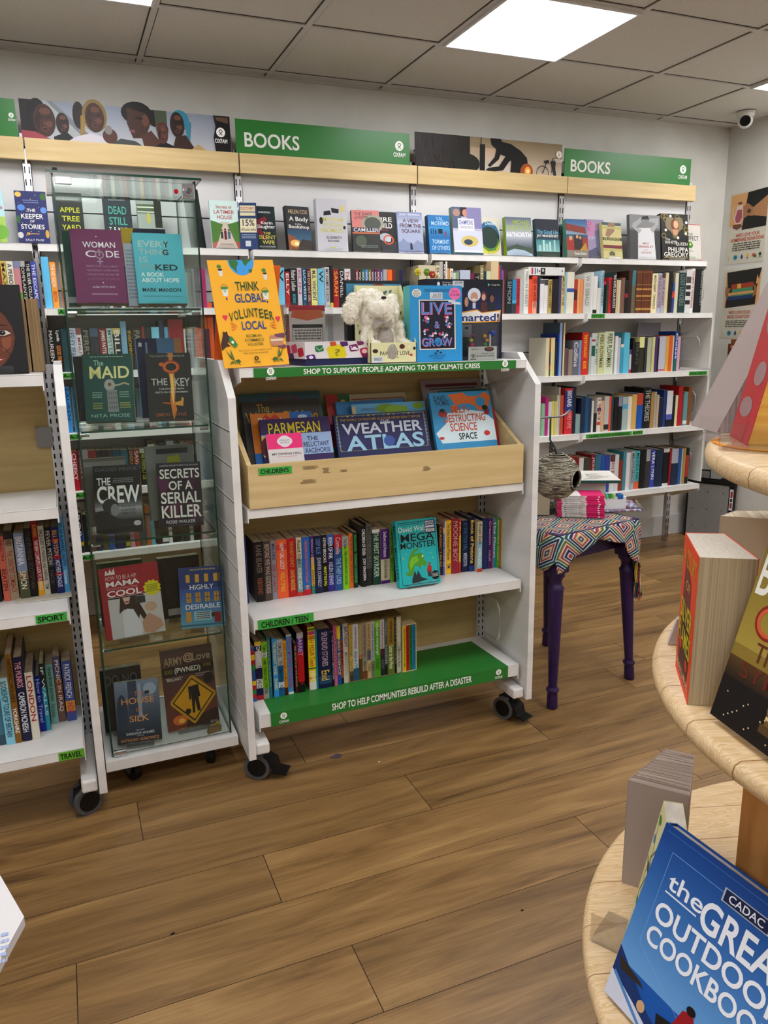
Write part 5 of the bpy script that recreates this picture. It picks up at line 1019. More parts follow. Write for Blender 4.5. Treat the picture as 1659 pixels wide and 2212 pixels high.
top(624, 677, 450, '#1c1a20', [('G', 0, .52, 1, .8, '#1c4464', '#3c6a84', 5), ('P', [(0, .65), (.3, .7), (.5, .85), (.5, 1), (0, 1)], '#8a5430'), ('E', .3, .85, .22, .08, '#e8b060'), ('E', .35, .86, .1, .04, '#f8e8b0'), ('P', [(.45, .85), (.6, .75), (1, .78), (1, 1), (.4, 1)], '#3a2c28'), T(.12, .08, .92, .17, 'HELEN COX', '#c8b088'), T(.12, .24, .92, .37, 'A Body', Wt), T(.35, .39, .6, .42, 'in the', Wt), T(.08, .43, .94, .53, 'Bookshop', Wt)], 'black and blue paperback with A Body in the Bookshop', rot=8, t=.03)
top(688, 753, 433, '#c5c5cc', [('R', .22, .36, .86, .44, '#c5c5cc'), T(.2, .35, .86, .43, 'MUSEUM', '#cfc860'), T(.2, .46, .88, .53, 'OF BROKEN', '#cfc860'), T(.12, .56, .86, .64, 'PROMISES', '#cfc860'), ('P', [(.24, .24), (.44, .22), (.48, .3), (.22, .32)], '#1c1c20'), ('P', [(.48, .17), (.74, .19), (.72, .27), (.50, .26)], '#1c1c20'), ('E', .14, .42, .06, .07, '#1c1c20'), ('E', .9, .54, .045, .035, '#1c1c20'), ('E', .84, .18, .05, .07, '#d8c860'), T(.3, .71, .78, .76, 'ELIZABETH', '#4c4c54'), T(.34, .78, .7, .82, 'BUCHAN', '#4c4c54'), ('R', .4, .92, .58, .94, '#cfc860')], 'pale grey paperback with yellow words and black telephone', t=.042, lean=4)
top(765, 822, 458, '#3c3f3c', [('R', 0, 0, 1, .42, '#d58a86'), ('E', .75, .32, .4, .22, '#a8a898'), ('E', .75, .32, .3, .16, '#5c6058'), ('R', 0, .42, 1, .55, '#3c3c54'), ('R', 0, .53, 1, .57, '#c87850'), T(.1, .05, .75, .13, 'THE SHAPE', '#6c5058'), T(.1, .14, .6, .22, 'of WATER', '#6c5058'), T(.05, .43, .98, .52, 'CAMILLERI', '#e4e2e4'), ('E', .3, .75, .2, .14, '#5c6658'), ('S', .3, .85, .9, .92, 2, '#8a948c')], 'pink and grey paperback with THE SHAPE of WATER', rot=-6, t=.026, y=-.30)
top(815, 859, 461, '#1d1d20', [T(.1, .13, .82, .24, 'FIRE', Wt, .03), T(.06, .27, .82, .40, 'CHILD', Wt, .03), T(.1, .43, .6, .47, 'SK TREMAYNE', '#b04040'), ('E', .45, .62, .3, .1, '#b8c0c8'), ('R', 0, .72, 1, 1, '#3a3c42'), ('O', .6, .68, .26, .12, .25, '#d8603c'), ('P', [(.12, .95), (.14, .72), (.22, .72), (.26, .95)], '#101012'), ('E', .6, .68, .12, .06, '#c8ccd0')], 'black paperback lettered FIRE CHILD with orange ring', t=.02, y=-.275)
top(862.5, 916.5, 462, '#a9b2cc', [('G', 0, 0, 1, .3, '#8a94b4', '#b8c0d8', 4), T(.1, .03, .92, .1, 'JOHN TRENHAILE', '#dadce8'), T(.22, .16, .86, .26, 'A VIEW', '#5c2438'), T(.1, .28, .94, .38, 'FROM THE', '#5c2438'), T(.16, .42, .90, .52, 'SQUARE', '#5c2438'), ('P', [(0, .76), (.1, .72), (.2, .64), (.32, .72), (.6, .78), (.75, .68), (1, .76), (1, .95), (0, .95)], '#8a96b4'), ('P', [(.45, .92), (.46, .78), (.54, .78), (.56, .92)], '#2c3040'), ('E', .5, .765, .03, .02, '#2c3040'), ('R', 0, .95, 1, .97, '#6a5c84')], 'pale blue misty paperback with A VIEW FROM THE SQUARE', t=.026)
top(929, 975, 469, '#2a7ab4', [('G', 0, .3, 1, .6, '#3c98cc', '#2a70a8', 5), T(.38, .04, .72, .14, 'VAL', '#a0c8e8'), T(.15, .16, .96, .27, 'McDERMID', '#b8d8f0'), ('R', .45, .36, .65, .48, '#14222c'), ('R', .1, .36, .14, .5, '#14304c'), ('R', .2, .35, .24, .5, '#1c3c5c'), ('R', .75, .42, .82, .54, '#a03444'), ('R', .3, .38, .36, .5, '#14304c'), T(.14, .64, .92, .75, 'TORMENT', '#b8d8f0'), T(.12, .80, .94, .91, 'OF OTHERS', '#b8d8f0')], 'bright blue paperback with TORMENT OF OTHERS', t=.036, spine='#1c5c8a')
top(982, 1044.5, 452, '#b9b9cc', [('R', 0, 0, .3, .45, '#5c6c84'), ('E', .15, .12, .12, .08, '#b08c80'), ('R', .28, 0, .52, .2, '#2c2c30'), ('E', .45, .12, .1, .08, '#c89080'), ('R', .5, 0, 1, .45, '#8c88b0'), ('R', .18, .24, .74, .5, '#dcdce4'), T(.22, .27, .7, .37, "CHAMPIONS'", '#4c5aa0', .03), ('S', .25, .4, .7, .46, 2, '#a0a0b4'), ('R', 0, .5, 1, .92, '#c8ccdc'), ('E', .55, .72, .3, .12, '#c8b878'), ('E', .5, .74, .15, .06, '#3c4c5c'), ('R', 0, .92, 1, .96, '#e0e0e4'), ('R', 0, .965, 1, 1, '#2c5c6c')], 'large shiny paperback with CHAMPIONS and collage of faces', t=.034, spine='#8aa4a0', hard=True)
top(1041, 1086, 473, '#d3d0c0', [('E', .42, .48, .55, .38, '#2c6c94'), ('E', .42, .58, .54, .34, '#1f3c34'), ('E', .42, .70, .52, .26, '#5c8a3c'), ('P', [(0, .78), (.3, .9), (.7, .86), (.92, .66), (.9, .78), (.7, .92), (.35, .97), (0, .92)], '#c8c030'), ('E', .42, .60, .42, .22, '#1c3a34'), T(.25, .1, .85, .2, 'Divided', '#cfe4ec')], 'cream paperback with blue green and yellow overlapping ovals', rot=10, t=.02, y=-.27)
top(1095.5, 1151, 473, '#8a94a4', [('G', 0, 0, 1, .5, '#6c7684', '#c0c4cc', 6), ('G', 0, .5, 1, .8, '#b8bcc4', '#5a6470', 6), T(.3, .07, .96, .19, 'MICHAEL', '#a4b83c', .03), T(.06, .21, .98, .35, 'RIDPATH', '#a4b83c', .03), T(.04, .38, .98, .51, '66°NORTH', '#f0f0f0', .03), ('P', [(0, .8), (.4, .7), (.6, .74), (1, .8), (1, 1), (0, 1)], '#4a5c4c'), ('P', [(0, .9), (.3, .82), (.7, .86), (1, .96), (1, 1), (0, 1)], '#a8b8c8')], 'grey mountain paperback with lime and white capitals', t=.03, spine='#8aa82c')
top(1160, 1210, 477, '#2d4a58', [('P', [(0, 0), (1, 0), (1, .35), (0, .25)], '#303440'), ('G', 0, .55, 1, .9, '#4c8a90', '#8ab8b4', 5), T(.06, .29, .96, .39, 'The Good Life', '#78b4d4'), T(.04, .41, .96, .5, 'JAY McINERNEY', Wt), ('R', .28, .56, .36, .86, '#b8dcd8'), ('R', .4, .66, .5, .86, '#a8ccc8'), ('R', .55, .6, .62, .86, '#b8dcd8'), ('R', .75, .55, .82, .86, '#a8ccc8'), ('R', .1, .7, .2, .86, '#a8ccc8'), ('R', 0, .87, 1, 1, '#2c4438')], 'dark blue city skyline paperback with The Good Life', t=.026)
top(1225.5, 1271.5, 477, '#4a5c78', [('G', 0, .02, 1, .4, '#3c6a9c', '#8aa0b4', 5), ('P', [(0, .12), (.9, .2), (.95, .38), (0, .3)], '#8c3c34'), ('R', 0, .5, 1, .82, '#a0342c'), ('R', .35, .42, .75, .8, '#2c2620'), ('E', .2, .5, .08, .06, '#c8a080'), ('E', .5, .46, .06, .05, '#c8a080'), ('E', .65, .48, .06, .05, '#b89070'), ('P', [(.55, .85), (.9, .6), (1, .9)], '#b88c3c'), ('R', 0, .82, 1, 1, '#8a8478'), T(.35, .86, .9, .93, 'Guest Scene', '#e4e0d8')], 'paperback with a painted parade of red uniforms', t=.03, spine='#4c8a74')
top(1266, 1307.5, 477, '#9c94b0', [('P', [(0, 0), (.6, .1), (.5, .4), (0, .6)], '#c08ab0'), T(.05, .05, .35, .15, 'LD', '#c03c70'), T(.05, .2, .3, .3, 'E', '#c03c70'), T(.15, .42, .7, .52, 'AMY', '#b8b4cc'), ('P', [(.5, .3), (1, .2), (1, 1), (.6, 1)], '#7c7c9c'), ('P', [(0, .85), (.6, .7), (.8, 1), (0, 1)], '#5c5c74')], 'glossy lilac paperback overlapping the parade painting book', t=.018, y=-.27)
top(1302, 1348, 484, '#c9c08a', [('R', 0, 0, 1, .08, '#3c5a5c'), ('P', [(.35, .02), (.7, 0), (.62, .25), (.3, .42), (.15, .36)], '#9c7a60'), ('R', 0, .12, 1, .18, '#b8b070'), ('R', 0, .42, 1, .5, '#2c4a48'), T(.08, .43, .9, .495, 'PILLPOINTS', '#c8b858'), ('R', 0, .63, 1, .72, '#7c2c38'), ('R', 0, .72, 1, .8, '#b8b070'), ('R', .3, .84, .6, .92, '#6a6440'), ('P', [(.3, .84), (.45, .79), (.6, .84)], '#6a6440')], 'striped cream and green paperback with clasped hands', rot=8, t=.022)
top(1361.5, 1427, 467, '#6c6c6e', [('R', 0, 0, 1, .3, '#8a8a8c'), ('R', .0, .35, .25, 1, '#4a4a4c'), ('R', .82, .35, 1, 1, '#3c3c3e'), ('P', [(.28, .3), (.78, .28), (.85, 1), (.25, 1)], '#d4d4d6'), ('P', [(.1, .2), (.4, .05), (.46, .12), (.2, .28), (.4, .34), (.3, .42), (.08, .28)], '#a8a8a8'), ('P', [(.62, .08), (.95, .06), (.95, .2), (.75, .4), (.66, .32), (.85, .18), (.6, .14)], '#a8a8a8'), ('E', .52, .18, .12, .11, '#8a8a8a'), ('P', [(.38, .16), (.4, .04), (.6, .02), (.66, .12), (.62, .1), (.42, .1)], '#1c1c1e'), T(.42, .62, .62, .66, 'MIKE', '#a03c3c'), T(.3, .69, .76, .74, 'BREARLEY', '#a03c3c'), T(.46, .77, .58, .8, 'ON', '#c86c4c'), T(.36, .83, .7, .87, 'CRICKET', '#a86c5c')], 'black and white photo book of a cricketer with hands behind head', t=.024, lean=7, pages=PAGESW)
top(1431, 1489, 466, '#1b1918', [('R', .02, .02, .98, .5, '#26231f')]+[('O', .08+.84*((i*29) % 9)/8, .06+.42*((i*17) % 7)/6, .09, .055, .3, '#8c7c3c') for i in range(16)]+[('E', .35, .22, .2, .15, '#8a7c60'), ('E', .62, .22, .2, .15, '#8a7c60'), ('P', [(.15, .24), (.82, .24), (.5, .52)], '#8a7c60'), ('E', .5, .24, .15, .13, '#7a4a2c'), ('E', .54, .23, .09, .09, '#d8ac88'), ('P', [(.4, .34), (.62, .34), (.58, .46), (.45, .46)], '#c89878'), ('E', .35, .05, .045, .03, Wt), ('E', .93, .18, .045, .03, Wt), ('E', .16, .36, .045, .03, Wt), ('E', .6, .52, .045, .03, Wt), ('E', .9, .42, .04, .03, Wt), T(.12, .53, .3, .58, 'The', '#d8d4cc'), T(.1, .59, .56, .66, 'WHITE', '#d8d4cc'), T(.5, .62, .94, .70, 'QUEEN', '#d8d4cc'), T(.22, .73, .96, .83, 'PHILIPPA', '#e8e4dc', .025), T(.06, .84, .96, .94, 'GREGORY', '#e8e4dc', .025), ('R', .05, .95, .95, .97, '#8c7c3c')], 'black and gold paperback with THE WHITE QUEEN and woman in heart', t=.036)
top(1478, 1520, 486, '#cdcac2', [('L', [(0, .02), (.96, .02), (.96, .98), (0, .98)], .02, '#b04048'), T(.2, .25, .5, .31, 'THE', '#3c3c38'), T(.15, .33, .82, .45, 'EFFECT', '#2c2c2a'), ('E', .32, .57, .16, .09, '#4c8a34'), ('E', .34, .55, .05, .03, '#e0d080'), ('S', .1, .72, .5, .76, 2, '#8a8a84'), ('R', .2, .88, .6, .94, '#a8b49c')], 'white paperback with red border and green apple at the shelf end', rot=6, t=.018, y=-.26, spine='#c88c6a')
p = at(793, 448, y=-.27); tag(MB().box(-.012, 0, -.02, .012, .002, .012, ACRYL).build('price_clip', loc=(p.x, -.142+.0-.012, p.z)), 'small clear plastic clip on the back panel above the pink book', 'clip')
# ================================================================ BOOKS IN THE GLASS CABINET
GG = 'books in the glass cabinet'
def gc(bl, br, vT, z, col, art, label, lean=14, t=.026, stand=True, yo=0, rot=None, **k):
    a, b = at(bl[0], bl[1], z=z+.010), at(br[0], br[1], z=z+.010)
    ym = (-1.655 if z > 1.3 or yo else max(-1.70, min((a.y+b.y)/2, -1.60)))+yo
    if z > 1.3: rot = rot or 0
    xl, xr = xat(bl[0], ym, z+.01), xat(br[0], ym, z+.01)
    if rot is None: rot = max(-10, min(10, math.degrees(math.atan2(b.y-a.y, b.x-a.x))))
    w_ = (xr-xl)/math.cos(R(rot)); xm = (xl+xr)/2; h = .2
    for _ in range(6): h = (zat(vT, xm, ym+h*math.sin(R(lean)))-z-.01)/math.cos(R(lean))
    o = face_book(label, xm, ym, z+.010, w_, h, t, col, art, rot=rot, lean=lean, group=GG, **k)
    if stand: easel('clear stand under the '+label.split(' on ')[0].split(' in the')[0], xm, ym-.002, z+.0005, w_*.62, h*.8, rot, lean+2, group='clear stands in the glass cabinet', t=t, strut=False)
    return o
gc((167.5, 659.5), (277.5, 662), 501, CZ[4], '#7d2262', [T(.22, .17, .86, .25, 'WOMAN', '#f0e8f0'), T(.26, .29, .46, .38, 'C', '#f0e8f0'), T(.66, .29, .92, .38, 'DE', '#f0e8f0'), ('O', .53, .345, .09, .055, .28, '#a894a4'), ('R', .515, .27, .545, .36, '#a894a4'), ('R', .515, .40, .545, .48, '#a894a4'), ('R', .47, .43, .59, .445, '#a894a4'), ('E', .5, .1, .012, .008, Wt, 8), T(.25, .49, .88, .52, 'PERFECT YOUR CYCLE, AMPLIFY', '#b48cab', .01), T(.25, .545, .88, .575, 'YOUR FERTILITY, SUPERCHARGE', '#b48cab', .01), T(.25, .60, .88, .63, 'YOUR SEX DRIVE, AND BECOME', '#b48cab', .01), T(.25, .66, .88, .69, 'A POWER SOURCE', '#9c5c8c', .01), T(.33, .77, .78, .80, 'ALISA VITTI, HHC', '#e0cce0'), T(.3, .87, .82, .895, 'CHRISTIANE NORTHRUP, M.D.', '#d8bcd4'), ('E', .55, .725, .012, .008, Wt, 8)], 'plum paperback with WOMAN CODE on the top glass shelf', t=.03, spine='#8c2c70')
gc((301, 660.8), (407, 663), 509, CZ[4], '#5cbfd0', [T(.1, .11, .72, .2, 'EVERY', '#b4d0d0', .05), ('R', .5, .12, .5, .12, '#000000'), T(.1, .225, .70, .31, 'THING', '#a8c4c4', .05), T(.1, .335, .27, .42, 'IS', '#9cc8cc', .05), T(.1, .445, .38, .53, 'F*C', '#8cb8bc', .05), T(.40, .445, .86, .53, 'KED', '#1c2c30', .05), T(.60, .115, .72, .2, 'Y', '#1c2c30', .05), T(.58, .23, .70, .31, 'G', '#1c2c30', .05), T(.1, .56, .56, .62, 'A BOOK', '#e8f4f4', .03), T(.1, .64, .86, .70, 'ABOUT HOPE', '#e8f4f4', .03), T(.1, .78, .88, .835, 'MARK MANSON', '#18262a', .03), T(.1, .89, .9, .905, 'THE SUBTLE ART OF NOT GIVING A', '#24484e', .01)], 'turquoise paperback with EVERYTHING lettering on the top glass shelf', t=.026)
gc((150, 657), (176, 658), 502, CZ[4], '#1d5148', [('R', .0, .88, 1, .96, '#a8acac')], 'dark green book half hidden behind the plum paperback', yo=.10, lean=6, stand=False, rot=0, t=.03)
gc((277, 655), (372, 655), 497, CZ[4], '#1b2140', [('P', [(0, 0), (.28, 0), (.1, .4), (0, .5)], '#c2a42c')], 'navy and yellow book behind the turquoise paperback', yo=.085, lean=8, stand=False, rot=0, t=.03)
gc((279, 659), (303, 659), 526, CZ[4], '#c3c7d4', [('S', .1, .1, .9, .9, 14, '#9ca0b4')], 'pale grey printed card between the two front paperbacks', yo=.055, lean=8, stand=False, rot=0, t=.004, name='card', cat='card')
gc((186.5, 917), (292.5, 915), 770, CZ[3], '#12564e', [('S', .14, .035, .82, .055, 1, '#c8d0b0'), T(.22, .09, .42, .17, 'The', '#b0d4cc'), T(.13, .18, .93, .36, 'MAID', '#ece6a4', .035), ('E', .52, .46, .11, .09, '#a8a8ac'), ('E', .52, .45, .06, .045, '#6c6450'), ('O', .52, .45, .06, .045, .3, '#c8c0a8'), ('L', [(.55, .47), (.7, .46), (.82, .43), (.92, .46)], .025, '#b4ac94'), ('P', [(.46, .53), (.66, .53), (.68, .86), (.46, .86)], '#8c9090')]+[('R', .49+.045*i, .56+.07*j, .515+.045*i, .6+.07*j, '#6c7072') for i in range(4) for j in range(4)]+[('S', .16, .56, .36, .66, 3, '#8cb0a0'), ('S', .70, .56, .90, .66, 3, '#8cb0a0'), ('S', .16, .72, .36, .82, 3, '#a8a860'), ('S', .70, .72, .92, .82, 3, '#a8a860'), T(.12, .885, .9, .935, 'NITA PROSE', '#9cc0b8', .01)], 'dark green paperback with The MAID and door hanger', t=.028)
gc((323.5, 915), (418, 914), 768, CZ[3], '#1a1714', [('P', [(.5, 0), (.62, 0), (.6, .12), (.52, .12)], '#c8782c'), ('O', .56, .21, .20, .10, .42, '#a03a18'), ('O', .56, .21, .17, .08, .25, '#d87028'), ('E', .35, .17, .06, .03, '#c86a24'), ('P', [(.5, .3), (.62, .3), (.64, .5), (.6, .72), (.64, .85), (.56, 1), (.52, .85), (.5, .7), (.53, .5)], '#d08030'), ('P', [(.53, .32), (.59, .32), (.6, .5), (.57, .8), (.53, .6)], '#f0c868'), ('P', [(.6, .74), (.74, .72), (.76, .66), (.8, .68), (.78, .8), (.62, .78)], '#e0a040'), ('P', [(.3, .73), (.5, .74), (.5, .77), (.36, .76)], '#a85a20'), T(.1, .38, .46, .48, 'THE', '#c8c8c0'), T(.62, .38, .96, .50, 'KEY', '#c8c8c0'), T(.26, .525, .82, .55, 'THE FATE OF MAN', '#d0d0c8'), T(.18, .575, .9, .60, 'RESTS ON ONE WOMAN', '#d0d0c8'), T(.16, .895, .84, .945, 'SIMON TOYNE', '#a8602c'), T(.1, .035, .88, .06, 'THE SUNDAY TIMES BESTSELLER', '#a8a49c')], 'black paperback with THE KEY and flaming key', t=.03)
gc((172, 910), (215, 910), 772, CZ[3], '#101214', [('R', .1, .2, .5, .8, '#1c2c3c')], 'black book half hidden behind the dark green paperback', yo=.09, lean=6, stand=False, rot=0, t=.035)
gc((309, 905), (405, 905), 733, CZ[3], '#5c8ab8', [('R', 0, 0, .45, 1, '#1b2550'), ('R', .84, 0, 1, 1, '#c08c5c'), ('P', [(.58, .24), (.64, .18), (.72, .2), (.78, .26), (.74, .38), (.62, .38)], '#d0d8e0'), ('R', .05, .05, .12, .1, '#c8ccd8'), T(.2, .05, .24, .4, 'I', '#8a90b0')], 'tall blue book with white cloud behind the flaming key paperback', yo=.09, lean=6, stand=False, rot=0, t=.03)
gc((209.5, 1156), (310, 1154), 1010, CZ[2], '#1e1e20', [('G', 0, .45, 1, .62, '#1e1e20', '#8a8a8c', 5), ('G', 0, .62, 1, .8, '#a8a8aa', '#4c4c4e', 5), T(.06, .035, .93, .085, 'DAVID PRICE', '#6c6c70', .01), T(.07, .18, .36, .29, 'THE', '#f0f0ee', .04), T(.06, .30, .97, .56, 'CREW', '#f0f0ee', .05), ('S', .40, .19, .85, .27, 3, '#8a8a8c'), T(.55, .60, .86, .635, 'THE STORY OF', '#3c3c40'), T(.55, .65, .86, .685, 'A LANCASTER', '#3c3c40'), T(.55, .70, .86, .735, 'BOMBER CREW', '#3c3c40'), ('E', .33, .60, .17, .11, '#38383a'), ('E', .42, .66, .09, .09, '#8c8c8e'), ('P', [(0, .68), (.2, .66), (.45, .78), (.7, .82), (.95, .86), (.95, .92), (.5, .92), (0, .95)], '#2a2a2c'), ('E', .88, .87, .08, .04, '#b8b8ba'), ('P', [(0, .95), (1, .9), (1, 1), (0, 1)], '#161617')], 'black and white paperback with THE CREW and an airman', t=.026)
gc((346.5, 1143), (439, 1138.5), 1003, CZ[2], '#251428', [('P', [(0, .2), (.3, .3), (.1, .6)], '#5c1c4c'), ('P', [(.6, .1), (.9, .2), (.8, .5)], '#4c1840'), ('P', [(.1, .7), (.5, .6), (.4, .9)], '#5c1c4c'), ('P', [(.6, .6), (.95, .7), (.8, .95)], '#541a46'), T(.08, .035, .96, .06, 'A GRIPPING THRILLER TO MAKE YOUR SKIN CRAWL', '#c8c0c8', .01), T(.07, .10, .97, .25, 'SECRETS', Wt, .035), T(.26, .29, .8, .43, 'OF A', Wt, .035), T(.07, .46, .97, .64, 'SERIAL', Wt, .035), T(.07, .67, .97, .86, 'KILLER', Wt, .035), T(.16, .90, .82, .95, 'ROSIE WALKER', '#d8d4dc', .01)], 'black and purple paperback with SECRETS OF A SERIAL KILLER', t=.024)
gc((193, 1150), (285, 1148), 992, CZ[2], '#77736c', [('R', 0, .05, 1, .12, '#9c9890')], 'grey book behind the airman paperback', yo=.085, lean=6, stand=False, rot=0, t=.045)
gc((328, 1138), (430, 1135), 965, CZ[2], '#8d8f8a', [('R', .22, .04, .88, .11, '#1c1c1c'), ('P', [(.45, .15), (.68, .13), (.75, .28), (.4, .3)], '#b4b820'), ('S', .2, .31, .85, .36, 2, '#4c4c4c')], 'grey proof book with black bar and yellow patch', yo=.085, lean=6, stand=False, rot=0, t=.04)
gc((231, 1388.5), (359, 1365), 1224, CZ[1], '#a5202f', [('R', .1, .42, 1, 1, '#c9c4c4'), ('P', [(.1, .1), (.12, .03), (.16, .08), (.19, .02), (.22, .07), (.26, .01), (.27, .1)], '#ecdcdc'), T(.1, .12, .62, .18, 'HOW TO BE A HIP', '#e8bcbc', .005), T(.1, .195, .66, .27, 'MAMA', '#f4ecec', .05), T(.1, .285, .62, .315, 'WITHOUT LOSING YOUR', '#d8a0a0', .005), T(.1, .325, .68, .41, 'COOL', '#f4ecec', .05), ('R', .1, .425, .7, .445, '#2c2424'), ('P', [(.3, .44), (.56, .44), (.72, .75), (.66, .8), (.6, .7), (.5, .98), (.42, .95), (.36, .6), (.26, .66)], '#3a2420'), ('P', [(.34, .44), (.47, .44), (.44, .53), (.38, .54)], '#d8bcae'), ('E', .41, .505, .035, .012, '#b02030'), ('P', [(.32, .64), (.4, .6), (.5, .62), (.62, .85), (.6, 1), (.3, 1)], '#d8d6da'), ('E', .8, .62, .11, .07, '#c8a890'), ('P', [(.62, .82), (.75, .7), (.95, .82), (.98, .92), (.8, 1), (.64, .97)], '#c09880'), ('R', .55, .45, .72, .55, '#3c3c3c')]+[('P', [(.86+.16*math.cos(2*PI*i/24)*(1 if i % 2 else .82), .36+.12*math.sin(2*PI*i/24)*(1 if i % 2 else .82)) for i in range(24)], '#d6cc1c'), ('S', .76, .31, .96, .42, 5, '#7c7a1c')], 'red hardback with MAMA COOL and yellow starburst', t=.02, hard=True, spine='#8c1a26')
gc((394, 1366), (486, 1360.6), 1229, CZ[1], '#2c4480', [('G', 0, .35, 1, 1, '#3c5ca0', '#6ca8c0', 8), ('S', .25, .03, .85, .06, 2, '#c8b878')]+[('R', .16+.21*i, .12, .25+.21*i, .25, '#d8a83c') for i in range(4)]+[('R', .15+.21*i, .42, .26+.21*i, .58, '#c8963c') for i in range(4)]+[('R', .20+.21*i, .42, .21+.21*i, .58, '#2c3c5c') for i in range(4)]+[('R', .15+.21*i, .495, .26+.21*i, .505, '#2c3c5c') for i in range(4)]+[T(.24, .29, .78, .37, 'HIGHLY', '#f0f0f4'), T(.12, .61, .9, .69, 'DESIRABLE', '#f0f0f4'), ('R', .12, .73, .24, .9, '#c89848'), ('R', .3, .73, .7, .88, '#9cc4c8'), ('S', .34, .745, .66, .87, 4, '#6c3448'), ('R', .76, .76, .9, .93, '#8c1c24'), ('E', .73, .8, .04, .04, '#24382c'), ('R', 0, .94, 1, .97, '#3c7088')], 'blue paperback with HIGHLY DESIRABLE and lit house windows', t=.026, pages=PAGESW)
gc((222, 1370), (320, 1350), 1218, CZ[1], '#2c5a34', [('R', .1, .0, 1, .1, '#1f4426')], 'green book behind the red hardback', yo=.09, lean=8, stand=False, rot=0, t=.05)
gc((352, 1345), (440, 1335), 1206, CZ[1], '#2c2824', [('S', .12, .08, .8, .8, 18, '#3c3832'), ('R', .15, .84, .5, .95, '#a8a49c')], 'dark back cover with barcode behind the blue house paperback', yo=.08, lean=6, stand=False, rot=0, t=.05)
gc((256, 1621), (350, 1607.5), 1475, CZ[0], '#5c6a80', [('G', 0, 0, 1, 1, '#8a98b0', '#1c2a3c', 10), ('R', .3, 0, .5, .7, '#3c4c64'), ('R', .52, .05, .6, .6, '#a0acc0'), ('E', .15, .5, .12, .3, '#33445c'), ('E', .8, .15, .15, .1, '#a8b4c8'), ('R', .68, .18, .78, .23, '#1c2430'), T(.44, .17, .64, .24, 'The', '#d88a50', .01), T(.14, .27, .88, .37, 'HOUSE', '#e8a468'), T(.46, .42, .6, .5, 'of', '#d8905c', .01), T(.3, .56, .74, .66, 'SILK', '#e8a468'), T(.42, .79, .62, .81, 'THE NEW', '#d0d4dc'), T(.2, .83, .84, .87, 'SHERLOCK HOLMES', '#e0e4ec'), T(.45, .885, .6, .90, 'NOVEL', '#d0d4dc'), T(.06, .925, .94, .975, 'ANTHONY HOROWITZ', '#e89c64')], 'blue grey paperback with HOUSE of SILK at the cabinet bottom', t=.026)
gc((364, 1584), (475, 1561), 1400, CZ[0], '#5a3c38', [('G', 0, 0, 1, .2, '#6a5450', '#4c3634', 3), ('G', 0, .32, 1, 1, '#5c3c40', '#7c3c2c', 7), T(.05, .10, .42, .2, 'ARMY', '#a89070', .04), T(.43, .07, .62, .19, '@', '#c8a888', .04), T(.60, .08, .95, .18, 'Love', '#b8a488', .03), ('R', 0, .22, 1, .33, '#221b1a'), T(.24, .235, .74, .32, '(PWNED)', '#e0d8cc', .04), T(.05, .25, .2, .3, 'RICK VEITCH', '#a08c2c'), T(.8, .23, .95, .27, 'GARY ERSKINE', '#a08c2c'), T(.06, .35, .38, .39, '"BRILLIANT."', '#d8d0c8'), ('S', .62, .34, .9, .39, 2, '#a89890'), ('E', .87, .42, .1, .07, '#1d1a1c'), ('E', .25, .88, .14, .06, '#d8742c'), ('E', .28, .89, .06, .03, '#f0b850'), ('P', [(.4, .88), (1, .8), (1, 1), (.35, 1)], '#3c2420'), ('P', [(.52, .36), (.58, .355), (.98, .60), (.98, .64), (.54, .95), (.50, .95), (.10, .68), (.10, .64)], '#c8961c'), ('P', [(.545, .385), (.945, .62), (.52, .925), (.135, .66)], '#1c1a18'), ('P', [(.545, .405), (.915, .62), (.525, .90), (.165, .66)], '#d8a01c'), ('P', [(.46, .49), (.66, .475), (.68, .63), (.64, .635), (.63, .55), (.66, .80), (.60, .81), (.57, .66), (.55, .82), (.5, .82), (.51, .55), (.5, .65), (.46, .65)], '#191715'), ('E', .42, .79, .055, .035, '#191715'), ('O', .42, .79, .055, .035, .15, '#3c3420'), T(.82, .955, .97, .99, 'VERTIGO', '#c8b8b0')], 'brown comic book with yellow diamond sign of a headless figure', t=.012)
gc((229, 1580), (316, 1565), 1447, CZ[0], '#2d2e30', [T(.1, .1, .9, .26, 'DO NO', '#6c7074', .03)], 'charcoal book with grey capitals behind the blue grey paperback', yo=.06, lean=8, rot=0, t=.045)
p = at(488, 1592, z=.1222); t = thing('cardboard_wedge', 'torn brown cardboard scrap in the bottom corner of the cabinet', 'cardboard', (.345, -1.70, .1225), (0, 0, R(12)))
MB().prism([(-.022, 0), (.022, 0), (.024, .018), (-.020, .022)], 'y', -.008, .004, mat('#8d7352', .8)).build('flap', t); MB().prism([(-.024, .004), (.0, .022), (.026, .022), (.02, .030)], 'y', .004, .008, mat('#b0a04c', .7)).build('torn_edge', t)
# ================================================================ PICTURE BOOKS IN THE WOODEN TRAY
GTY = 'picture books in the wooden tray'
TL_ = 20
def trayb(uL, uR, vT, layer, col, art, label, t=.012, hard=True, **k):
    K = (440, 780, .446); y0 = -1.836+layer*.026; z0 = TZ0+.0105; le = R(TL_)
    yl = y0+(TZ1-z0)*math.tan(le)
    xl, xr = xat(K[0]+uL*K[2], yl, TZ1), xat(K[0]+uR*K[2], yl, TZ1)
    xl = max(xl, SX0+.024); xr = min(xr, SX1-.022); h = .25
    for _ in range(6): h = (zat(K[1]+vT*K[2], (xl+xr)/2, y0+h*math.sin(le))-z0)/math.cos(le)
    vis = 1-((TZ1-z0)/math.cos(le))/h
    art = [fix_v(e, vis) for e in art]
    return face_book(label, (xl+xr)/2, y0, z0, xr-xl, h, t, col, art, lean=TL_, group=GTY, hard=hard, **k)
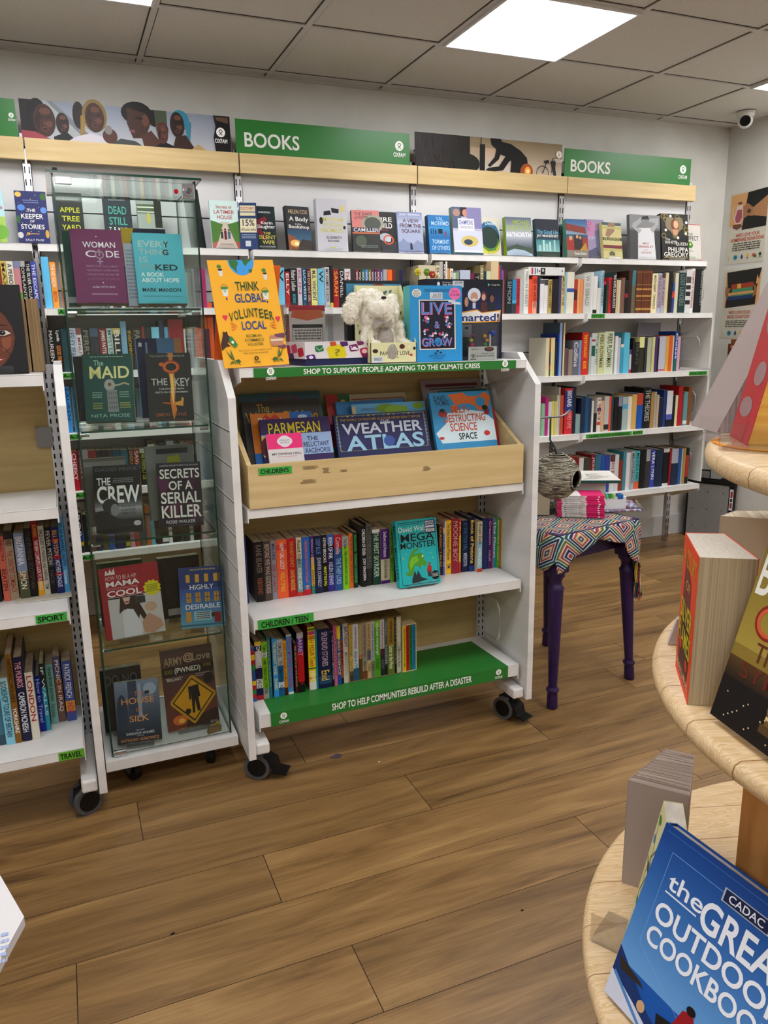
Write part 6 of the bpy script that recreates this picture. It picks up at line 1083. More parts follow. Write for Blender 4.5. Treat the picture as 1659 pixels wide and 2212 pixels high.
def fix_v(e, s):
    e = list(e); k = e[0]
    if k in 'RTSG': e[2] *= s; e[4] *= s
    elif k in 'EO': e[2] *= s; e[4] *= s
    elif k in 'PL': e[1] = [(p[0], p[1]*s) for p in e[1]]
    return tuple(e)
trayb(205, 600, 158, 5.2, '#4a6a70', [T(.36, .04, .72, .2, 'Julie Can', '#8a3c48')], 'dark teal picture book at the back left of the wooden tray')
trayb(740, 1010, 162, 5.2, '#b3a488', [('L', [(.03, .1), (.97, .1), (.97, .9)], .01, '#8a3c3c'), T(.2, .22, .7, .36, 'The Illustrated', '#6c3030'), T(.3, .42, .8, .58, 'Book of Tales', '#6c3030')], 'beige book titled The Illustrated in the middle of the tray')
trayb(1100, 1425, 94, 5.2, '#a39494', [('L', [(.05, .1), (.93, .1)], .03, '#7a3c44'), ('L', [(.10, .16), (.9, .16)], .012, '#5a5458'), ('O', .3, .35, .12, .12, .3, '#b08c50'), T(.45, .2, .62, .28, 'THE', '#2c2c30'), ('O', .7, .5, .2, .2, .3, '#6c5c60')], 'tall grey pink patterned book at the back right of the tray', t=.016)
trayb(625, 740, 168, 5.0, '#3c6a44', [('R', 0, 0, .5, 1, '#a83a30'), ('E', .7, .3, .2, .2, '#c8b030')], 'red and green book edge behind the illustrated book')
trayb(215, 590, 196, 4.2, '#4a4640', [T(.18, .06, .34, .22, 'The', '#b89a3c'), T(.03, .2, .96, .42, "Witch's Children", '#b89a3c'), ('G', 0, .42, 1, 1, '#3c3a3c', '#5c5048', 4), ('P', [(.1, .5), (.2, .4), (.3, .55)], '#1c1a1c')], "dark picture book titled The Witch's Children")
trayb(670, 1000, 196, 4.2, '#3f7fae', [('E', .25, .5, .12, .2, '#c8543c'), ('E', .6, .3, .1, .1, '#d8d8c0')], 'blue picture book just behind the leafy tree book')
trayb(1180, 1452, 144, 4.2, '#2a6c62', [('P', [(0, .0), (.3, .1), (.1, .5)], '#3c8a78'), T(.75, .2, .96, .4, 'S', '#d8ccd0')], 'dark green picture book behind the space book')
trayb(745, 1100, 208, 3.2, '#5a9ac0', [('G', 0, 0, 1, 1, '#6aa8cc', '#4a8ab4', 4), T(.12, .1, .38, .16, 'USBORNE PICTURE BOOKS', '#2c4c6c', .005), ('E', .45, .12, .14, .1, '#7a9c30'), ('E', .6, .16, .16, .1, '#8cb03c'), ('E', .9, .1, .08, .08, '#7a9c30'), ('E', .1, .4, .08, .08, '#d8dce0'), ('R', 0, .05, .05, .5, '#c8b88c')], 'sky blue picture book with a leafy tree')
trayb(250, 545, 256, 3.2, '#2f74b8', [('R', .0, .0, .64, .95, '#d8862c'), ('P', [(.15, .2), (.25, .02), (.32, .12), (.4, .02), (.5, .18)], '#c8482c'), T(.12, .1, .56, .3, 'Biscuit', '#e8e0d4'), ('E', .3, .6, .18, .2, '#e8a030'), ('E', .85, .12, .08, .05, '#c8d4e0')], 'orange and blue picture book peeping over the purple one')
trayb(1310, 1455, 232, 2.6, '#b52c2f', [('E', .35, .3, .32, .22, '#1c1818'), T(.2, .2, .5, .26, 'THE', '#d8d0cc'), T(.18, .28, .55, .36, 'LITTLE', '#d8d0cc'), ('P', [(.1, .8), (.4, .7), (.5, 1), (.1, 1)], '#1c1818')], 'small red book with black circle at the right of the tray')
trayb(292, 630, 282, 1.6, '#3c2660', [('R', 0, .42, 1, 1, '#9cb4d8'), ('R', 0, .45, .18, 1, '#d8b070'), ('E', .08, .75, .1, .28, '#5c2430'), ('E', .12, .62, .05, .12, '#e0b878'), T(.10, .10, .86, .42, 'PARMESAN', '#1c1a10', .07), T(.11, .11, .85, .41, 'PARMESAN', '#d6c62c', .01), T(.64, .52, .8, .64, 'THE', '#1e2450'), T(.58, .67, .95, .8, 'RELUCTANT', '#1e2450'), T(.6, .84, .96, .97, 'RACEHORSE', '#1e2450')], 'purple and blue picture book titled PARMESAN')
trayb(652, 1100, 256, 1.6, '#262a5c', [('L', [(.03, .04), (.97, .04), (.97, 1), (.03, 1), (.03, .04)], .012, '#8a8a5c'), ('R', .055, .085, .945, 1, '#2c2a60')]+[('E', .09+.055*i, .055, .014, .02, ['#5c8cb8', '#c8b060', '#8a98b8', '#3c6a9c'][i % 4], 10) for i in range(16)]+[('E', .025 if i % 2 else .975, .15+.1*(i//2), .014, .02, '#6c8cb0', 10) for i in range(16)]+[T(.06, .125, .93, .19, "THE WORLD OF WEATHER AS YOU'VE NEVER SEEN IT BEFORE", '#c8a83c', .01), T(.48, .2, .58, .28, 'THE', '#b8c0d0'), T(.07, .26, .93, .56, 'WEATHER', '#c4ccd8', .045), T(.09, .60, .93, 1.02, 'ATLAS', '#9cc4d8', .05), ('E', .55, .80, .06, .15, '#3c5aa0')], 'large navy picture book titled WEATHER ATLAS')
trayb(1128, 1420, 156, 1.6, '#3d96c4', [('P', [(.25, .42), (.5, .35), (.85, .42), (1, .6), (1, 1), (.1, 1), (.02, .8), (.2, .62)], '#d4e4ea'), T(.06, .06, .28, .16, 'ISABEL', '#14324c'), T(.06, .16, .30, .26, 'THOMAS', '#14324c'), ('P', [(.3, .05), (.55, .02), (.62, .1), (.8, .1), (.92, .02), (1, .12), (.94, .34), (.78, .4), (.72, .3), (.62, .24), (.4, .26)], '#d8742c'), ('E', .82, .22, .08, .1, '#3d96c4'), ('R', .34, .26, .42, .4, '#d8742c'), ('E', .17, .42, .07, .07, '#a83c2c'), ('E', .17, .36, .045, .04, '#26323c'), ('E', .9, .42, .05, .07, '#8a2c3c'), ('E', .88, .34, .05, .05, '#1c1c20'), T(.3, .29, .62, .42, 'SELF-', '#c8502a', .03), T(.18, .45, .86, .60, 'DESTRUCTING', '#c8502a', .03), T(.26, .62, .7, .78, 'SCIENCE', '#c8502a', .03), T(.38, .82, .68, .95, 'SPACE', '#1c1c1c', .03), ('E', .1, .9, .04, .03, '#c83c30'), ('E', .85, .85, .05, .05, '#c83c30')], 'blue and orange space science book tilted in the tray', t=.016)
trayb(318, 487, 356, .2, '#d6d2d0', [('R', 0, 0, 1, .62, '#e2307c'), ('E', .5, .32, .22, .2, '#ded8dc'), ('E', .5, .32, .18, .24, '#ded8dc'), T(.36, .24, .64, .31, 'PENGUIN', '#6c6468', .005), T(.38, .34, .62, .41, 'BOOKS', '#6c6468', .005), T(.1, .78, .94, .87, 'MY DINING HELL', '#2c2628', .012), ('S', .25, .93, .8, .98, 1, '#d88ca8')], 'small pink and white paperback leaning at the tray front', t=.01, hard=False)
# mega monster on the teen shelf
o, q = fb(865, 952, 1126, .5415, -1.775, '#28b3b4', [('L', [(.06, .03), (.96, .03), (.96, .97), (.06, .97), (.06, .03)], .012, '#14606c'), ('S', .1, .05, .66, .075, 1, '#1a7478'), T(.06, .09, .7, .17, 'David Wall', '#d8ece8', .01), T(.10, .20, .92, .32, 'MEGA', '#141a20', .03), T(.08, .33, .94, .425, 'MONSTER', '#141a20', .03)] +
 [('P', [(.32, .5), (.4, .44), (.52, .43), (.5, .47), (.42, .48), (.40, .52), (.55, .50), (.64, .56), (.62, .62), (.70, .66), (.66, .72), (.56, .68), (.54, .76), (.48, .70), (.40, .68), (.36, .76), (.30, .84), (.20, .83), (.16, .78), (.24, .78), (.22, .68), (.26, .58)], '#5a9c28'), ('P', [(.34, .56), (.46, .54), (.5, .62), (.38, .66), (.28, .76), (.27, .64)], '#7cbc3c'), ('E', .60, .56, .02, .015, '#e8e8e0'), ('P', [(.3, .9), (.38, .76), (.42, .84), (.46, .76), (.54, .88), (.7, .92), (.3, .96)], '#34383c'), ('P', [(.68, .78), (.72, .70), (.80, .72), (.8, .8), (.76, .88), (.70, .86)], '#b8302c'), ('R', .7, .80, .78, .88, '#3c4444'), ('E', .76, .685, .03, .02, '#8a5a40'), ('E', .88, .87, .10, .07, '#161618'), ('S', .8, .84, .96, .9, 3, '#c0c0c0'), ('R', .70, .02, .96, .22, '#1c3068'), T(.72, .03, .93, .06, 'MASSIVE', '#e8ecf4'), T(.72, .065, .93, .095, 'SAVING', '#e8ecf4'), ('R', .72, .105, .94, .135, '#d8dce0'), ('R', .72, .15, .94, .20, '#d8dce0'), T(.76, .155, .90, .195, '£7.50', '#1c1c20'), ('E', .2, .5, .01, .008, '#e0d060', 6), ('E', .8, .52, .01, .008, '#e0e8e0', 6), ('E', .85, .6, .012, .008, '#e0d060', 6), ('E', .6, .48, .01, .008, '#e0e8e0', 6), ('E', .12, .56, .012, .01, '#e8e040', 6)],
 'turquoise hardback with MEGA MONSTER standing on the teen shelf', lean=10, t=.030, hard=True, spine='#2ab8ba', spine_text=('MEGA MONSTER', '#143038'), group='books on the children and teen shelf')
easel('clear stand under the turquoise monster hardback', q[0], q[1]-.002, .5413, q[2]*.7, q[3]*.7, 0, 12, t=.030)
# ================================================================ ON TOP OF THE CHILDREN'S TROLLEY
ZG = 1.2935
# yellow volunteer card
t = thing('volunteer_poster', 'yellow THINK GLOBAL VOLUNTEER LOCAL tent card on the trolley top', 'poster')
xl, xr = xat(485, -1.842, ZG), xat(626, -1.825, ZG); rot = -math.degrees(math.atan2(-.017, xr-xl)); w_ = math.hypot(xr-xl, .017)
t.location = (xl, -1.842, ZG+.001); t.rotation_euler = (0, 0, R(rot))
le = R(14); h = .305; YEL = '#efb530'
m_ = MB(); m_.T = Matrix.Rotation(-le, 4, 'X') @ Matrix.Rotation(R(-2.0), 4, 'Y')
m_.box(0, 0, 0, w_, .002, h, YEL)
dk, bl, gr = '#2f5a2c', '#2a5290', '#3a7a3c'
leaf = lambda x, y, s: [('L', [(x, y), (x-.005, y-.07)], .006, dk), ('P', [(x, y-.05), (x-s*.09, y-.13), (x-s*.12, y-.16), (x-s*.05, y-.07)], dk), ('P', [(x, y-.06), (x-s*.02, y-.11), (x-s*.045, y-.16), (x-s*.045, y-.1)], gr), ('P', [(x, y-.05), (x+s*.06, y-.06), (x+s*.09, y-.035), (x+s*.04, y-.03)], dk), ('P', [(x, y-.03), (x+s*.05, y-.045), (x+s*.08, y-.0), (x+s*.045, y-.025)], gr), ('P', [(x, y-.04), (x-s*.05, y-.045), (x-s*.085, y-.015), (x-s*.04, y-.025)], gr)]
pot = lambda x, y, r: [('P', [(x-.035, y), (x+.035, y), (x+.025, y+.06), (x-.022, y+.06)], '#dcd8d0'), ('E', x, y, .035, .010, '#3c2c20'), ('E', x-.01, y-.03, .035, .018, '#5a8a3c')]
bucket = lambda x, y: [('P', [(x-.05, y), (x+.055, y), (x+.035, y+.075), (x-.03, y+.075)], '#dfe0d8'), ('E', x, y, .055, .014, '#3f8a48'), ('O', x, y-.005, .055, .03, .1, '#8a6a3c'), ('O', x, y+.03, .016, .011, .4, '#3f8a48'), ('E', x+.01, y+.1, .012, .012, '#2a3c7a')]
heart = lambda x, y: [('E', x-.017, y, .022, .015, '#e23c58'), ('E', x+.017, y, .022, .015, '#e23c58'), ('P', [(x-.037, y+.005), (x+.037, y+.005), (x, y+.04)], '#e23c58')]
els = [('E', .5, .0, .20, .145, '#4aa0e0', 28), ('P', [(.32, .0), (.42, 0), (.46, .02), (.44, .05), (.42, .07), (.42, .12), (.38, .09), (.33, .06)], gr), ('P', [(.52, 0), (.66, 0), (.6, .03), (.56, .06), (.53, .03)], gr), ('P', [(.6, .09), (.66, .085), (.64, .12), (.6, .12)], gr), ('R', .29, -.16, .71, 0, YEL)]
els = [e for e in els if not (e[0] == 'R')]
els[0] = ('P', [(.5+.2*math.cos(PI*i/20), .145*math.sin(PI*i/20)) for i in range(21)], '#4aa0e0')
els += pot(.17, .09, 1)+pot(.84, .13, 1)+bucket(.19, .26)+bucket(.80, .30)+heart(.13, .525)+heart(.93, .555)
els += [('T', .355, .205, .715, .29, 'THINK', dk, .03), ('T', .32, .315, .785, .40, 'GLOBAL', bl, .035), ('T', .36, .575, .73, .655, 'LOCAL', bl, .035)]
vt = 'VOLUNTEER'
for i, c in enumerate(vt):
    x0 = .19+.077*i; q_ = (i-4)/4; yy = .455+.035*q_*q_
    els.append(('T', x0, yy, x0+.062, yy+.085, c, dk, .03))
for s, xx in ((1, .30), (-1, .78)):
    for d_ in (-.028, 0, .028): els.append(('P', [(xx, .62+d_*.3), (xx-s*.10, .62+d_*1.2-.008), (xx-s*.10, .62+d_*1.2+.008)], '#e8803c'))
els += [('T', .40, .70, .63, .725, 'BECOME AN', dk), ('T', .37, .74, .66, .765, 'E-COMMERCE', dk), ('T', .40, .78, .64, .805, 'VOLUNTEER', dk), ('T', .25, .835, .76, .852, 'Ask in-store for more details or visit', '#b8903c', .005), ('T', .31, .865, .70, .882, 'oxfam.org.uk/ecomvolunteer', '#6c5a2c', .01)]
els += [('P', [(0, .78), (.05, .70), (.06, .66), (.09, .67), (.12, .66), (.13, .70), (.17, .72), (.10, .77), (.14, .80), (.08, .80), (.0, .84)], '#4a2c24'), ('P', [(.14, .72), (.18, .71), (.25, .79), (.2, .82), (.13, .76)], '#3f8a48'), ('E', .18, .765, .02, .014, '#e8ece0'), ('R', .76, .72, .95, .82, '#c08a70'), ('R', .76, .755, .95, .775, '#dcd0b8'), ('P', [(.83, .71), (.98, .7), (1, .72), (.98, .75), (.84, .735)], '#7a4a60'), ('P', [(.85, .83), (.97, .81), (1, .83), (.95, .85)], '#7a4a60')]
els += leaf(.17, .985, 1)+leaf(.83, .985, -1)+oxf(.5, .925, .032, w_/h, '#2c2416', YEL)
Art(m_, lambda u, v, k: (u*w_, -EPS*k, h*(1-v))).draw(els); m_.build('front_card', t)
m_ = MB(); m_.T = Matrix.Translation((0, .003+h*math.sin(le)*2, .0)) @ Matrix.Rotation(le, 4, 'X') @ Matrix.Rotation(R(1.5), 4, 'Y')
m_.box(.012, 0, .001, w_+.006, .002, h-.004, '#e0702a'); m_.build('back_card', t)
# clear leaflet holder with forms
c = xat(673, -1.68, ZG); hw = .075
t = thing('leaflet_holder', 'clear leaflet holder with a printed form behind the game box', 'leaflet holder', (c, -1.68, ZG))
zt = zat(655, c, -1.68)-ZG
m_ = MB()
for (a0, a1, a2, a3, a4, a5) in ((-hw, 0, 0, hw, .0025, zt), (-hw, .05, 0, hw, .0525, zt*1.02), (-hw, .0025, 0, -hw+.0025, .05, zt*.98), (hw-.0025, .0025, 0, hw, .05, zt*.98)): m_.box(a0, a1, a2, a3, a4, a5, ACRYL)
m_.build('clear_box', t)
m_ = MB(); m_.box(-hw+.012, .012, .002, hw-.022, .016, zt*.97, '#c4c2bc'); w2 = 2*hw-.034
Art(m_, lambda u, v, k: (-hw+.012+u*w2, .012-EPS*k, zt*.97*(1-v))).draw([('R', 0, 0, 1, .1, '#a8283c'), ('P', [(.1, .08), (.9, .08), (.96, .2), (.5, .26), (.04, .2)], '#c06a44'), ('L', [(.08, .33), (.92, .33), (.92, .62), (.08, .62), (.08, .33)], .012, '#2c2c2c'), ('R', .08, .32, .92, .38, '#2c2c2c'), ('S', .12, .41, .88, .6, 4, '#5c5a58'), ('S', .08, .68, .9, .95, 6, '#8a8884')]); m_.build('printed_form', t)
m_ = MB(); m_.box(-hw-.022, .02, 0, -hw-.002, .12, zt*.98, '#b39c78'); tag(m_.build('book', loc=(c, -1.68, ZG)), 'tan book end standing left of the clear leaflet holder', 'book')
# game box
t = thing('game_box', 'board game box with colourful app icons and navy base', 'game box', (xat(660, -1.815, ZG), -1.815, ZG+.0005), (0, 0, R(8)))
gw, gd, gh = .232, .20, .068
MB().box(.002, .002, 0, gw-.002, gd-.002, .045, '#1c2350').build('box_base', t)
m_ = MB(); m_.box(0, 0, .019, gw, gd, gh, '#d8d4d6')
def tile(x, y, c, s=.085, asp=3.2, a_=-.2):
    hx, hy = s/2, s*asp/2; ca, sa = math.cos(a_), math.sin(a_)
    pts = [(-1, -.7), (-.7, -1), (.7, -1), (1, -.7), (1, .7), (.7, 1), (-.7, 1), (-1, .7)]
    return [('P', [(x+(p*hx*ca-q*hx*sa), y+(p*hy*sa*1+q*hy*ca)) for p, q in pts], c)]
def fr(u, v, k): return (u*gw, -EPS*k, .019+(gh-.019)*(1-v))
els = []
for (x, y, c_, s) in ((.08, .95, '#5a2c7a', .13), (.2, .38, '#d8d8d4', .15), (.2, .4, '#2c7a4a', .12), (.45, .62, '#d8c81c', .26), (.40, .12, '#c85a2c', .09), (.56, .12, '#5a2c6c', .11), (.70, .40, '#7a2460', .13), (.86, .62, '#b82c50', .13), (.80, .08, '#7a2c5c', .10), (.96, .25, '#6c1f4c', .12), (.90, .98, '#7a2452', .16)): els += tile(x, y, c_, s)
els += [('L', [(.15, .3), (.2, .5), (.26, .3)], .008, '#e8ece8'), T(.42, .45, .50, .85, '?', '#8a8a20'), ('E', .71, .42, .03, .1, '#e8d8e4'), ('E', .86, .62, .04, .14, '#e8c8d0'), ('E', .66, .34, .012, .04, '#e8d8e4'), ('R', .66, .42, .76, .52, '#e8d8e4'), ('E', .08, .9, .03, .1, '#e0d0e8')]
els = [('P', [(min(1, max(0, p[0])), min(1, max(0, p[1]))) for p in e[1]], e[2]) if e[0] == 'P' else e for e in els]
Art(m_, fr).draw(els)
def sd(u, v, k): return (-EPS*k, gd*(1-u), .019+(gh-.019)*(1-v))
els = []
for (x, y, c_, s) in ((.1, .4, '#2c7a4a', .2), (.36, .5, '#b82c5c', .22), (.62, .4, '#c84c70', .2), (.85, .6, '#c03048', .2), (.5, .95, '#5a2c6c', .2)): els += tile(x, y, c_, s, 2.6)
els = [('P', [(min(1, max(0, p[0])), min(1, max(0, p[1]))) for p in e[1]], e[2]) if e[0] == 'P' else e for e in els]
Art(m_, sd).draw(els); m_.build('box_lid', t)
# plush dog in its printed box
bx = xat(801, -1.81, ZG); bx2 = xat(900, -1.81, ZG); bw = bx2-bx; bd = .135; bh = zat(617, bx, -1.81+bd)-ZG
CRM = '#dcd9ae'
t = thing('gift_box', 'cream open-front gift box printed with small dogs', 'box', (bx, -1.81, ZG+.0005))
m_ = MB(); fh = .062
m_.box(0, 0, 0, bw, .002, fh, CRM); m_.box(0, bd-.002, 0, bw, bd, bh, CRM); m_.box(0, 0, 0, bw, bd, .002, CRM)
for x in (0, bw-.002): m_.prism([(0, 0), (0, fh), (.03, fh+.03), (bd-.02, bh), (bd, bh), (bd, 0)], 'x', x, x+.002, CRM)
Art(m_, lambda u, v, k: (u*bw, -EPS*k, fh*(1-v))).draw([T(.2, .42, .85, .62, 'PAWFECT LOVE', '#2c2620', .02), T(.36, .68, .6, .76, 'DOG HOTTIE', '#4a4438'), ('R', .04, .66, .26, .96, '#cdd4da'), ('S', .06, .72, .24, .9, 3, '#4c5058'), ('E', .1, .4, .06, .1, '#3a2c24'), ('E', .68, .2, .06, .12, '#5a3020'), ('E', .95, .3, .03, .08, '#2c2620'), ('E', .88, .62, .03, .06, '#b8303c'), ('E', .5, .15, .03, .06, '#4a8a90')])
rr = random.Random(4)
def motif(fn, n, x0, x1, y0, y1, cond=lambda u, v: True, sc=1):
    a_ = Art(m_, fn); i = 0
    while i < n:
        u, v = rr.uniform(x0, x1), rr.uniform(y0, y1)
        if not cond(u, v): continue
        i += 1; c_ = rr.choice(['#2c2620', '#4a2c20', '#2c2620', '#b8303c', '#5a7a80', '#6a5a48']); r_ = rr.uniform(.014, .034)*sc
        a_.draw([('E', u, v, r_, r_*.7, c_, 8), ('E', u+r_, v-r_*.5, r_*.5, r_*.5, c_, 8)])
motif(lambda u, v, k: (-EPS*k, bd*(1-u), bh*(1-v)), 34, .05, .9, .05, .95, lambda u, v: v > .05+.85*u*.9)
motif(lambda u, v, k: (u*bw, bd-.002-EPS*k, bh*(1-v)), 22, .05, .95, .03, .6, sc=1.2)
motif(lambda u, v, k: (bw-.002-EPS*k, bd*(1-u), bh*(1-v)), 22, .05, .9, .05, .8, lambda u, v: v > .05+.85*u*.9)
m_.build('printed_card', t)
FUR = noisy('cream_fur', '#d9d4c2', '#f0ecde', (60, 60, 60), 4, .95, .8, (240, 240, 240))
t = thing('plush_dog', 'white fluffy plush dog with grey bow tie in the cream box', 'plush toy', (bx+bw*.42, -1.765, ZG+.004))
def pt(u, v, y): q = at(u, v, y=y); return (q.x-t.location.x, q.y-t.location.y, q.z-t.location.z)
parts = [(pt(812, 680, -1.76), (.058, .046, .052)), (pt(822, 668, -1.80), (.044, .034, .034)), (pt(803, 650, -1.765), (.042, .036, .036)), (pt(830, 690, -1.79), (.034, .03, .026)), (pt(825, 730, -1.75), (.042, .036, .055)), (pt(795, 728, -1.765), (.022, .022, .05)), (pt(862, 725, -1.76), (.02, .022, .05)), (pt(830, 700, -1.73), (.05, .04, .05)), (pt(812, 750, -1.785), (.026, .022, .022)), (pt(875, 748, -1.785), (.028, .024, .022)), (pt(845, 760, -1.76), (.055, .04, .03))]
m_ = MB()
for c_, r_ in parts: m_.ball(c_, r_, FUR, 20, 14, .12)
body = m_.build('body', t)
rm = body.modifiers.new('remesh', 'REMESH'); rm.mode = 'VOXEL'; rm.voxel_size = .004; rm.use_smooth_shade = True
tx = bpy.data.textures.new('fluff', 'CLOUDS'); tx.noise_scale = .012
dp = body.modifiers.new('fluff', 'DISPLACE'); dp.texture = tx; dp.strength = .008; dp.texture_coords = 'LOCAL'
def fluff_part(name, lst, parent):
    m_ = MB()
    for c_, r_ in lst: m_.ball(c_, r_, FUR, 18, 12, .25)
    o_ = m_.build(name, parent); q = o_.modifiers.new('remesh', 'REMESH'); q.mode = 'VOXEL'; q.voxel_size = .004; q.use_smooth_shade = True
    q = o_.modifiers.new('fluff', 'DISPLACE'); q.texture = tx; q.strength = .009; q.texture_coords = 'LOCAL'; return o_
fluff_part('ear', [(pt(765, 655, -1.775), (.026, .02, .03)), (pt(757, 675, -1.785), (.027, .02, .034)), (pt(785, 640, -1.77), (.022, .018, .022))], t)
fluff_part('ear', [(pt(846, 655, -1.76), (.02, .02, .03)), (pt(850, 675, -1.765), (.018, .02, .034))], t)
# fur tufts
tv = []; rr = random.Random(9)
m_ = MB()
for c_, r_ in parts+[(pt(757, 675, -1.785), (.027, .02, .034)), (pt(765, 655, -1.775), (.026, .02, .03))]:
    for i in range(520):
        d = Vector((rr.gauss(0, 1), rr.gauss(0, 1), rr.gauss(0, 1))).normalized()
        if d.y > .5: continue
        p0 = Vector((c_[0]+d.x*r_[0]*.97, c_[1]+d.y*r_[1]*.97, c_[2]+d.z*r_[2]*.97)); e = (d+Vector((rr.uniform(-.6, .6), rr.uniform(-.6, .6), -.35))).normalized()*rr.uniform(.004, .008)
        s_ = d.cross(Vector((rr.uniform(-1, 1), rr.uniform(-1, 1), 1))).normalized()*.0012
        m_.add([p0-s_, p0+s_, p0+e], [(0, 1, 2)], FUR)
o_ = m_.build('fur', t); o_['kind'] = 'stuff'
GB = noisy('grey_plush_fabric', '#8f8880', '#a69f97', (200, 200, 200), 3, .9)
m_ = MB(); m_.ball(pt(833, 735, -1.79), (.027, .018, .045), GB, 18, 12); m_.ball(pt(845, 760, -1.80), (.022, .016, .03), GB, 18, 12); m_.build('tummy_patch', t)
m_ = MB(); bc = pt(828, 697, -1.812)
m_.ball(bc, (.008, .007, .009), GB)
for s in (-1, 1):
    v = [(bc[0]+s*.004, bc[1]-.002, bc[2]+.004), (bc[0]+s*.030, bc[1]-.004, bc[2]+.016), (bc[0]+s*.033, bc[1]+.004, bc[2]), (bc[0]+s*.028, bc[1]-.002, bc[2]-.018), (bc[0]+s*.004, bc[1]-.002, bc[2]-.004), (bc[0]+s*.018, bc[1]-.012, bc[2]+.001), (bc[0]+s*.02, bc[1]+.008, bc[2])]
    m_.add(v, [(0, 1, 5), (1, 2, 5), (2, 3, 5), (3, 4, 5), (4, 0, 5), (0, 1, 6), (1, 2, 6), (2, 3, 6), (3, 4, 6)], GB, True)
m_.build('bow_tie', t)
m_ = MB(); m_.ball(pt(829, 643, -1.822), (.009, .004, .0045), '#1c1a1a', 12, 8); m_.build('nose', t)
m_ = MB(); m_.ball(pt(800, 642, -1.79), (.006, .004, .003), '#1c1a1a', 12, 8); m_.build('eye', t)
# dark framed box behind the dog
xa, xb = xat(752, -1.66, ZG), xat(886, -1.66, ZG); zt = zat(607, xb, -1.66)-ZG
t = thing('puzzle_box', 'black box with a seaside picture behind the plush dog', 'box', (xa, -1.66, ZG+.0005))
m_ = MB(); m_.box(0, 0, 0, xb-xa, .03, zt, '#131416'); Art(m_, lambda u, v, k: (u*(xb-xa), -EPS*k, zt*(1-v))).draw([('R', 0, 0, 1, .03, '#2c3438'), ('P', [(0, .04), (.86, .04), (.66, .42), (0, .5)], '#4a8cac'), ('P', [(.45, .3), (.8, .2), (.68, .42), (.45, .4)], '#a87c50'), ('E', .5, .08, .12, .04, '#8a2c30'), ('P', [(.5, .2), (.84, .1), (.78, .24)], '#7ab0c4')]); m_.build('box_card', t)
# live and grow puzzle box
xa, xb = xat(888, -1.80, ZG), xat(999, -1.80, ZG); zt = zat(617.5, xb, -1.79)-ZG; w_ = xb-xa
t = thing('puzzle_box', 'bright blue puzzle box lettered LIVE & GROW', 'box', (xa, -1.80, ZG+.0005), (R(-2), 0, 0))
m_ = MB(); m_.box(0, 0, 0, w_, .05, zt, '#2f96cf', [None, None, None, None, '#5aa8a8', '#2f96cf'])
pk, lb, nv = '#d87cae', '#5a86c4', '#1c1a30'
els = [T(.28, .045, .74, .07, 'PAINT CLUB LONDON', '#142430'), ('L', [(.28, .08), (.74, .08)], .004, '#142430'), ('E', .13, .10, .09, .055, '#d8dcd8'), T(.08, .065, .18, .085, 'ARTIST', '#2c2c2c'), T(.07, .095, .19, .115, 'EDITION', '#2c2c2c'), T(.08, .125, .18, .145, 'PUZZLE', '#2c2c2c'), ('E', .86, .105, .115, .08, '#e478b0', 28), T(.80, .06, .91, .085, 'SALE', '#7c3c64'), T(.77, .10, .95, .135, '£10.00', '#7c3c64'), ('R', .38, .09, .62, .175, '#cfd6dc'), T(.44, .105, .6, .135, '£5.99', '#3c4450'), ('S', .41, .14, .6, .17, 2, '#5c6470'),
       ('R', .165, .185, .865, .84, '#e0ddd4'), ('R', .185, .198, .845, .826, nv), ('P', [(.72, .19), (.96, .22), (.98, .25), (.75, .24)], '#cfd8dc')]
els += [('T', .215, .222, .80, .38, 'LIVE', pk, .05), ('T', .205, .215, .79, .37, 'LIVE', lb, .02), ('T', .215, .685, .80, .80, 'GROW', pk, .05), ('T', .205, .68, .79, .79, 'GROW', lb, .02), ('T', .46, .47, .56, .56, '&', pk, .04), ('T', .455, .465, .555, .555, '&', lb, .01)]
rr = random.Random(6)
for (cx_, cy_, n_) in ((.3, .45, 10), (.28, .6, 8), (.7, .43, 10), (.72, .53, 8), (.5, .62, 6), (.62, .64, 6), (.4, .63, 5)):
    for i in range(n_):
        a_ = rr.uniform(0, 2*PI); r_ = rr.uniform(.01, .07); els.append(('E', cx_+math.cos(a_)*r_, cy_+math.sin(a_)*r_*.7, rr.uniform(.012, .03), rr.uniform(.008, .022), rr.choice([pk, '#e8d4dc', lb, '#c04c70', '#e8e0e0', '#4a78b0']), 9))
for i in range(26): els.append(('E', .5+rr.gauss(0, .06), .75+rr.gauss(0, .035), .018, .012, '#2f96cf', 6))
els += [('E', .5, .86, .02, .014, '#142430'), ('E', .46, .89, .02, .012, '#142430'), ('E', .56, .88, .02, .012, '#142430'), T(.34, .915, .66, .935, 'IMPOSSIBLE COURT', '#1a4a64'), ('S', .4, .95, .6, .965, 1, '#1a5a7c')]
Art(m_, lambda u, v, k: (u*w_, -EPS*k, zt*(1-v))).draw(els); m_.build('box_card', t)
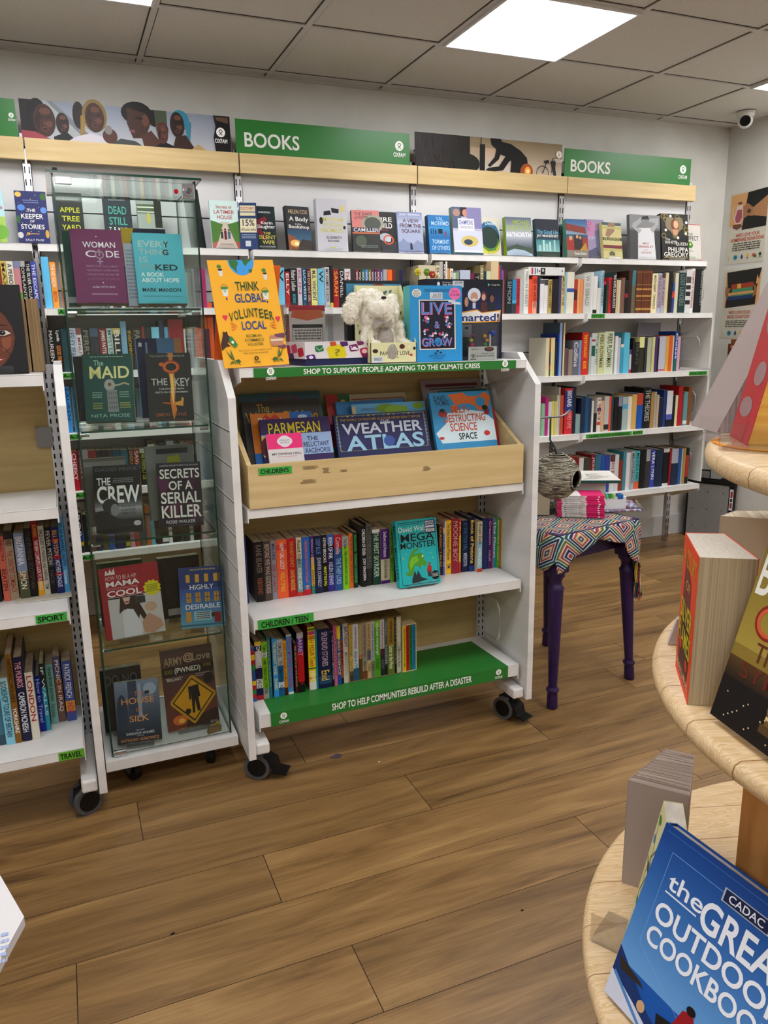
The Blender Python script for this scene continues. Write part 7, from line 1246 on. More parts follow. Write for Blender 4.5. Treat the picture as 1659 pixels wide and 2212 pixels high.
# smarted game box
xa, xb = xat(920, -1.69, ZG), xat(1083, -1.69, ZG); zt = zat(605, xb, -1.68)-ZG; w_ = xb-xa
t = thing('game_box', 'dark navy quiz game box with cartoon heads and yellow edged title', 'game box', (xa, -1.69, ZG+.0005))
m_ = MB(); m_.box(0, 0, 0, w_, .06, zt, '#111528', [None, None, None, None, None, '#0c0e18'])
els = [('G', .02, .1, .98, .55, '#101a38', '#27407c', 6), ('R', 0, .53, 1, 1, '#141b36'), T(.21, .03, .36, .05, 'Download on the', '#b8bcc4', .005), T(.21, .055, .36, .085, 'App Store', '#e0e0e4'), ('E', .16, .06, .018, .025, '#e0e0e4'), ('R', .78, .03, .98, .1, '#0a0c14'), ('P', [(.80, .045), (.835, .065), (.80, .085)], '#58b0a0'), T(.85, .055, .96, .08, 'Google Play', '#c8ccd4'), ('R', .34, .02, .48, .1, '#c8ced4'), T(.37, .03, .46, .06, '£5.99', '#3c4450')]
els += [('E', .50, .30, .03, .09, '#1c1c24'), ('E', .52, .28, .025, .06, '#c09078'), ('E', .62, .19, .085, .085, '#d4dae4'), ('E', .62, .22, .05, .065, '#c89c84'), ('E', .62, .25, .035, .014, '#d4dae4'), ('R', .6, .29, .64, .36, '#c8ccd8'), ('E', .745, .21, .035, .06, '#7a3c38'), ('E', .745, .22, .025, .04, '#d0a890'), ('P', [(.71, .28), (.79, .28), (.8, .42), (.7, .42)], '#5a3430'), ('E', .855, .23, .035, .055, '#20201f'), ('E', .855, .24, .028, .045, '#8a5c48'), ('P', [(.81, .30), (.91, .30), (.92, .40), (.8, .4)], '#28303c')]
els += [('P', [(.3, .43), (.66, .37), (.72, .41), (.98, .38), (.96, .53), (.3, .55)], '#e0a030'), ('P', [(.3, .445), (.66, .385), (.72, .42), (.965, .395), (.945, .515), (.3, .535)], '#e8e4e0'), ('T', .33, .425, .955, .52, 'Smarted!', '#1c3c80', .05)]
Art(m_, lambda u, v, k: (u*w_, -EPS*k, zt*(1-v))).draw(els); m_.build('box_card', t)
# glass tag packs
for n, (u0, u1, vt_, y, lb) in enumerate(((1013, 1076, 698, -1.80, 'clear hanging pack of glass tags with bead markers'), (997, 1018, 701, -1.765, 'grey backed pack half hidden between the puzzle and tag pack'))):
    xa, xb = xat(u0, y, ZG), xat(u1, y, ZG); zt = zat(vt_, xb, y)-ZG; w_ = xb-xa
    t = thing('hanging_pack', lb, 'pack', (xa, y, ZG+.0005))
    m_ = MB()
    if n == 0:
        m_.box(.002, .006, 0, w_-.002, .0075, zt*.37, '#cdd2cd'); Art(m_, lambda u, v, k: (.002+u*(w_-.004), .006-EPS*k, zt*.37*(1-v))).draw([T(.08, .14, .36, .24, 'Glasdeco', '#2c4c7a'), ('E', .72, .2, .17, .17, '#3c1c1e', 20), ('E', .72, .17, .12, .10, '#8a5c50'), T(.45, .47, .92, .56, 'GLASS TAGS', '#4c504c', .005), T(.28, .65, .94, .76, 'MARQUE-VERRES', '#4c504c', .01), ('L', [(.07, .52), (.24, .52), (.24, .86), (.07, .86), (.07, .52)], .008, '#4c504c'), T(.1, .57, .2, .82, '9', '#1c1c1c'), ('R', .06, .9, .26, .94, '#1c1c1c')]); m_.build('card', t)
        m_ = MB(); m_.box(0, 0, 0, w_, .0008, zt, ACRYL); m_.box(0, .012, 0, w_, .0128, zt, ACRYL); m_.build('clear_pouch', t)
        for (u, v, c_) in ((.12, .33, '#7a3058'), (.07, .46, '#b8b838'), (.1, .58, '#c8386c'), (.52, .35, '#d8a838'), (.6, .47, '#d0a030'), (.55, .58, '#5aa84a'), (.78, .28, '#28409c')):
            q = MB().ball((u*w_+.004, .006, zt*(1-v)), .006 if c_ != '#28409c' else .010, c_, 12, 8).build('bead', t)
        MB().cyl((w_*.74, .006, zt*.36), .0035, zt*.34, '#d0d0d0', n=10).build('stem', t)
    else:
        m_.box(0, 0, 0, w_, .003, zt, '#6a6e70'); Art(m_, lambda u, v, k: (u*w_, -EPS*k, zt*(1-v))).draw([('E', .5, .1, .2, .04, '#2c3030'), ('R', .1, .35, .9, .9, '#3c4244')]); m_.build('card', t)
# artificial flowers
fx, fz = xat(922, -1.60, 1.40), zat(590, xat(922, -1.60, 1.40), -1.60)
t = thing('artificial_flowers', 'yellow and white artificial flowers behind the quiz game box', 'flowers', (fx, -1.605, ZG+.0005))
MB().lathe([(.018, 0), (.024, .05), (.022, .05), (.016, .004)], mat('#8a8a84', .5)).build('pot', t)
m_ = MB(); rr = random.Random(2); heads = []
for i in range(7):
    e = Vector((rr.uniform(-.035, .045), rr.uniform(-.01, .02), fz-ZG+rr.uniform(-.045, .02))); m_.tube([(0, 0, .03), (e.x*.4, e.y*.4, e.z*.6), tuple(e)], .0012, '#4a7a3c', 5); heads.append(e)
m_.build('stems', t)
for i, e in enumerate(heads):
    c_ = ['#e8e4d8', '#d8c840', '#b8303c', '#e8e4d8', '#6a9a3c', '#e0dcc8', '#8ab048'][i]
    m_ = MB()
    for k in range(6):
        a_ = k*PI/3; m_.ball((e.x+math.cos(a_)*.007, e.y, e.z+math.sin(a_)*.007), (.006, .003, .006), c_, 8, 6)
    m_.ball((e.x, e.y-.003, e.z), .004, '#d8b030', 8, 6); m_.build('flower_head', t)
# ================================================================ PURPLE TABLE, CLOTH, NEST, STACKS
PUR = noisy('purple_paint', '#24123f', '#2e184e', (30, 30, 10), 4, .42)
TT = [(1.60, -1.785), (1.965, -1.71), (1.885, -1.33), (1.53, -1.40)]
FT = [(1.583, -1.812), (2.012, -1.730), (1.905, -1.300), (1.50, -1.375)]
t = thing('side_table', 'purple painted side table with turned fluted legs', 'table')
ZTB = .655
for (a, b) in zip(TT, FT):
    m_ = MB(); Lh = ZTB
    prof = [(.018, 0), (.021, .004), (.0195, .05), (.018, .062), (.024, .070), (.024, .076), (.016, .084), (.0165, .086), (.028, .46), (.030, .468), (.022, .478), (.020, .492), (.024, .505), (.031, .512), (.031, .53)]
    m_.lathe(prof, PUR, n=96, flute=.20, fl=(.088, .455), nf=32)
    m_.box(-.031, -.031, .528, .031, .031, ZTB, PUR)
    ang = math.atan2(TT[1][1]-TT[0][1], TT[1][0]-TT[0][0]); ca, sa = math.cos(ang), math.sin(ang)
    nv_ = []
    for p in m_.v:
        x, y = p.x*ca-p.y*sa, p.x*sa+p.y*ca; k = p.z/ZTB; nv_.append(Vector((x+b[0]*(1-k)+a[0]*k, y+b[1]*(1-k)+a[1]*k, p.z)))
    m_.v = nv_; m_.build('leg', t, bevel=.0)
for i in range(4):
    a, b = Vector(TT[i]+(0,)), Vector(TT[(i+1) % 4]+(0,)); d = (b-a).normalized(); n_ = Vector((-d.y, d.x, 0)); a2, b2 = a+d*.028, b-d*.028
    m_ = MB(); m_.add([tuple(p+n_*s*.011+Vector((0, 0, z))) for z in (.565, ZTB) for p, s in ((a2, -1), (b2, -1), (b2, 1), (a2, 1))], [(0, 1, 2, 3), (4, 5, 6, 7), (0, 1, 5, 4), (1, 2, 6, 5), (2, 3, 7, 6), (3, 0, 4, 7)], PUR); m_.build('apron', t)
cen = Vector((sum(p[0] for p in TT)/4, sum(p[1] for p in TT)/4, 0))
def exp_(p, e): d = Vector((p[0], p[1], 0))-cen; return cen+d*(1+e/d.length)
m_ = MB(); m_.prism([tuple(exp_(p, .05))[:2] for p in TT], 'z', ZTB, ZTB+.018, PUR); m_.build('table_top', t, bevel=.004)
# kraft tag under the table
p = at(1250, 1190, y=-1.50); tag(MB().box(-.02, 0, -.035, .02, .002, .035, mat('#4a3020', .8)).build('paper_tag', loc=(1.742, -1.50, .527)), 'dark kraft paper tag hanging below the purple table edge', 'tag')
# cloth
m, nt, N, L, b = nodes('woven_diamond_cloth')
uv = N.new('ShaderNodeAttribute'); uv.attribute_name = 'weave'
sp = N.new('ShaderNodeSeparateXYZ'); L.new(uv.outputs['Vector'], sp.inputs[0])
def mth(op, a, b_=None):
    n = N.new('ShaderNodeMath'); n.operation = op
    for i, q in enumerate((a, b_)):
        if q is None: continue
        if isinstance(q, (int, float)): n.inputs[i].default_value = q
        else: L.new(q, n.inputs[i])
    return n.outputs[0]
def tri(a, per): return mth('PINGPONG', a, per)
dx = tri(sp.outputs[0], .075); dy = tri(sp.outputs[1], .055)
s_ = mth('ADD', mth('DIVIDE', dx, .075), mth('DIVIDE', dy, .055))
fr_ = mth('FRACT', mth('MULTIPLY', s_, 4.0))
band = mth('FLOOR', mth('MULTIPLY', mth('ADD', sp.outputs[1], mth('MULTIPLY', dx, .55)), 1/.033))
big = N.new('ShaderNodeValToRGB'); big.color_ramp.interpolation = 'CONSTANT'
cols = ['#a83c34', '#263a5c', '#8a3a5c', '#c8642c', '#4c7a44', '#1f5a60', '#263a5c', '#b83c44', '#c8a84c', '#37477c']
big.color_ramp.elements[0].color = lin(cols[0]); big.color_ramp.elements[1].position = .9; big.color_ramp.elements[1].color = lin(cols[-1])
for i in range(1, 9): e = big.color_ramp.elements.new(i/10); e.color = lin(cols[i])
L.new(mth('FRACT', mth('MULTIPLY', s_, .5)), big.inputs[0])
wn = N.new('ShaderNodeMix'); wn.data_type = 'RGBA'; L.new(mth('GREATER_THAN', fr_, .66), wn.inputs[0]); L.new(big.outputs[0], wn.inputs[6]); wn.inputs[7].default_value = lin('#d8d3cb')
th = N.new('ShaderNodeTexNoise'); th.inputs['Scale'].default_value = 420; L.new(uv.outputs['Vector'], th.inputs['Vector'])
w2 = N.new('ShaderNodeMix'); w2.data_type = 'RGBA'; w2.blend_type = 'MULTIPLY'; w2.inputs[0].default_value = .5; L.new(wn.outputs[2], w2.inputs[6])
c3 = N.new('ShaderNodeValToRGB'); c3.color_ramp.elements[0].position = .35; c3.color_ramp.elements[0].color = (.3, .3, .35, 1); c3.color_ramp.elements[1].position = .6; L.new(th.outputs['Fac'], c3.inputs[0]); L.new(c3.outputs[0], w2.inputs[7])
L.new(w2.outputs[2], b.inputs['Base Color']); b.inputs['Roughness'].default_value = .95; b.inputs['Specular IOR Level'].default_value = .1
wv = N.new('ShaderNodeTexWave'); wv.inputs['Scale'].default_value = 90; L.new(uv.outputs['Vector'], wv.inputs['Vector'])
bp = N.new('ShaderNodeBump'); bp.inputs['Strength'].default_value = .6; bp.inputs['Distance'].default_value = .003; L.new(wv.outputs['Fac'], bp.inputs['Height']); L.new(bp.outputs[0], b.inputs['Normal'])
CLO = m
corners = [exp_(p, .058) for p in TT]
def perim(s):   # s in 0..4 around, 0 = front-left corner, 1 = front-right, 2 = back-right
    i = int(s) % 4; f = s-int(s); a, b_ = corners[i], corners[(i+1) % 4]; p = a.lerp(b_, f)
    d = (p-cen); r = .90+.10*(1-abs(2*f-1)**3*0) if False else 1
    # rounded corners
    k = min(f, 1-f); sh = max(0, (.14-k)/.14)**2*.012
    return p-d.normalized()*sh
def hang(s):
    s = s % 4
    pts = [(0, .13), (.16, .085), (.42, .040), (.66, .060), (.86, .16), (1.0, .25), (1.14, .20), (1.35, .09), (1.7, .07), (2, .12), (2.5, .06), (3, .10), (3.6, .13), (3.85, .13), (4, .085)]
    for (a, ha), (b_, hb) in zip(pts[:-1], pts[1:]):
        if a <= s <= b_:
            f = (s-a)/(b_-a); f = f*f*(3-2*f); return ha*(1-f)+hb*f
NS, NR, NH = 160, 14, 12
vv, ff, wv_ = [], [], []
zc = ZTB+.0215
for i in range(NS):
    s = 4*i/NS; P_ = perim(s); d = (P_-cen); dn = d.normalized(); H_ = hang(s)
    for j in range(NR+1):
        f = j/NR; q = cen+d*f; vv.append((q.x, q.y, zc-.006*max(0, f-.85)/.15+.0015*noise.noise(Vector((q.x*18, q.y*18, 0))))); wv_.append(((q.x-cen.x), (q.y-cen.y), 0))
    for j in range(1, NH+1):
        f = j/NH; out = .010+.016*math.sin(f*PI*.5)+.010*math.sin(s*9.5+1)*f+.012*math.sin(s*23)*f*f
        q = P_+dn*out; z = zc-.006-H_*f; vv.append((q.x, q.y, z)); g_ = P_+dn*(H_*f); wv_.append(((g_.x-cen.x), (g_.y-cen.y), 0))
Kc = NR+NH+1
for i in range(NS):
    for j in range(Kc-1): a, b_ = i*Kc+j, ((i+1) % NS)*Kc+j; ff.append((a, b_, b_+1, a+1))
me = bpy.data.meshes.new('tablecloth'); me.from_pydata(vv, [], ff); me.materials.append(CLO)
a = me.attributes.new('weave', 'FLOAT_VECTOR', 'POINT'); a.data.foreach_set('vector', [c for p in wv_ for c in p])
me.polygons.foreach_set('use_smooth', [True]*len(ff))
tcl = thing('tablecloth', 'multicoloured diamond weave cloth with tassels over the purple table', 'tablecloth')
o = bpy.data.objects.new('cloth', me); COL.objects.link(o); o.parent = tcl
q = o.modifiers.new('solid', 'SOLIDIFY'); q.thickness = .002; q.offset = 1
rr = random.Random(5)
for s0, n_ in ((1.0, 16), (.93, 8), (2.0, 9)):
    m_ = MB()
    for i in range(n_):
        s = s0+rr.uniform(-.07, .09); P_ = perim(s % 4); dn = (P_-cen).normalized(); out = .026+.010*math.sin(s*9.5+1)
        p0 = P_+dn*out; z0 = zc-.006-hang(s); ln = rr.uniform(.05, .085); w1 = rr.uniform(-.012, .012); c_ = rr.choice(['#c2a83c', '#1f5a60', '#a83444', '#d8d0c0', '#37477c', '#5a8a4c'])
        for k in range(3): m_.tube([(p0.x+k*.003, p0.y, z0+.006), (p0.x+k*.003+w1*.5, p0.y+rr.uniform(-.004, .004), z0-ln*.5), (p0.x+k*.004+w1, p0.y+rr.uniform(-.008, .008), z0-ln)], .0014, c_, 5)
    m_.build('tassel', tcl)
# pink paperback stack on the cloth
zs = zc+.003; PKC = '#d62a73'
d0 = Vector((1.847-1.725, -1.653+1.576, 0)); ang = math.atan2(d0.y, d0.x); n_b = 10; th_ = .0083
sx, sy = 1.722, -1.600
for i in range(n_b):
    lb = 'pink and white paperback in the stack on the table, %s' % ('lowest' if i == 0 else 'topmost' if i == n_b-1 else ordw(i+1)+' from below')
    t = thing('book', lb, 'book', (sx+rr.uniform(-.003, .003), sy+rr.uniform(-.003, .003), zs+i*th_), (0, 0, ang+rr.uniform(-.05, .05)+(.12 if i == n_b-1 else 0)), 'pink paperbacks stacked on the purple table')
    m_ = MB(); Lb, Wb = .178, .110
    m_.box(0, 0, 0, Lb, Wb, .0006, PKC); m_.box(0, 0, th_-.001, Lb*.5, Wb, th_-.0004, '#e0dcda'); m_.box(Lb*.5, 0, th_-.001, Lb, Wb, th_-.0004, PKC); m_.box(0, 0, 0, Lb, .0006, th_-.0004, PKC)
    Art(m_, lambda u, v, k: (u*Lb, -EPS*k, (th_-.0004)*(1-v))).draw([('R', .10, 0, .62, 1, '#d8d4d2'), T(.16, .25, .56, .75, 'MY DINING HELL', '#3c3438', .02), ('R', .86, .25, .90, .75, '#e8e8e8')])
    m_.build('cover', t); MB().box(.001, .0006, .0006, Lb-.001, Wb-.001, th_-.0011, PAGES).build('pages', t)
zs2 = zs+.001
# magazine on a box, marker box, napkins
t = thing('storage_box', 'cream cardboard box behind the hanging nest on the table', 'box', (1.60, -1.50, zs), (0, 0, ang)); MB().box(0, 0, 0, .13, .10, .12, mat('#b9ae98', .7)).build('carton', t, bevel=.002)
t = thing('storage_box', 'white box under the magazine on the table', 'box', (1.80, -1.47, zs), (0, 0, ang)); MB().box(0, 0, 0, .20, .14, .112, mat('#d8d6d2', .6)).build('carton', t, bevel=.002)
t = thing('magazine', 'large white illustrated book with green edge lying on the table pile', 'book', (1.742, -1.505, zs+.1135), (0, 0, ang+.10))
m_ = MB(); Lm, Wm = .285, .22; m_.box(0, 0, 0, Lm, Wm, .0012, '#1d5650'); m_.box(0, 0, .011, Lm, Wm, .0122, '#d4d2cc'); m_.box(0, 0, 0, Lm, .0012, .0122, '#1d5650')
Art(m_, lambda u, v, k: (u*Lm, v*Wm, .0122+EPS*k)).draw([('E', .3, .5, .2, .3, '#a89878'), ('E', .25, .35, .1, .2, '#c88c3c'), ('P', [(.1, .1), (.4, .3), (.3, .7)], '#6c5c4c'), ('L', [(.5, .1), (.7, .3), (.6, .6), (.8, .7)], .02, '#3c3c3c'), ('L', [(.6, .1), (.9, .4)], .015, '#5c5c5c'), ('E', .7, .4, .12, .2, '#b8b4ac')]); m_.build('cover', t); MB().box(.002, .0014, .0012, Lm-.002, Wm-.002, .011, PAGESW).build('pages', t)
t = thing('marker_set', 'white box with rainbow row of marker caps on the table', 'markers', (1.905, -1.585, zs+.0), (0, 0, ang+.25))
MB().box(0, 0, 0, .135, .03, .055, mat('#d6d8da', .4)).build('case', t, bevel=.002)
for i, c_ in enumerate(['#b82c50', '#e07828', '#e0c828', '#58c0b0', '#3c9a4c', '#8cc850']): MB().box(.010+i*.013, -.004, .050, .021+i*.013, .026, .066, mat(c_, .4)).build('marker_cap', t, bevel=.003)
MB().box(.098, -.002, .046, .122, .024, .066, mat('#2c70b8', .4)).build('marker_cap', t, bevel=.003)
for i in range(2):
    t = thing('napkin_pack', 'clear pack of patterned napkins, %s of two on the table' % ('lower' if i == 0 else 'upper'), 'napkins', (1.93+.01*i, -1.62+.05*i, zs+.0085*i), (R(0), 0, ang+.25-.2*i), 'patterned napkin packs')
    MB().box(0, 0, 0, .155, .125, .007, CLO if False else noisy('napkin_print_%d' % i, '#b86a7c', '#d8dce4', (90, 30, 30), 2, .5, c3='#6c7cb0', lo=.4, hi=.6)).build('napkins', t, bevel=.002)
    MB().box(-.004, -.004, -.0003, .172, .132, .0078, ACRYL).build('wrapper', t)
# hanging nest ball
bx_, by_ = xat(1201, -1.845, .905), -1.845; bz = zat(1028, bx_, by_); rB = .079
t = thing('hanging_nest', 'round woven newspaper nest with a dark opening hanging from a hook', 'nest', (bx_, by_, bz))
m, nt, N, L, b = nodes('rolled_newspaper')
tc = N.new('ShaderNodeTexCoord'); mp = N.new('ShaderNodeMapping'); mp.inputs['Scale'].default_value = (14, 14, 230); L.new(tc.outputs['Object'], mp.inputs[0])
n1 = N.new('ShaderNodeTexNoise'); n1.inputs['Scale'].default_value = 1; n1.inputs['Detail'].default_value = 2; L.new(mp.outputs[0], n1.inputs['Vector'])
cr = N.new('ShaderNodeValToRGB'); cr.color_ramp.interpolation = 'CONSTANT'; E_ = cr.color_ramp.elements; E_[0].color = lin('#15130f'); E_[1].position = .62; E_[1].color = lin('#3c2a24')
for p_, c_ in ((.38, '#4c4838'), (.44, '#9c947c'), (.48, '#26303c'), (.51, '#b8b09a'), (.55, '#6c6450'), (.58, '#cfc8b4')): e = E_.new(p_); e.color = lin(c_)
L.new(n1.outputs['Fac'], cr.inputs[0]); L.new(cr.outputs[0], b.inputs['Base Color']); b.inputs['Roughness'].default_value = .6
NEWS = m
m_ = MB(); od = Vector((.42, -.84, -.05)).normalized(); up_ = Vector((0, 0, 1)); e1 = od.cross(up_).normalized(); e2 = e1.cross(od)
nC = 34
for i in range(nC):   # coils stacked like rolled paper, broken at the opening
    z = -rB*.985+2*rB*.985*(i+.5)/nC; rr_ = math.sqrt(max(1e-6, rB*rB-z*z)); path = []; seg = []
    for k in range(65):
        a_ = 2*PI*k/64; p = Vector((math.cos(a_)*rr_, math.sin(a_)*rr_, z+.0006*math.sin(a_*5+i)))
        inside = p.normalized().dot(od) > math.cos(R(23))
        if not inside: seg.append(p)
        if inside or k == 64:
            if len(seg) > 2: m_.tube(seg, .0030, NEWS, 6)
            seg = []
m_.build('woven_shell', t)
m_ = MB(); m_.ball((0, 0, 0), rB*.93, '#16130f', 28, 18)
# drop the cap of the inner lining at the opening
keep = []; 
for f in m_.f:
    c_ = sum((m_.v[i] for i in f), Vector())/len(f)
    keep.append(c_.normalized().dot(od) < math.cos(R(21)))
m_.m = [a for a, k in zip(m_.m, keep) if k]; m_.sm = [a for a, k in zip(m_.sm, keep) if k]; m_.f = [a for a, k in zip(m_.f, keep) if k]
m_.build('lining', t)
m_ = MB()
for j in range(4):
    rj = rB*math.sin(R(24))+.001*j; m_.tube([tuple(od*(rB*math.cos(R(24))+.004-.002*j)+e1*math.cos(2*PI*k/28)*rj+e2*math.sin(2*PI*k/28)*rj) for k in range(28)], .0036, mat('#4a3426', .6) if j % 2 else NEWS, 6, closed=True)
m_.build('opening_rim', t)
zh = zat(901, xat(1190, by_, 1.1), by_)-bz; xh = xat(1190, by_, 1.1)-bx_
MB().tube([(0, 0, rB-.002), (xh*.3, 0, rB+.02), (xh, 0, zh*.62), (xh*1.05, 0, zh+.003)], .0032, mat('#34464c', .7), 6).build('strap', t)
t = thing('metal_hook', 'grey metal prong sticking out from the trolley end panel', 'hook')
MB().tube([(GX1+.0225, by_, bz+zh), (bx_+.012, by_, bz+zh), (bx_+.030, by_, bz+zh+.006), (bx_+.048, by_, bz+zh+.020)], .0036, STEEL, 8).build('prong', t)
# ================================================================ FLIGHT CASE, DENIM IN THE CORNER
P0, P1 = Vector((3.845, -.075, 0)), Vector((4.000, -.335, 0)); d = (P1-P0); wl = d.length; ang = math.atan2(d.y, d.x)
t = thing('equipment_case', 'black edged case with dimpled grey panel leaning in the corner', 'case', (P0.x, P0.y, .0), (0, 0, ang))
ht = .40
m_ = MB(); m_.box(0, .004, 0, wl, .055, ht, '#141415'); m_.box(0, 0, 0, .012, .01, ht, '#141415'); m_.box(wl-.035, 0, 0, wl, .01, ht, '#141415'); m_.box(0, 0, ht-.03, wl, .01, ht, '#141415'); m_.box(0, 0, 0, wl, .01, .012, '#141415')
m_.prism([(.05, ht), (wl-.1, ht), (wl-.09, ht+.018), (wl-.01, ht+.018), (wl, ht+.005), (wl, ht-.05), (wl-.02, ht-.03)], 'y', -.008, .058, '#161617'); m_.build('case_body', t, bevel=.004)
m, nt, N, L, b = nodes('dimpled_panel'); b.inputs['Base Color'].default_value = lin('#8f8f8d'); b.inputs['Roughness'].default_value = .4; b.inputs['Metallic'].default_value = .3
tc = N.new('ShaderNodeTexCoord'); vo = N.new('ShaderNodeTexVoronoi'); vo.inputs['Scale'].default_value = 110; vo.inputs['Randomness'].default_value = 0; mp = N.new('ShaderNodeMapping'); mp.inputs['Rotation'].default_value = (0, R(45), 0); L.new(tc.outputs['Object'], mp.inputs[0]); L.new(mp.outputs[0], vo.inputs['Vector'])
bp = N.new('ShaderNodeBump'); bp.inputs['Strength'].default_value = 1; bp.inputs['Distance'].default_value = .004; bp.invert = True; L.new(vo.outputs['Distance'], bp.inputs['Height']); L.new(bp.outputs[0], b.inputs['Normal'])
MB().box(.012, .001, .012, wl-.035, .005, ht-.03, m).build('dimpled_panel', t)
for x in (.05, wl*.45, wl-.07):
    for z in (.08, .2, .32): MB().cyl((x, -.001, z), .0035, .003, '#1c1c1c', 'y', 10).build('rivet', t)
m_ = MB(); m_.box(wl-.028, -.0008, ht-.19, wl-.006, 0, ht-.05, '#d4d4d6'); Art(m_, lambda u, v, k: (wl-.028+u*.022, -.0009-EPS*k, ht-.05-v*.14)).draw([('R', .2, .1, .8, .4, '#a82c38'), ('R', .2, .45, .8, .6, '#2c2c30'), ('R', .2, .65, .8, .9, '#8a3c44')]); m_.build('sticker', t)
t = thing('framed_panel', 'grey panel with red curved mark behind the black case', 'panel', (3.895, -.030, .0), (0, 0, ang))
m_ = MB(); m_.box(.02, .0, 0, .14, .012, .455, '#1c1c1d'); m_.box(.024, -.001, .34, .136, 0, .447, '#8d8a86'); Art(m_, lambda u, v, k: (.024+u*.112, -.0012-EPS*k, .447-v*.10)).draw([('P', [(.3, .2), (.36, .7), (.5, .95), (.64, .7), (.7, .2), (.62, .5), (.5, .7), (.38, .5)], '#6c2c30')]); m_.build('panel_board', t)
# denim garment on a wooden clip hanger
DEN = noisy('blue_denim', '#5c6f8c', '#93a3bb', (120, 120, 400), 4, .9, .5, lo=.3, hi=.7)
yq = -.30
def wp(u, v, x=3.985): q = at(u, v, x=x); return q
t = thing('denim_garment', 'blue denim garment with frayed hem hanging by the right wall', 'clothing')
rows_ = [((1583, 758), (1612, 752)), ((1577, 772), (1606, 768)), ((1566, 795), (1600, 800)), ((1552, 822), (1588, 832)), ((1538, 847), (1572, 862)), ((1527, 863), (1556, 874))]
m_ = MB(); g = []
for r_i, (a, b_) in enumerate(rows_):
    A, B_ = wp(*a), wp(*b_); line = []
    for k in range(13):
        f = k/12; q = A.lerp(B_, f); q.x += -.02*math.sin(f*PI)-.006*math.sin(f*17+r_i); line.append(q)
    g.append(line)
vv = [tuple(q) for l in g for q in l]+[(q.x+.025, q.y, q.z) for l in g for q in l]
n0 = len(g)*13
ff = [(r*13+k, r*13+k+1, (r+1)*13+k+1, (r+1)*13+k) for r in range(len(g)-1) for k in range(12)]+[(n0+r*13+k, n0+(r+1)*13+k, n0+(r+1)*13+k+1, n0+r*13+k+1) for r in range(len(g)-1) for k in range(12)]
for r in range(len(g)-1): ff += [(r*13, (r+1)*13, n0+(r+1)*13, n0+r*13), (r*13+12, n0+r*13+12, n0+(r+1)*13+12, (r+1)*13+12)]
ff += [tuple(range(13))+tuple(n0+k for k in range(12, -1, -1))]
m_.add(vv, ff, DEN, True); m_.build('denim', t)
m_ = MB(); A, B_ = wp(1524, 868), wp(1556, 878)
for k in range(26): q = A.lerp(B_, k/25); m_.tube([(q.x, q.y, q.z+.012), (q.x-.002, q.y+random.uniform(-.004, .004), q.z-random.uniform(.002, .010))], .0012, '#5c6b82', 4)
m_.build('frayed_hem', t)
A, B_ = wp(1588, 728), wp(1622, 745)
t = thing('clip_hanger', 'brown wooden clip hanger holding the denim', 'hanger', (3.985, A.y, 0))
m_ = MB(); m_.box(-.035, B_.y-A.y-.08, B_.z-.002, .012, 0, A.z-.012, mat('#8a4f2e', .5)); m_.build('wooden_bar', t, bevel=.004)
MB().box(-.038, B_.y-A.y-.075, B_.z-.022, .014, -.004, B_.z-.004, mat('#b98a5c', .5)).build('clip', t, bevel=.003)
MB().tube([(-.01, -.06, A.z-.012), (-.01, -.06, A.z+.01), (.02, -.06, A.z+.03), (.06, -.06, A.z+.03)], .002, STEEL, 6).build('hanger_hook', t)
# ================================================================ ROUND THREE-TIER WOODEN DISPLAY
CXD, CYD = 1.142, -3.534
t = thing('round_display', 'three-tier round pine display stand at the right edge', 'display stand', (CXD, CYD, 0))
def disc(r, z1, th, name='round_shelf'):
    m_ = MB(); n = 96; pr_ = [(0, z1-th), (r-.008, z1-th), (r-.002, z1-th+.005), (r, z1-th*.5), (r-.002, z1-.005), (r-.009, z1), (0, z1)]
    k = len(pr_); v = [(math.cos(2*PI*i/n)*p[0], math.sin(2*PI*i/n)*p[0], p[1]) for i in range(n) for p in pr_]
    m_.add(v, [(i*k+j, ((i+1) % n)*k+j, ((i+1) % n)*k+j+1, i*k+j+1) for i in range(n) for j in range(k-1)], PINE2, True)
    return m_.build(name, t)
m, nt, N, L, b = nodes('pine_boards')
tc = N.new('ShaderNodeTexCoord'); sp = N.new('ShaderNodeSeparateXYZ')
rot_ = N.new('ShaderNodeMapping'); rot_.inputs['Rotation'].default_value = (0, 0, R(18)); L.new(tc.outputs['Object'], rot_.inputs[0]); L.new(rot_.outputs[0], sp.inputs[0])
bd_ = mth('DIVIDE', sp.outputs[1], .095); bi = mth('FLOOR', bd_); bf = mth('FRACT', bd_)
cb_ = N.new('ShaderNodeCombineXYZ'); L.new(mth('ADD', sp.outputs[0], mth('MULTIPLY', bi, 3.71)), cb_.inputs[0]); L.new(mth('ADD', sp.outputs[1], mth('MULTIPLY', bi, .37)), cb_.inputs[1]); L.new(sp.outputs[2], cb_.inputs[2])
mp = N.new('ShaderNodeMapping'); mp.inputs['Scale'].default_value = (3, 26, 26); L.new(cb_.outputs[0], mp.inputs[0])
n1 = N.new('ShaderNodeTexNoise'); n1.inputs['Scale'].default_value = 1.6; n1.inputs['Detail'].default_value = 4; n1.inputs['Distortion'].default_value = .8; L.new(mp.outputs[0], n1.inputs['Vector'])
wvv = mth('FRACT', mth('MULTIPLY', n1.outputs['Fac'], 9))
cr = N.new('ShaderNodeValToRGB'); cr.color_ramp.elements[0].color = lin('#dcc39c'); cr.color_ramp.elements[1].color = lin('#c8a676'); cr.color_ramp.elements[1].position = .9; L.new(wvv, cr.inputs[0])
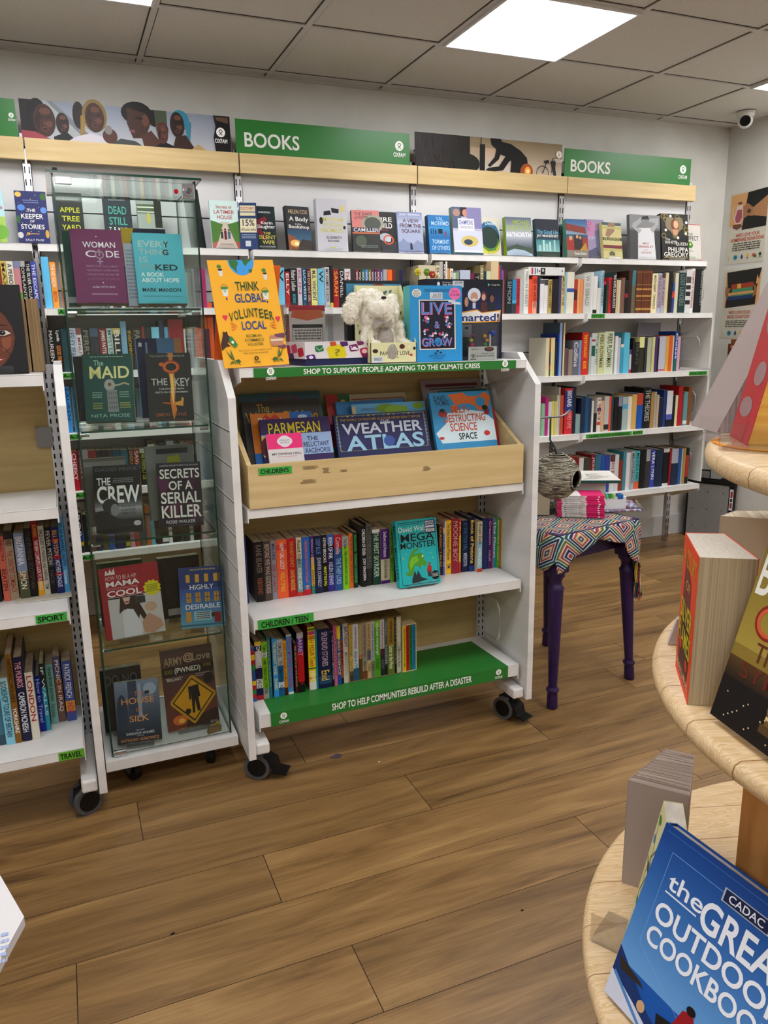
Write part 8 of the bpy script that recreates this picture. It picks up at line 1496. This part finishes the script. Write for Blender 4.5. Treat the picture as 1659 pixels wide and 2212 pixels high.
sm_ = N.new('ShaderNodeMix'); sm_.data_type = 'RGBA'; L.new(mth('LESS_THAN', bf, .02), sm_.inputs[0]); L.new(cr.outputs[0], sm_.inputs[6]); sm_.inputs[7].default_value = lin('#8a6236')
L.new(sm_.outputs[2], b.inputs['Base Color']); b.inputs['Roughness'].default_value = .42
PINE2 = m
disc(.577, .454, .028, 'round_shelf'); disc(.497, .913, .028); disc(.447, 1.228, .028)
for k in range(4):
    a_ = R(154.4+90*k)
    for (r0, z0, z1, s_) in ((.345, .454, .885, .030), (.32, .913, 1.200, .026)):
        c_ = Vector((math.cos(a_)*r0, math.sin(a_)*r0, 0)); m_ = MB(); m_.T = Matrix.Translation(c_) @ Matrix.Rotation(R(15), 4, 'Z'); m_.box(-s_, -s_, z0, s_, s_, z1, noisy('pine_post', '#a86f38', '#c99254', (50, 50, 5), 5, .45, lo=.3, hi=.7) if k == 0 and z0 < .5 else PINEP if 'PINEP' in globals() else PINE)
        if k == 0 and z0 < .5: PINEP = bpy.data.materials['pine_post']
        m_.build('post', t, bevel=.002)
    c_ = Vector((math.cos(a_+R(28))*.545, math.sin(a_+R(28))*.545, 0)); m_ = MB(); m_.T = Matrix.Translation(c_) @ Matrix.Rotation(a_+R(28), 4, 'Z'); m_.box(-.018, -.055, 0, .018, .055, .426, PINEP); m_.build('leg', t, bevel=.003)
GD_ = 'books on the round pine display'
def quad_book(label, pts, z0, z1, cover, spine, pages, art=None, back=None, lean=(0, 0), name='book', top_mat=None):
    """standing book from its top outline: pts = spine/front, fore/front, fore/back, spine/back (x,y)"""
    r_ = thing(name, label, 'book', (pts[0][0], pts[0][1], z0), group=GD_); o_ = Vector((pts[0][0], pts[0][1], 0))
    P = [Vector((p[0], p[1], 0))-o_ for p in pts]; H = z1-z0; Lx = Vector((lean[0], lean[1], 0))
    def sheet(a, b_, th, c_, nrm, mb):
        v = [a, b_, b_+nrm*th, a+nrm*th]; w4 = [q+Lx+Vector((0, 0, H)) for q in v]; mb.add([tuple(q) for q in v+w4], [(0, 1, 2, 3), (4, 5, 6, 7), (0, 1, 5, 4), (1, 2, 6, 5), (2, 3, 7, 6), (3, 0, 4, 7)], c_)
    c0 = sum(P, Vector())/4; mb = MB()
    def nin(a, b_): n = Vector((-(b_-a).y, (b_-a).x, 0)).normalized(); return n if n.dot(c0-a) > 0 else -n
    n1_, n2_, n3_ = nin(P[0], P[1]), nin(P[3], P[2]), nin(P[0], P[3])
    sheet(P[0], P[1], .001, cover, n1_, mb); sheet(P[3], P[2], .001, back or cover, n2_, mb); sheet(P[0], P[3], .001, spine, n3_, mb)
    if art:
        a_, b2 = P[0], P[1]; Art(mb, lambda u, v, k: tuple(a_.lerp(b2, u)-n1_*EPS*k+Lx*(1-v)+Vector((0, 0, H*(1-v))))).draw(art)
    mb.build('cover', r_)
    q = [P[0]+n1_*.001+n3_*.001, P[1]+n1_*.001-n3_*.0005, P[2]+n2_*.001-n3_*.0005, P[3]+n2_*.001+n3_*.001]
    mb = MB(); q8 = [tuple(p) for p in q]+[tuple(p+Lx+Vector((0, 0, H-.0006))) for p in q]; mb.add(q8, [(0, 1, 2, 3), (0, 1, 5, 4), (1, 2, 6, 5), (2, 3, 7, 6), (3, 0, 4, 7)], pages); mb.add(q8, [(4, 5, 6, 7)], top_mat or pages); mb.build('pages', r_)
    return r_
def leafy(name, c1, c2, dirn, sc=420, rough=.8):
    m, nt, N, L, b = nodes(name); tc = N.new('ShaderNodeTexCoord'); mp = N.new('ShaderNodeMapping'); mp.inputs['Rotation'].default_value = (0, 0, dirn); L.new(tc.outputs['Object'], mp.inputs[0])
    mp2 = N.new('ShaderNodeMapping'); mp2.inputs['Scale'].default_value = (sc, 6, 3); L.new(mp.outputs[0], mp2.inputs[0])
    n = N.new('ShaderNodeTexNoise'); n.inputs['Scale'].default_value = 1; n.inputs['Detail'].default_value = 2; L.new(mp2.outputs[0], n.inputs['Vector'])
    cr = N.new('ShaderNodeValToRGB'); cr.color_ramp.elements[0].position = .35; cr.color_ramp.elements[0].color = lin(c1); cr.color_ramp.elements[1].position = .65; cr.color_ramp.elements[1].color = lin(c2); L.new(n.outputs['Fac'], cr.inputs[0]); L.new(cr.outputs[0], b.inputs['Base Color']); b.inputs['Roughness'].default_value = rough; b.inputs['Specular IOR Level'].default_value = .1
    return m
OR = '#e0512a'
tk = Vector((.755-.700, -3.383+3.348, 0)); dth = math.atan2(tk.y, tk.x)
quad_book('thick orange paperback with SILVER FLAMES on its cover', [(.771, -3.250), (.700, -3.348), (.758, -3.386), (.816, -3.275)], .9135, 1.111, OR, OR, leafy('thick_pages', '#a08e70', '#bca98a', -dth, 600), [
 ('P', [(.25, .1), (.7, .25), (.75, .5), (.9, .75), (.8, .95), (.2, .95), (.1, .7), (.2, .4)], '#7a3c34'), ('P', [(.3, .5), (.8, .55), (.85, .9), (.25, .9)], '#4c2018'), T(.12, .06, .95, .19, 'A COURT', '#d8a030', .02), T(.38, .26, .66, .33, 'OF', '#c8a040', .02), T(.12, .42, .92, .57, 'SILVER', '#c8c22c', .03), T(.08, .59, .92, .74, 'FLAMES', '#c8c22c', .03), T(.05, .88, .95, .95, 'SARAH J. MAAS', '#e8b8a0', .01), ('E', .3, .74, .08, .04, '#c84424'), ('E', .75, .8, .08, .04, '#c84424')], top_mat=noisy('page_tops', '#c9c1b2', '#d6cfc2', (200, 200, 20), 3, .8))
# gold hardback leaning in front
w_ = .165; rot = -99.7; dx_, dy_ = math.cos(R(rot)), math.sin(R(rot))
o = face_book('gold hardback with a domed building and burning keyhole ring', .694+dx_*w_/2, -3.392+dy_*w_/2, .913, w_, .252, .040, '#8f7a34', [
 ('G', 0, 0, 1, .62, '#7c6a2a', '#a89444', 6), ('G', 0, .68, 1, .8, '#5c4420', '#2a1c14', 4), ('R', 0, .78, 1, 1, '#1a1412'), T(.03, .16, .98, .37, 'BROWN', '#e4e2dc', .02), ('O', .26, .47, .14, .085, .3, '#8c2c18'), ('O', .26, .47, .12, .07, .25, '#d0643c'), T(.44, .4, .98, .54, 'LOST', '#9c3424', .01), T(.22, .57, .48, .66, 'The', '#6c3420', .01), T(.14, .68, .98, .755, 'SYMBOL', '#6c2c1c', .005),
 ('E', .62, .82, .13, .05, '#8a7040'), ('R', .5, .82, .74, .9, '#7a6034'), ('R', .58, .74, .66, .8, '#9c8450'), ('E', .62, .76, .04, .03, '#9c8450'), ('R', .47, .89, .77, .93, '#5c4628'), ('R', .5, .85, .74, .865, '#d8c890')]+[('E', .1+.85*((i*37) % 23)/23, .85+.13*((i*11) % 7)/7, .008, .004, '#d8c8a0', 6) for i in range(22)], rot=rot, lean=15.5, hard=True, group=GD_, pages=PAGESW)
# small white book and the papers at the back of the middle tier
p = at(1442, 1392, z=.914)
quad_book('small white book at the left rim of the middle tier', [(p.x, p.y), (p.x+.008, p.y+.010), (p.x+.07, p.y-.02), (p.x+.06, p.y-.035)], .9135, .957, '#c4bcc0', '#c4bcc0', PAGESW, lean=(.006, -.01))
quad_book('beige brochure bundle standing at the back of the middle tier', [(.995, -3.095), (1.07, -3.165), (1.13, -3.115), (1.05, -3.075)], .9135, 1.078, '#c4b8a4', '#b8a890', leafy('bundle', '#b0a088', '#cfc4ae', .6, 160))
quad_book('blue brochure leaning beside the beige bundle', [(.965, -3.090), (.985, -3.115), (.991, -3.110), (.971, -3.086)], .9135, 1.035, '#6c9cc4', '#8cb0cc', PAGESW, lean=(.02, -.005))
# top tier: mauve block, yellow red book
zt_ = 1.2285
quad_book('large mauve paged book leaning on the top tier', [(.950, -3.060), (.915, -3.150), (.985, -3.185), (1.03, -3.10)], zt_, zt_+.29, '#a39490', '#9a8c8c', leafy('mauve_pages', '#857b7c', '#a59b9c', .5, 300), lean=(.146, -.032))
quad_book('red and grey book with yellow page edges on the top tier', [(.905, -3.185), (.846, -3.272), (.905, -3.315), (.96, -3.22)], zt_, zt_+.235, '#b8363a', '#b8363a', noisy('yellow_pages', '#c4903a', '#d8a84c', (4, 4, 80), 3, .7), [('E', .5, .3, .3, .08, '#a08484'), ('E', .6, .6, .25, .07, '#a08484'), ('E', .4, .8, .3, .06, '#a08484')], lean=(.035, -.03))
q = MB().prism([(.852+.09*math.cos(a_/10), -3.300+.09*math.sin(a_/10)) for a_ in range(20, 46, 3)]+[(.852+.082*math.cos(a_/10), -3.300+.082*math.sin(a_/10)) for a_ in range(44, 18, -3)], 'z', 0, .001, mat('#e09a28', .5)).build('paper_strip', loc=(.05, .02, zt_+.0003)); tag(q, 'yellow curled paper strip on the top tier under the clear stand', 'paper strip')
# bottom tier
quad_book('old paperback with fanned browned pages at the back left of the bottom tier', [(.806, -3.128), (.935, -3.075), (.965, -3.112), (.866, -3.205)], .4545, .652, '#a89c94', '#b8aca4', leafy('fanned_pages', '#75655a', '#b3a498', R(-40), 380), name='book')
quad_book('cream floral hardback behind the blue cookbook', [(.736, -3.223), (.680, -3.294), (.702, -3.312), (.758, -3.241)], .4545, .655, '#d5d1a4', '#c9c07c', PAGESW, [('L', [(.1, .1), (.3, .3), (.15, .5), (.3, .7)], .015, '#4c7a5c'), ('E', .2, .10, .12, .03, '#4c8a3c'), ('E', .15, .25, .08, .03, '#6c8cb0'), ('E', .3, .42, .10, .03, '#5c5c7c'), ('E', .5, .55, .10, .03, '#a83c6c'), ('E', .2, .7, .1, .03, '#4c8a6c'), ('E', .2, .92, .12, .03, '#b84c3c'), ('L', [(.05, .4), (.4, .45), (.1, .65), (.4, .8)], .012, '#5c5c50'), ('L', [(.6, .2), (.3, .35), (.7, .5)], .012, '#6c6c5c')], lean=(.080, .022))
w_ = .235; rot = -87.3; dx_, dy_ = math.cos(R(rot)), math.sin(R(rot)); CB = '#1b5fb0'
o = face_book('blue hardback titled the GREAT OUTDOOR COOKBOOK in front', .630+dx_*w_/2, -3.306+dy_*w_/2, .4545, w_, .261, .022, CB, [
 ('G', 0, .0, 1, .78, '#144a94', '#6fa4d8', 14), ('P', [(0, .72), (.3, .9), (.6, 1), (0, 1)], '#1c3c74'), ('P', [(0, .86), (.2, .92), (.42, 1), (0, 1)], '#cfd4e4'), ('P', [(.01, .77), (.2, .80), (.24, .82), (.06, .83)], '#3a3028'), ('L', [(.02, .86), (.3, 1)], .02, '#5a8cc4'),
 ('L', [(.11, .115), (1, .115)], .003, '#7ca8dc'), ('L', [(.11, .115), (.11, .63)], .003, '#7ca8dc'), ('L', [(.11, .63), (.9, .99)], .003, '#7ca8dc'), ('L', [(.03, .03), (1, .03)], .003, '#4c84c8'),
 ('T', .15, .20, .40, .29, 'the', '#e6eaf2', .02), ('L', [(.15, .31), (.38, .31)], .008, '#e6eaf2'), ('T', .40, .19, .99, .345, 'GREAT', '#e6eaf2', .045), ('T', .135, .365, .99, .475, 'OUTDOOR', '#e6eaf2', .045), ('T', .135, .50, .99, .605, 'COOKBOOK', '#e6eaf2', .045),
 ('R', .48, .085, .78, .155, '#b4bcc8'), ('R', .49, .09, .77, .150, '#1a2450'), ('T', .52, .10, .74, .14, 'CADAC', '#e6eaf2', .02),
 ('P', [(.50, .74), (.56, .72), (.60, .78), (.60, .9), (.52, .92), (.46, .86)], '#9c1c28'), ('E', .545, .715, .03, .022, '#1c1418'), ('P', [(.36, .86), (.46, .84), (.5, .92), (.40, .96)], '#221c20'), ('E', .26, .90, .03, .03, '#c8a884')],
 rot=rot, lean=21.8, hard=True, group=GD_, pages=PAGESW, spine='#174f98')
# clear stands on the display
def clear_clip(label, x, y, z, rot, w_=.07, h=.05):
    t = thing('book_stand', label, 'book stand', (x, y, z), (0, 0, R(rot)), 'clear stands on the round display')
    m_ = MB(); m_.box(-w_/2, -.04, .0005, w_/2, .035, .003, ACRYL); m_.box(-w_/2, -.0425, .0005, w_/2, -.04, h, ACRYL); m_.build('stand_sheet', t)
p = at(1330, 2035, z=.456); clear_clip('clear stand with upturned lip at the rim of the bottom tier', p.x+.02, p.y+.01, .4545, -60)
p = at(1545, 945, z=1.23); clear_clip('clear stand holding the mauve book on the top tier', p.x+.02, p.y-.01, zt_, -50, .08, .035)
p = at(1606, 965, z=1.23); clear_clip('clear stand holding the red and yellow book on the top tier', p.x+.01, p.y-.01, zt_, -60, .07, .035)
clear_clip('empty clear stand standing inside the bottom tier', .80, -3.25, .4545, -40, .10, .03)
clear_clip('clear stand behind the orange paperback on the middle tier', 1.16, -3.19, .9135, -30, .08, .06)
# ================================================================ CARD TABLE AT THE LEFT EDGE
a, b_, c_ = at(52, 1980, z=.75), at(0, 1890, z=.75), at(0, 2075, z=.75)
d1, d2 = (b_-a).normalized(), (c_-a).normalized()
t = thing('display_table', 'white topped display table corner poking in at the left edge', 'table')
poly = [a, a+d1*.26, a+d1*.26+Vector((-.35, .05, 0)), a+d2*.28+Vector((-.42, -.05, 0)), a+d2*.28]
MB().prism([(p.x, p.y) for p in poly], 'z', .738, .750, mat('#cbc9ca', .5)).build('table_top', t, bevel=.001)
MB().box(a.x-.42, a.y-.12, 0, a.x-.34, a.y+.08, .738, mat('#2a1c16', .6)).build('pedestal', t)
m_ = MB(); Art(m_, lambda u, v, k: tuple(a+Vector((-.002, 0, 0))+d2*.02+Vector((-.05+u*.045, -.045+v*.05, .0004*1+EPS*k)))).draw([('S', 0, 0, 1, 1, 5, '#9aa6c8')]); m_.build('handwriting', t)
# ================================================================ ON THE LEFT TROLLEY TOP
zl = 1.2955
GLT = 'books on the left trolley top'
yb_ = -1.80
xr = xat(63, yb_, zl); hh = zat(617, xr-.02, yb_)-zl
FB, SK1, SK2 = '#18171a', '#6b3c28', '#8a5238'
o = face_book('black book with a close-up face photo at the left edge', xr-.10, yb_, zl, .20, hh*1.02, .02, FB, [
 ('P', [(.1, .24), (.45, .20), (.66, .25), (.78, .34), (.86, .48), (.88, .60), (.84, .74), (.74, .88), (.56, 1), (.1, 1)], SK1), ('P', [(.2, .27), (.5, .24), (.70, .31), (.74, .40), (.5, .42), (.2, .44)], SK2), ('P', [(.72, .60), (.84, .58), (.82, .70), (.72, .76)], SK2),
 ('P', [(.55, .445), (.66, .435), (.84, .47), (.70, .462), (.56, .475)], '#20120e'), ('P', [(.60, .545), (.68, .515), (.79, .52), (.84, .55), (.76, .575), (.66, .572)], '#d6cac4'), ('E', .735, .545, .042, .027, '#17100d', 16), ('E', .742, .538, .008, .005, '#e8e4e0', 8), ('L', [(.58, .555), (.66, .508), (.80, .512), (.86, .548)], .008, '#20120e'), ('L', [(.62, .585), (.76, .592), (.85, .57)], .005, '#3c2018'),
 ('P', [(.45, .5), (.58, .52), (.64, .66), (.60, .72), (.45, .73)], SK2), ('E', .57, .71, .06, .022, '#3a1c14'), ('P', [(.4, .83), (.58, .80), (.76, .83), (.62, .91), (.4, .92)], '#8a3c38'), ('P', [(.42, .85), (.6, .84), (.71, .845), (.56, .875), (.42, .88)], '#d8d0cc'), ('L', [(.70, .68), (.80, .78), (.78, .86)], .008, '#4a261a')],
 rot=0, lean=9, hard=True, group=GLT)
easel('clear stand under the black face book', xr-.10, yb_-.002, zl, .13, .10, 0, 11, t=.02)
for i, (u0, u1, v0) in enumerate(((40, 70, 646), (70, 95, 645))):
    xa, xb = xat(u0, -1.70, zl), xat(u1+4, -1.70, zl); h_ = zat(v0, xa, -1.70)-zl
    r_ = thing('book', 'thick brown paged book standing fore edge out, %s of two' % ('left' if i == 0 else 'right'), 'book', (xa, -1.70, zl), group=GLT); w_ = xb-xa-.001
    MB().box(.001, 0, .0006, w_-.001, .12, h_-.0006, leafy('brown_pages_%d' % i, '#8a7050', '#a58b68', 0, 500)).build('pages', r_); m_ = MB(); m_.box(0, 0, 0, .001, .125, h_, '#8a7458'); m_.box(w_-.001, 0, 0, w_, .125, h_, '#9c8668'); m_.box(0, .124, 0, w_, .125, h_, '#9c8668'); m_.build('cover', r_)
# ================================================================ SMALLEST BOOKS: merged beyond the 300 that show largest
def book_px(o):
    ch = [c for c in o.children if c.type == 'MESH']
    us, vs2 = [], []
    for c in ch:
        mw = o.matrix_basis.copy() if not o.parent else o.matrix_world
        for k in c.bound_box:
            q = (o.matrix_basis @ c.matrix_basis) @ Vector(k); d_ = (q-CAM).dot(_f)
            if d_ < .1: return 0
            u_, v_ = pj(q); us.append(u_); vs2.append(v_)
    if not us: return 0
    u0, u1, v0, v1 = max(0, min(us)), min(1659, max(us)), max(0, min(vs2)), min(2212, max(vs2))
    if u1 <= u0 or v1 <= v0: return 0
    ar = (u1-u0)*(v1-v0); y = o.location.y; z = o.location.z; x = o.location.x
    if y > -.6:
        uc, vc = (u0+u1)/2, (v0+v1)/2
        if vc > 790 and 470 < uc < 1160: ar *= .01          # hidden behind the children's trolley
        elif vc > 780 and uc < 115: ar *= .01                 # hidden behind the left trolley
        elif 110 < uc < 450 and z < 1.7: ar *= .3             # behind the cabinet's books
        elif uc < 450 and z < 1.2: ar *= .3
        if z < 1.6 and z > 1.2 and 640 < vc and 900 < uc < 1085: ar *= .3
    return ar
books = [o for o in bpy.data.objects if o.type == 'EMPTY' and o.get('category') == 'book']
bs = sorted(books, key=book_px, reverse=True)
KEEP = 300-sum(1 for o in bpy.data.objects if o.type == 'MESH' and o.get('category') == 'book' and not o.parent)
rest = bs[KEEP:]
m_ = MB(); faces = 0
for o in rest:
    for c in list(o.children):
        if c.type == 'MESH':
            mw = o.matrix_basis @ c.matrix_basis; me = c.data; of = len(m_.v)
            m_.v += [mw @ p.co for p in me.vertices]; mm = [m_.mi(q) for q in me.materials]
            for p in me.polygons: m_.f.append([i+of for i in p.vertices]); m_.m.append(mm[p.material_index]); m_.sm.append(p.use_smooth)
            bpy.data.objects.remove(c)
    bpy.data.objects.remove(o)
if rest:
    o = m_.build('small_background_books'); tag(o, 'remaining small book spines on the back wall shelves', 'books', kind='stuff')
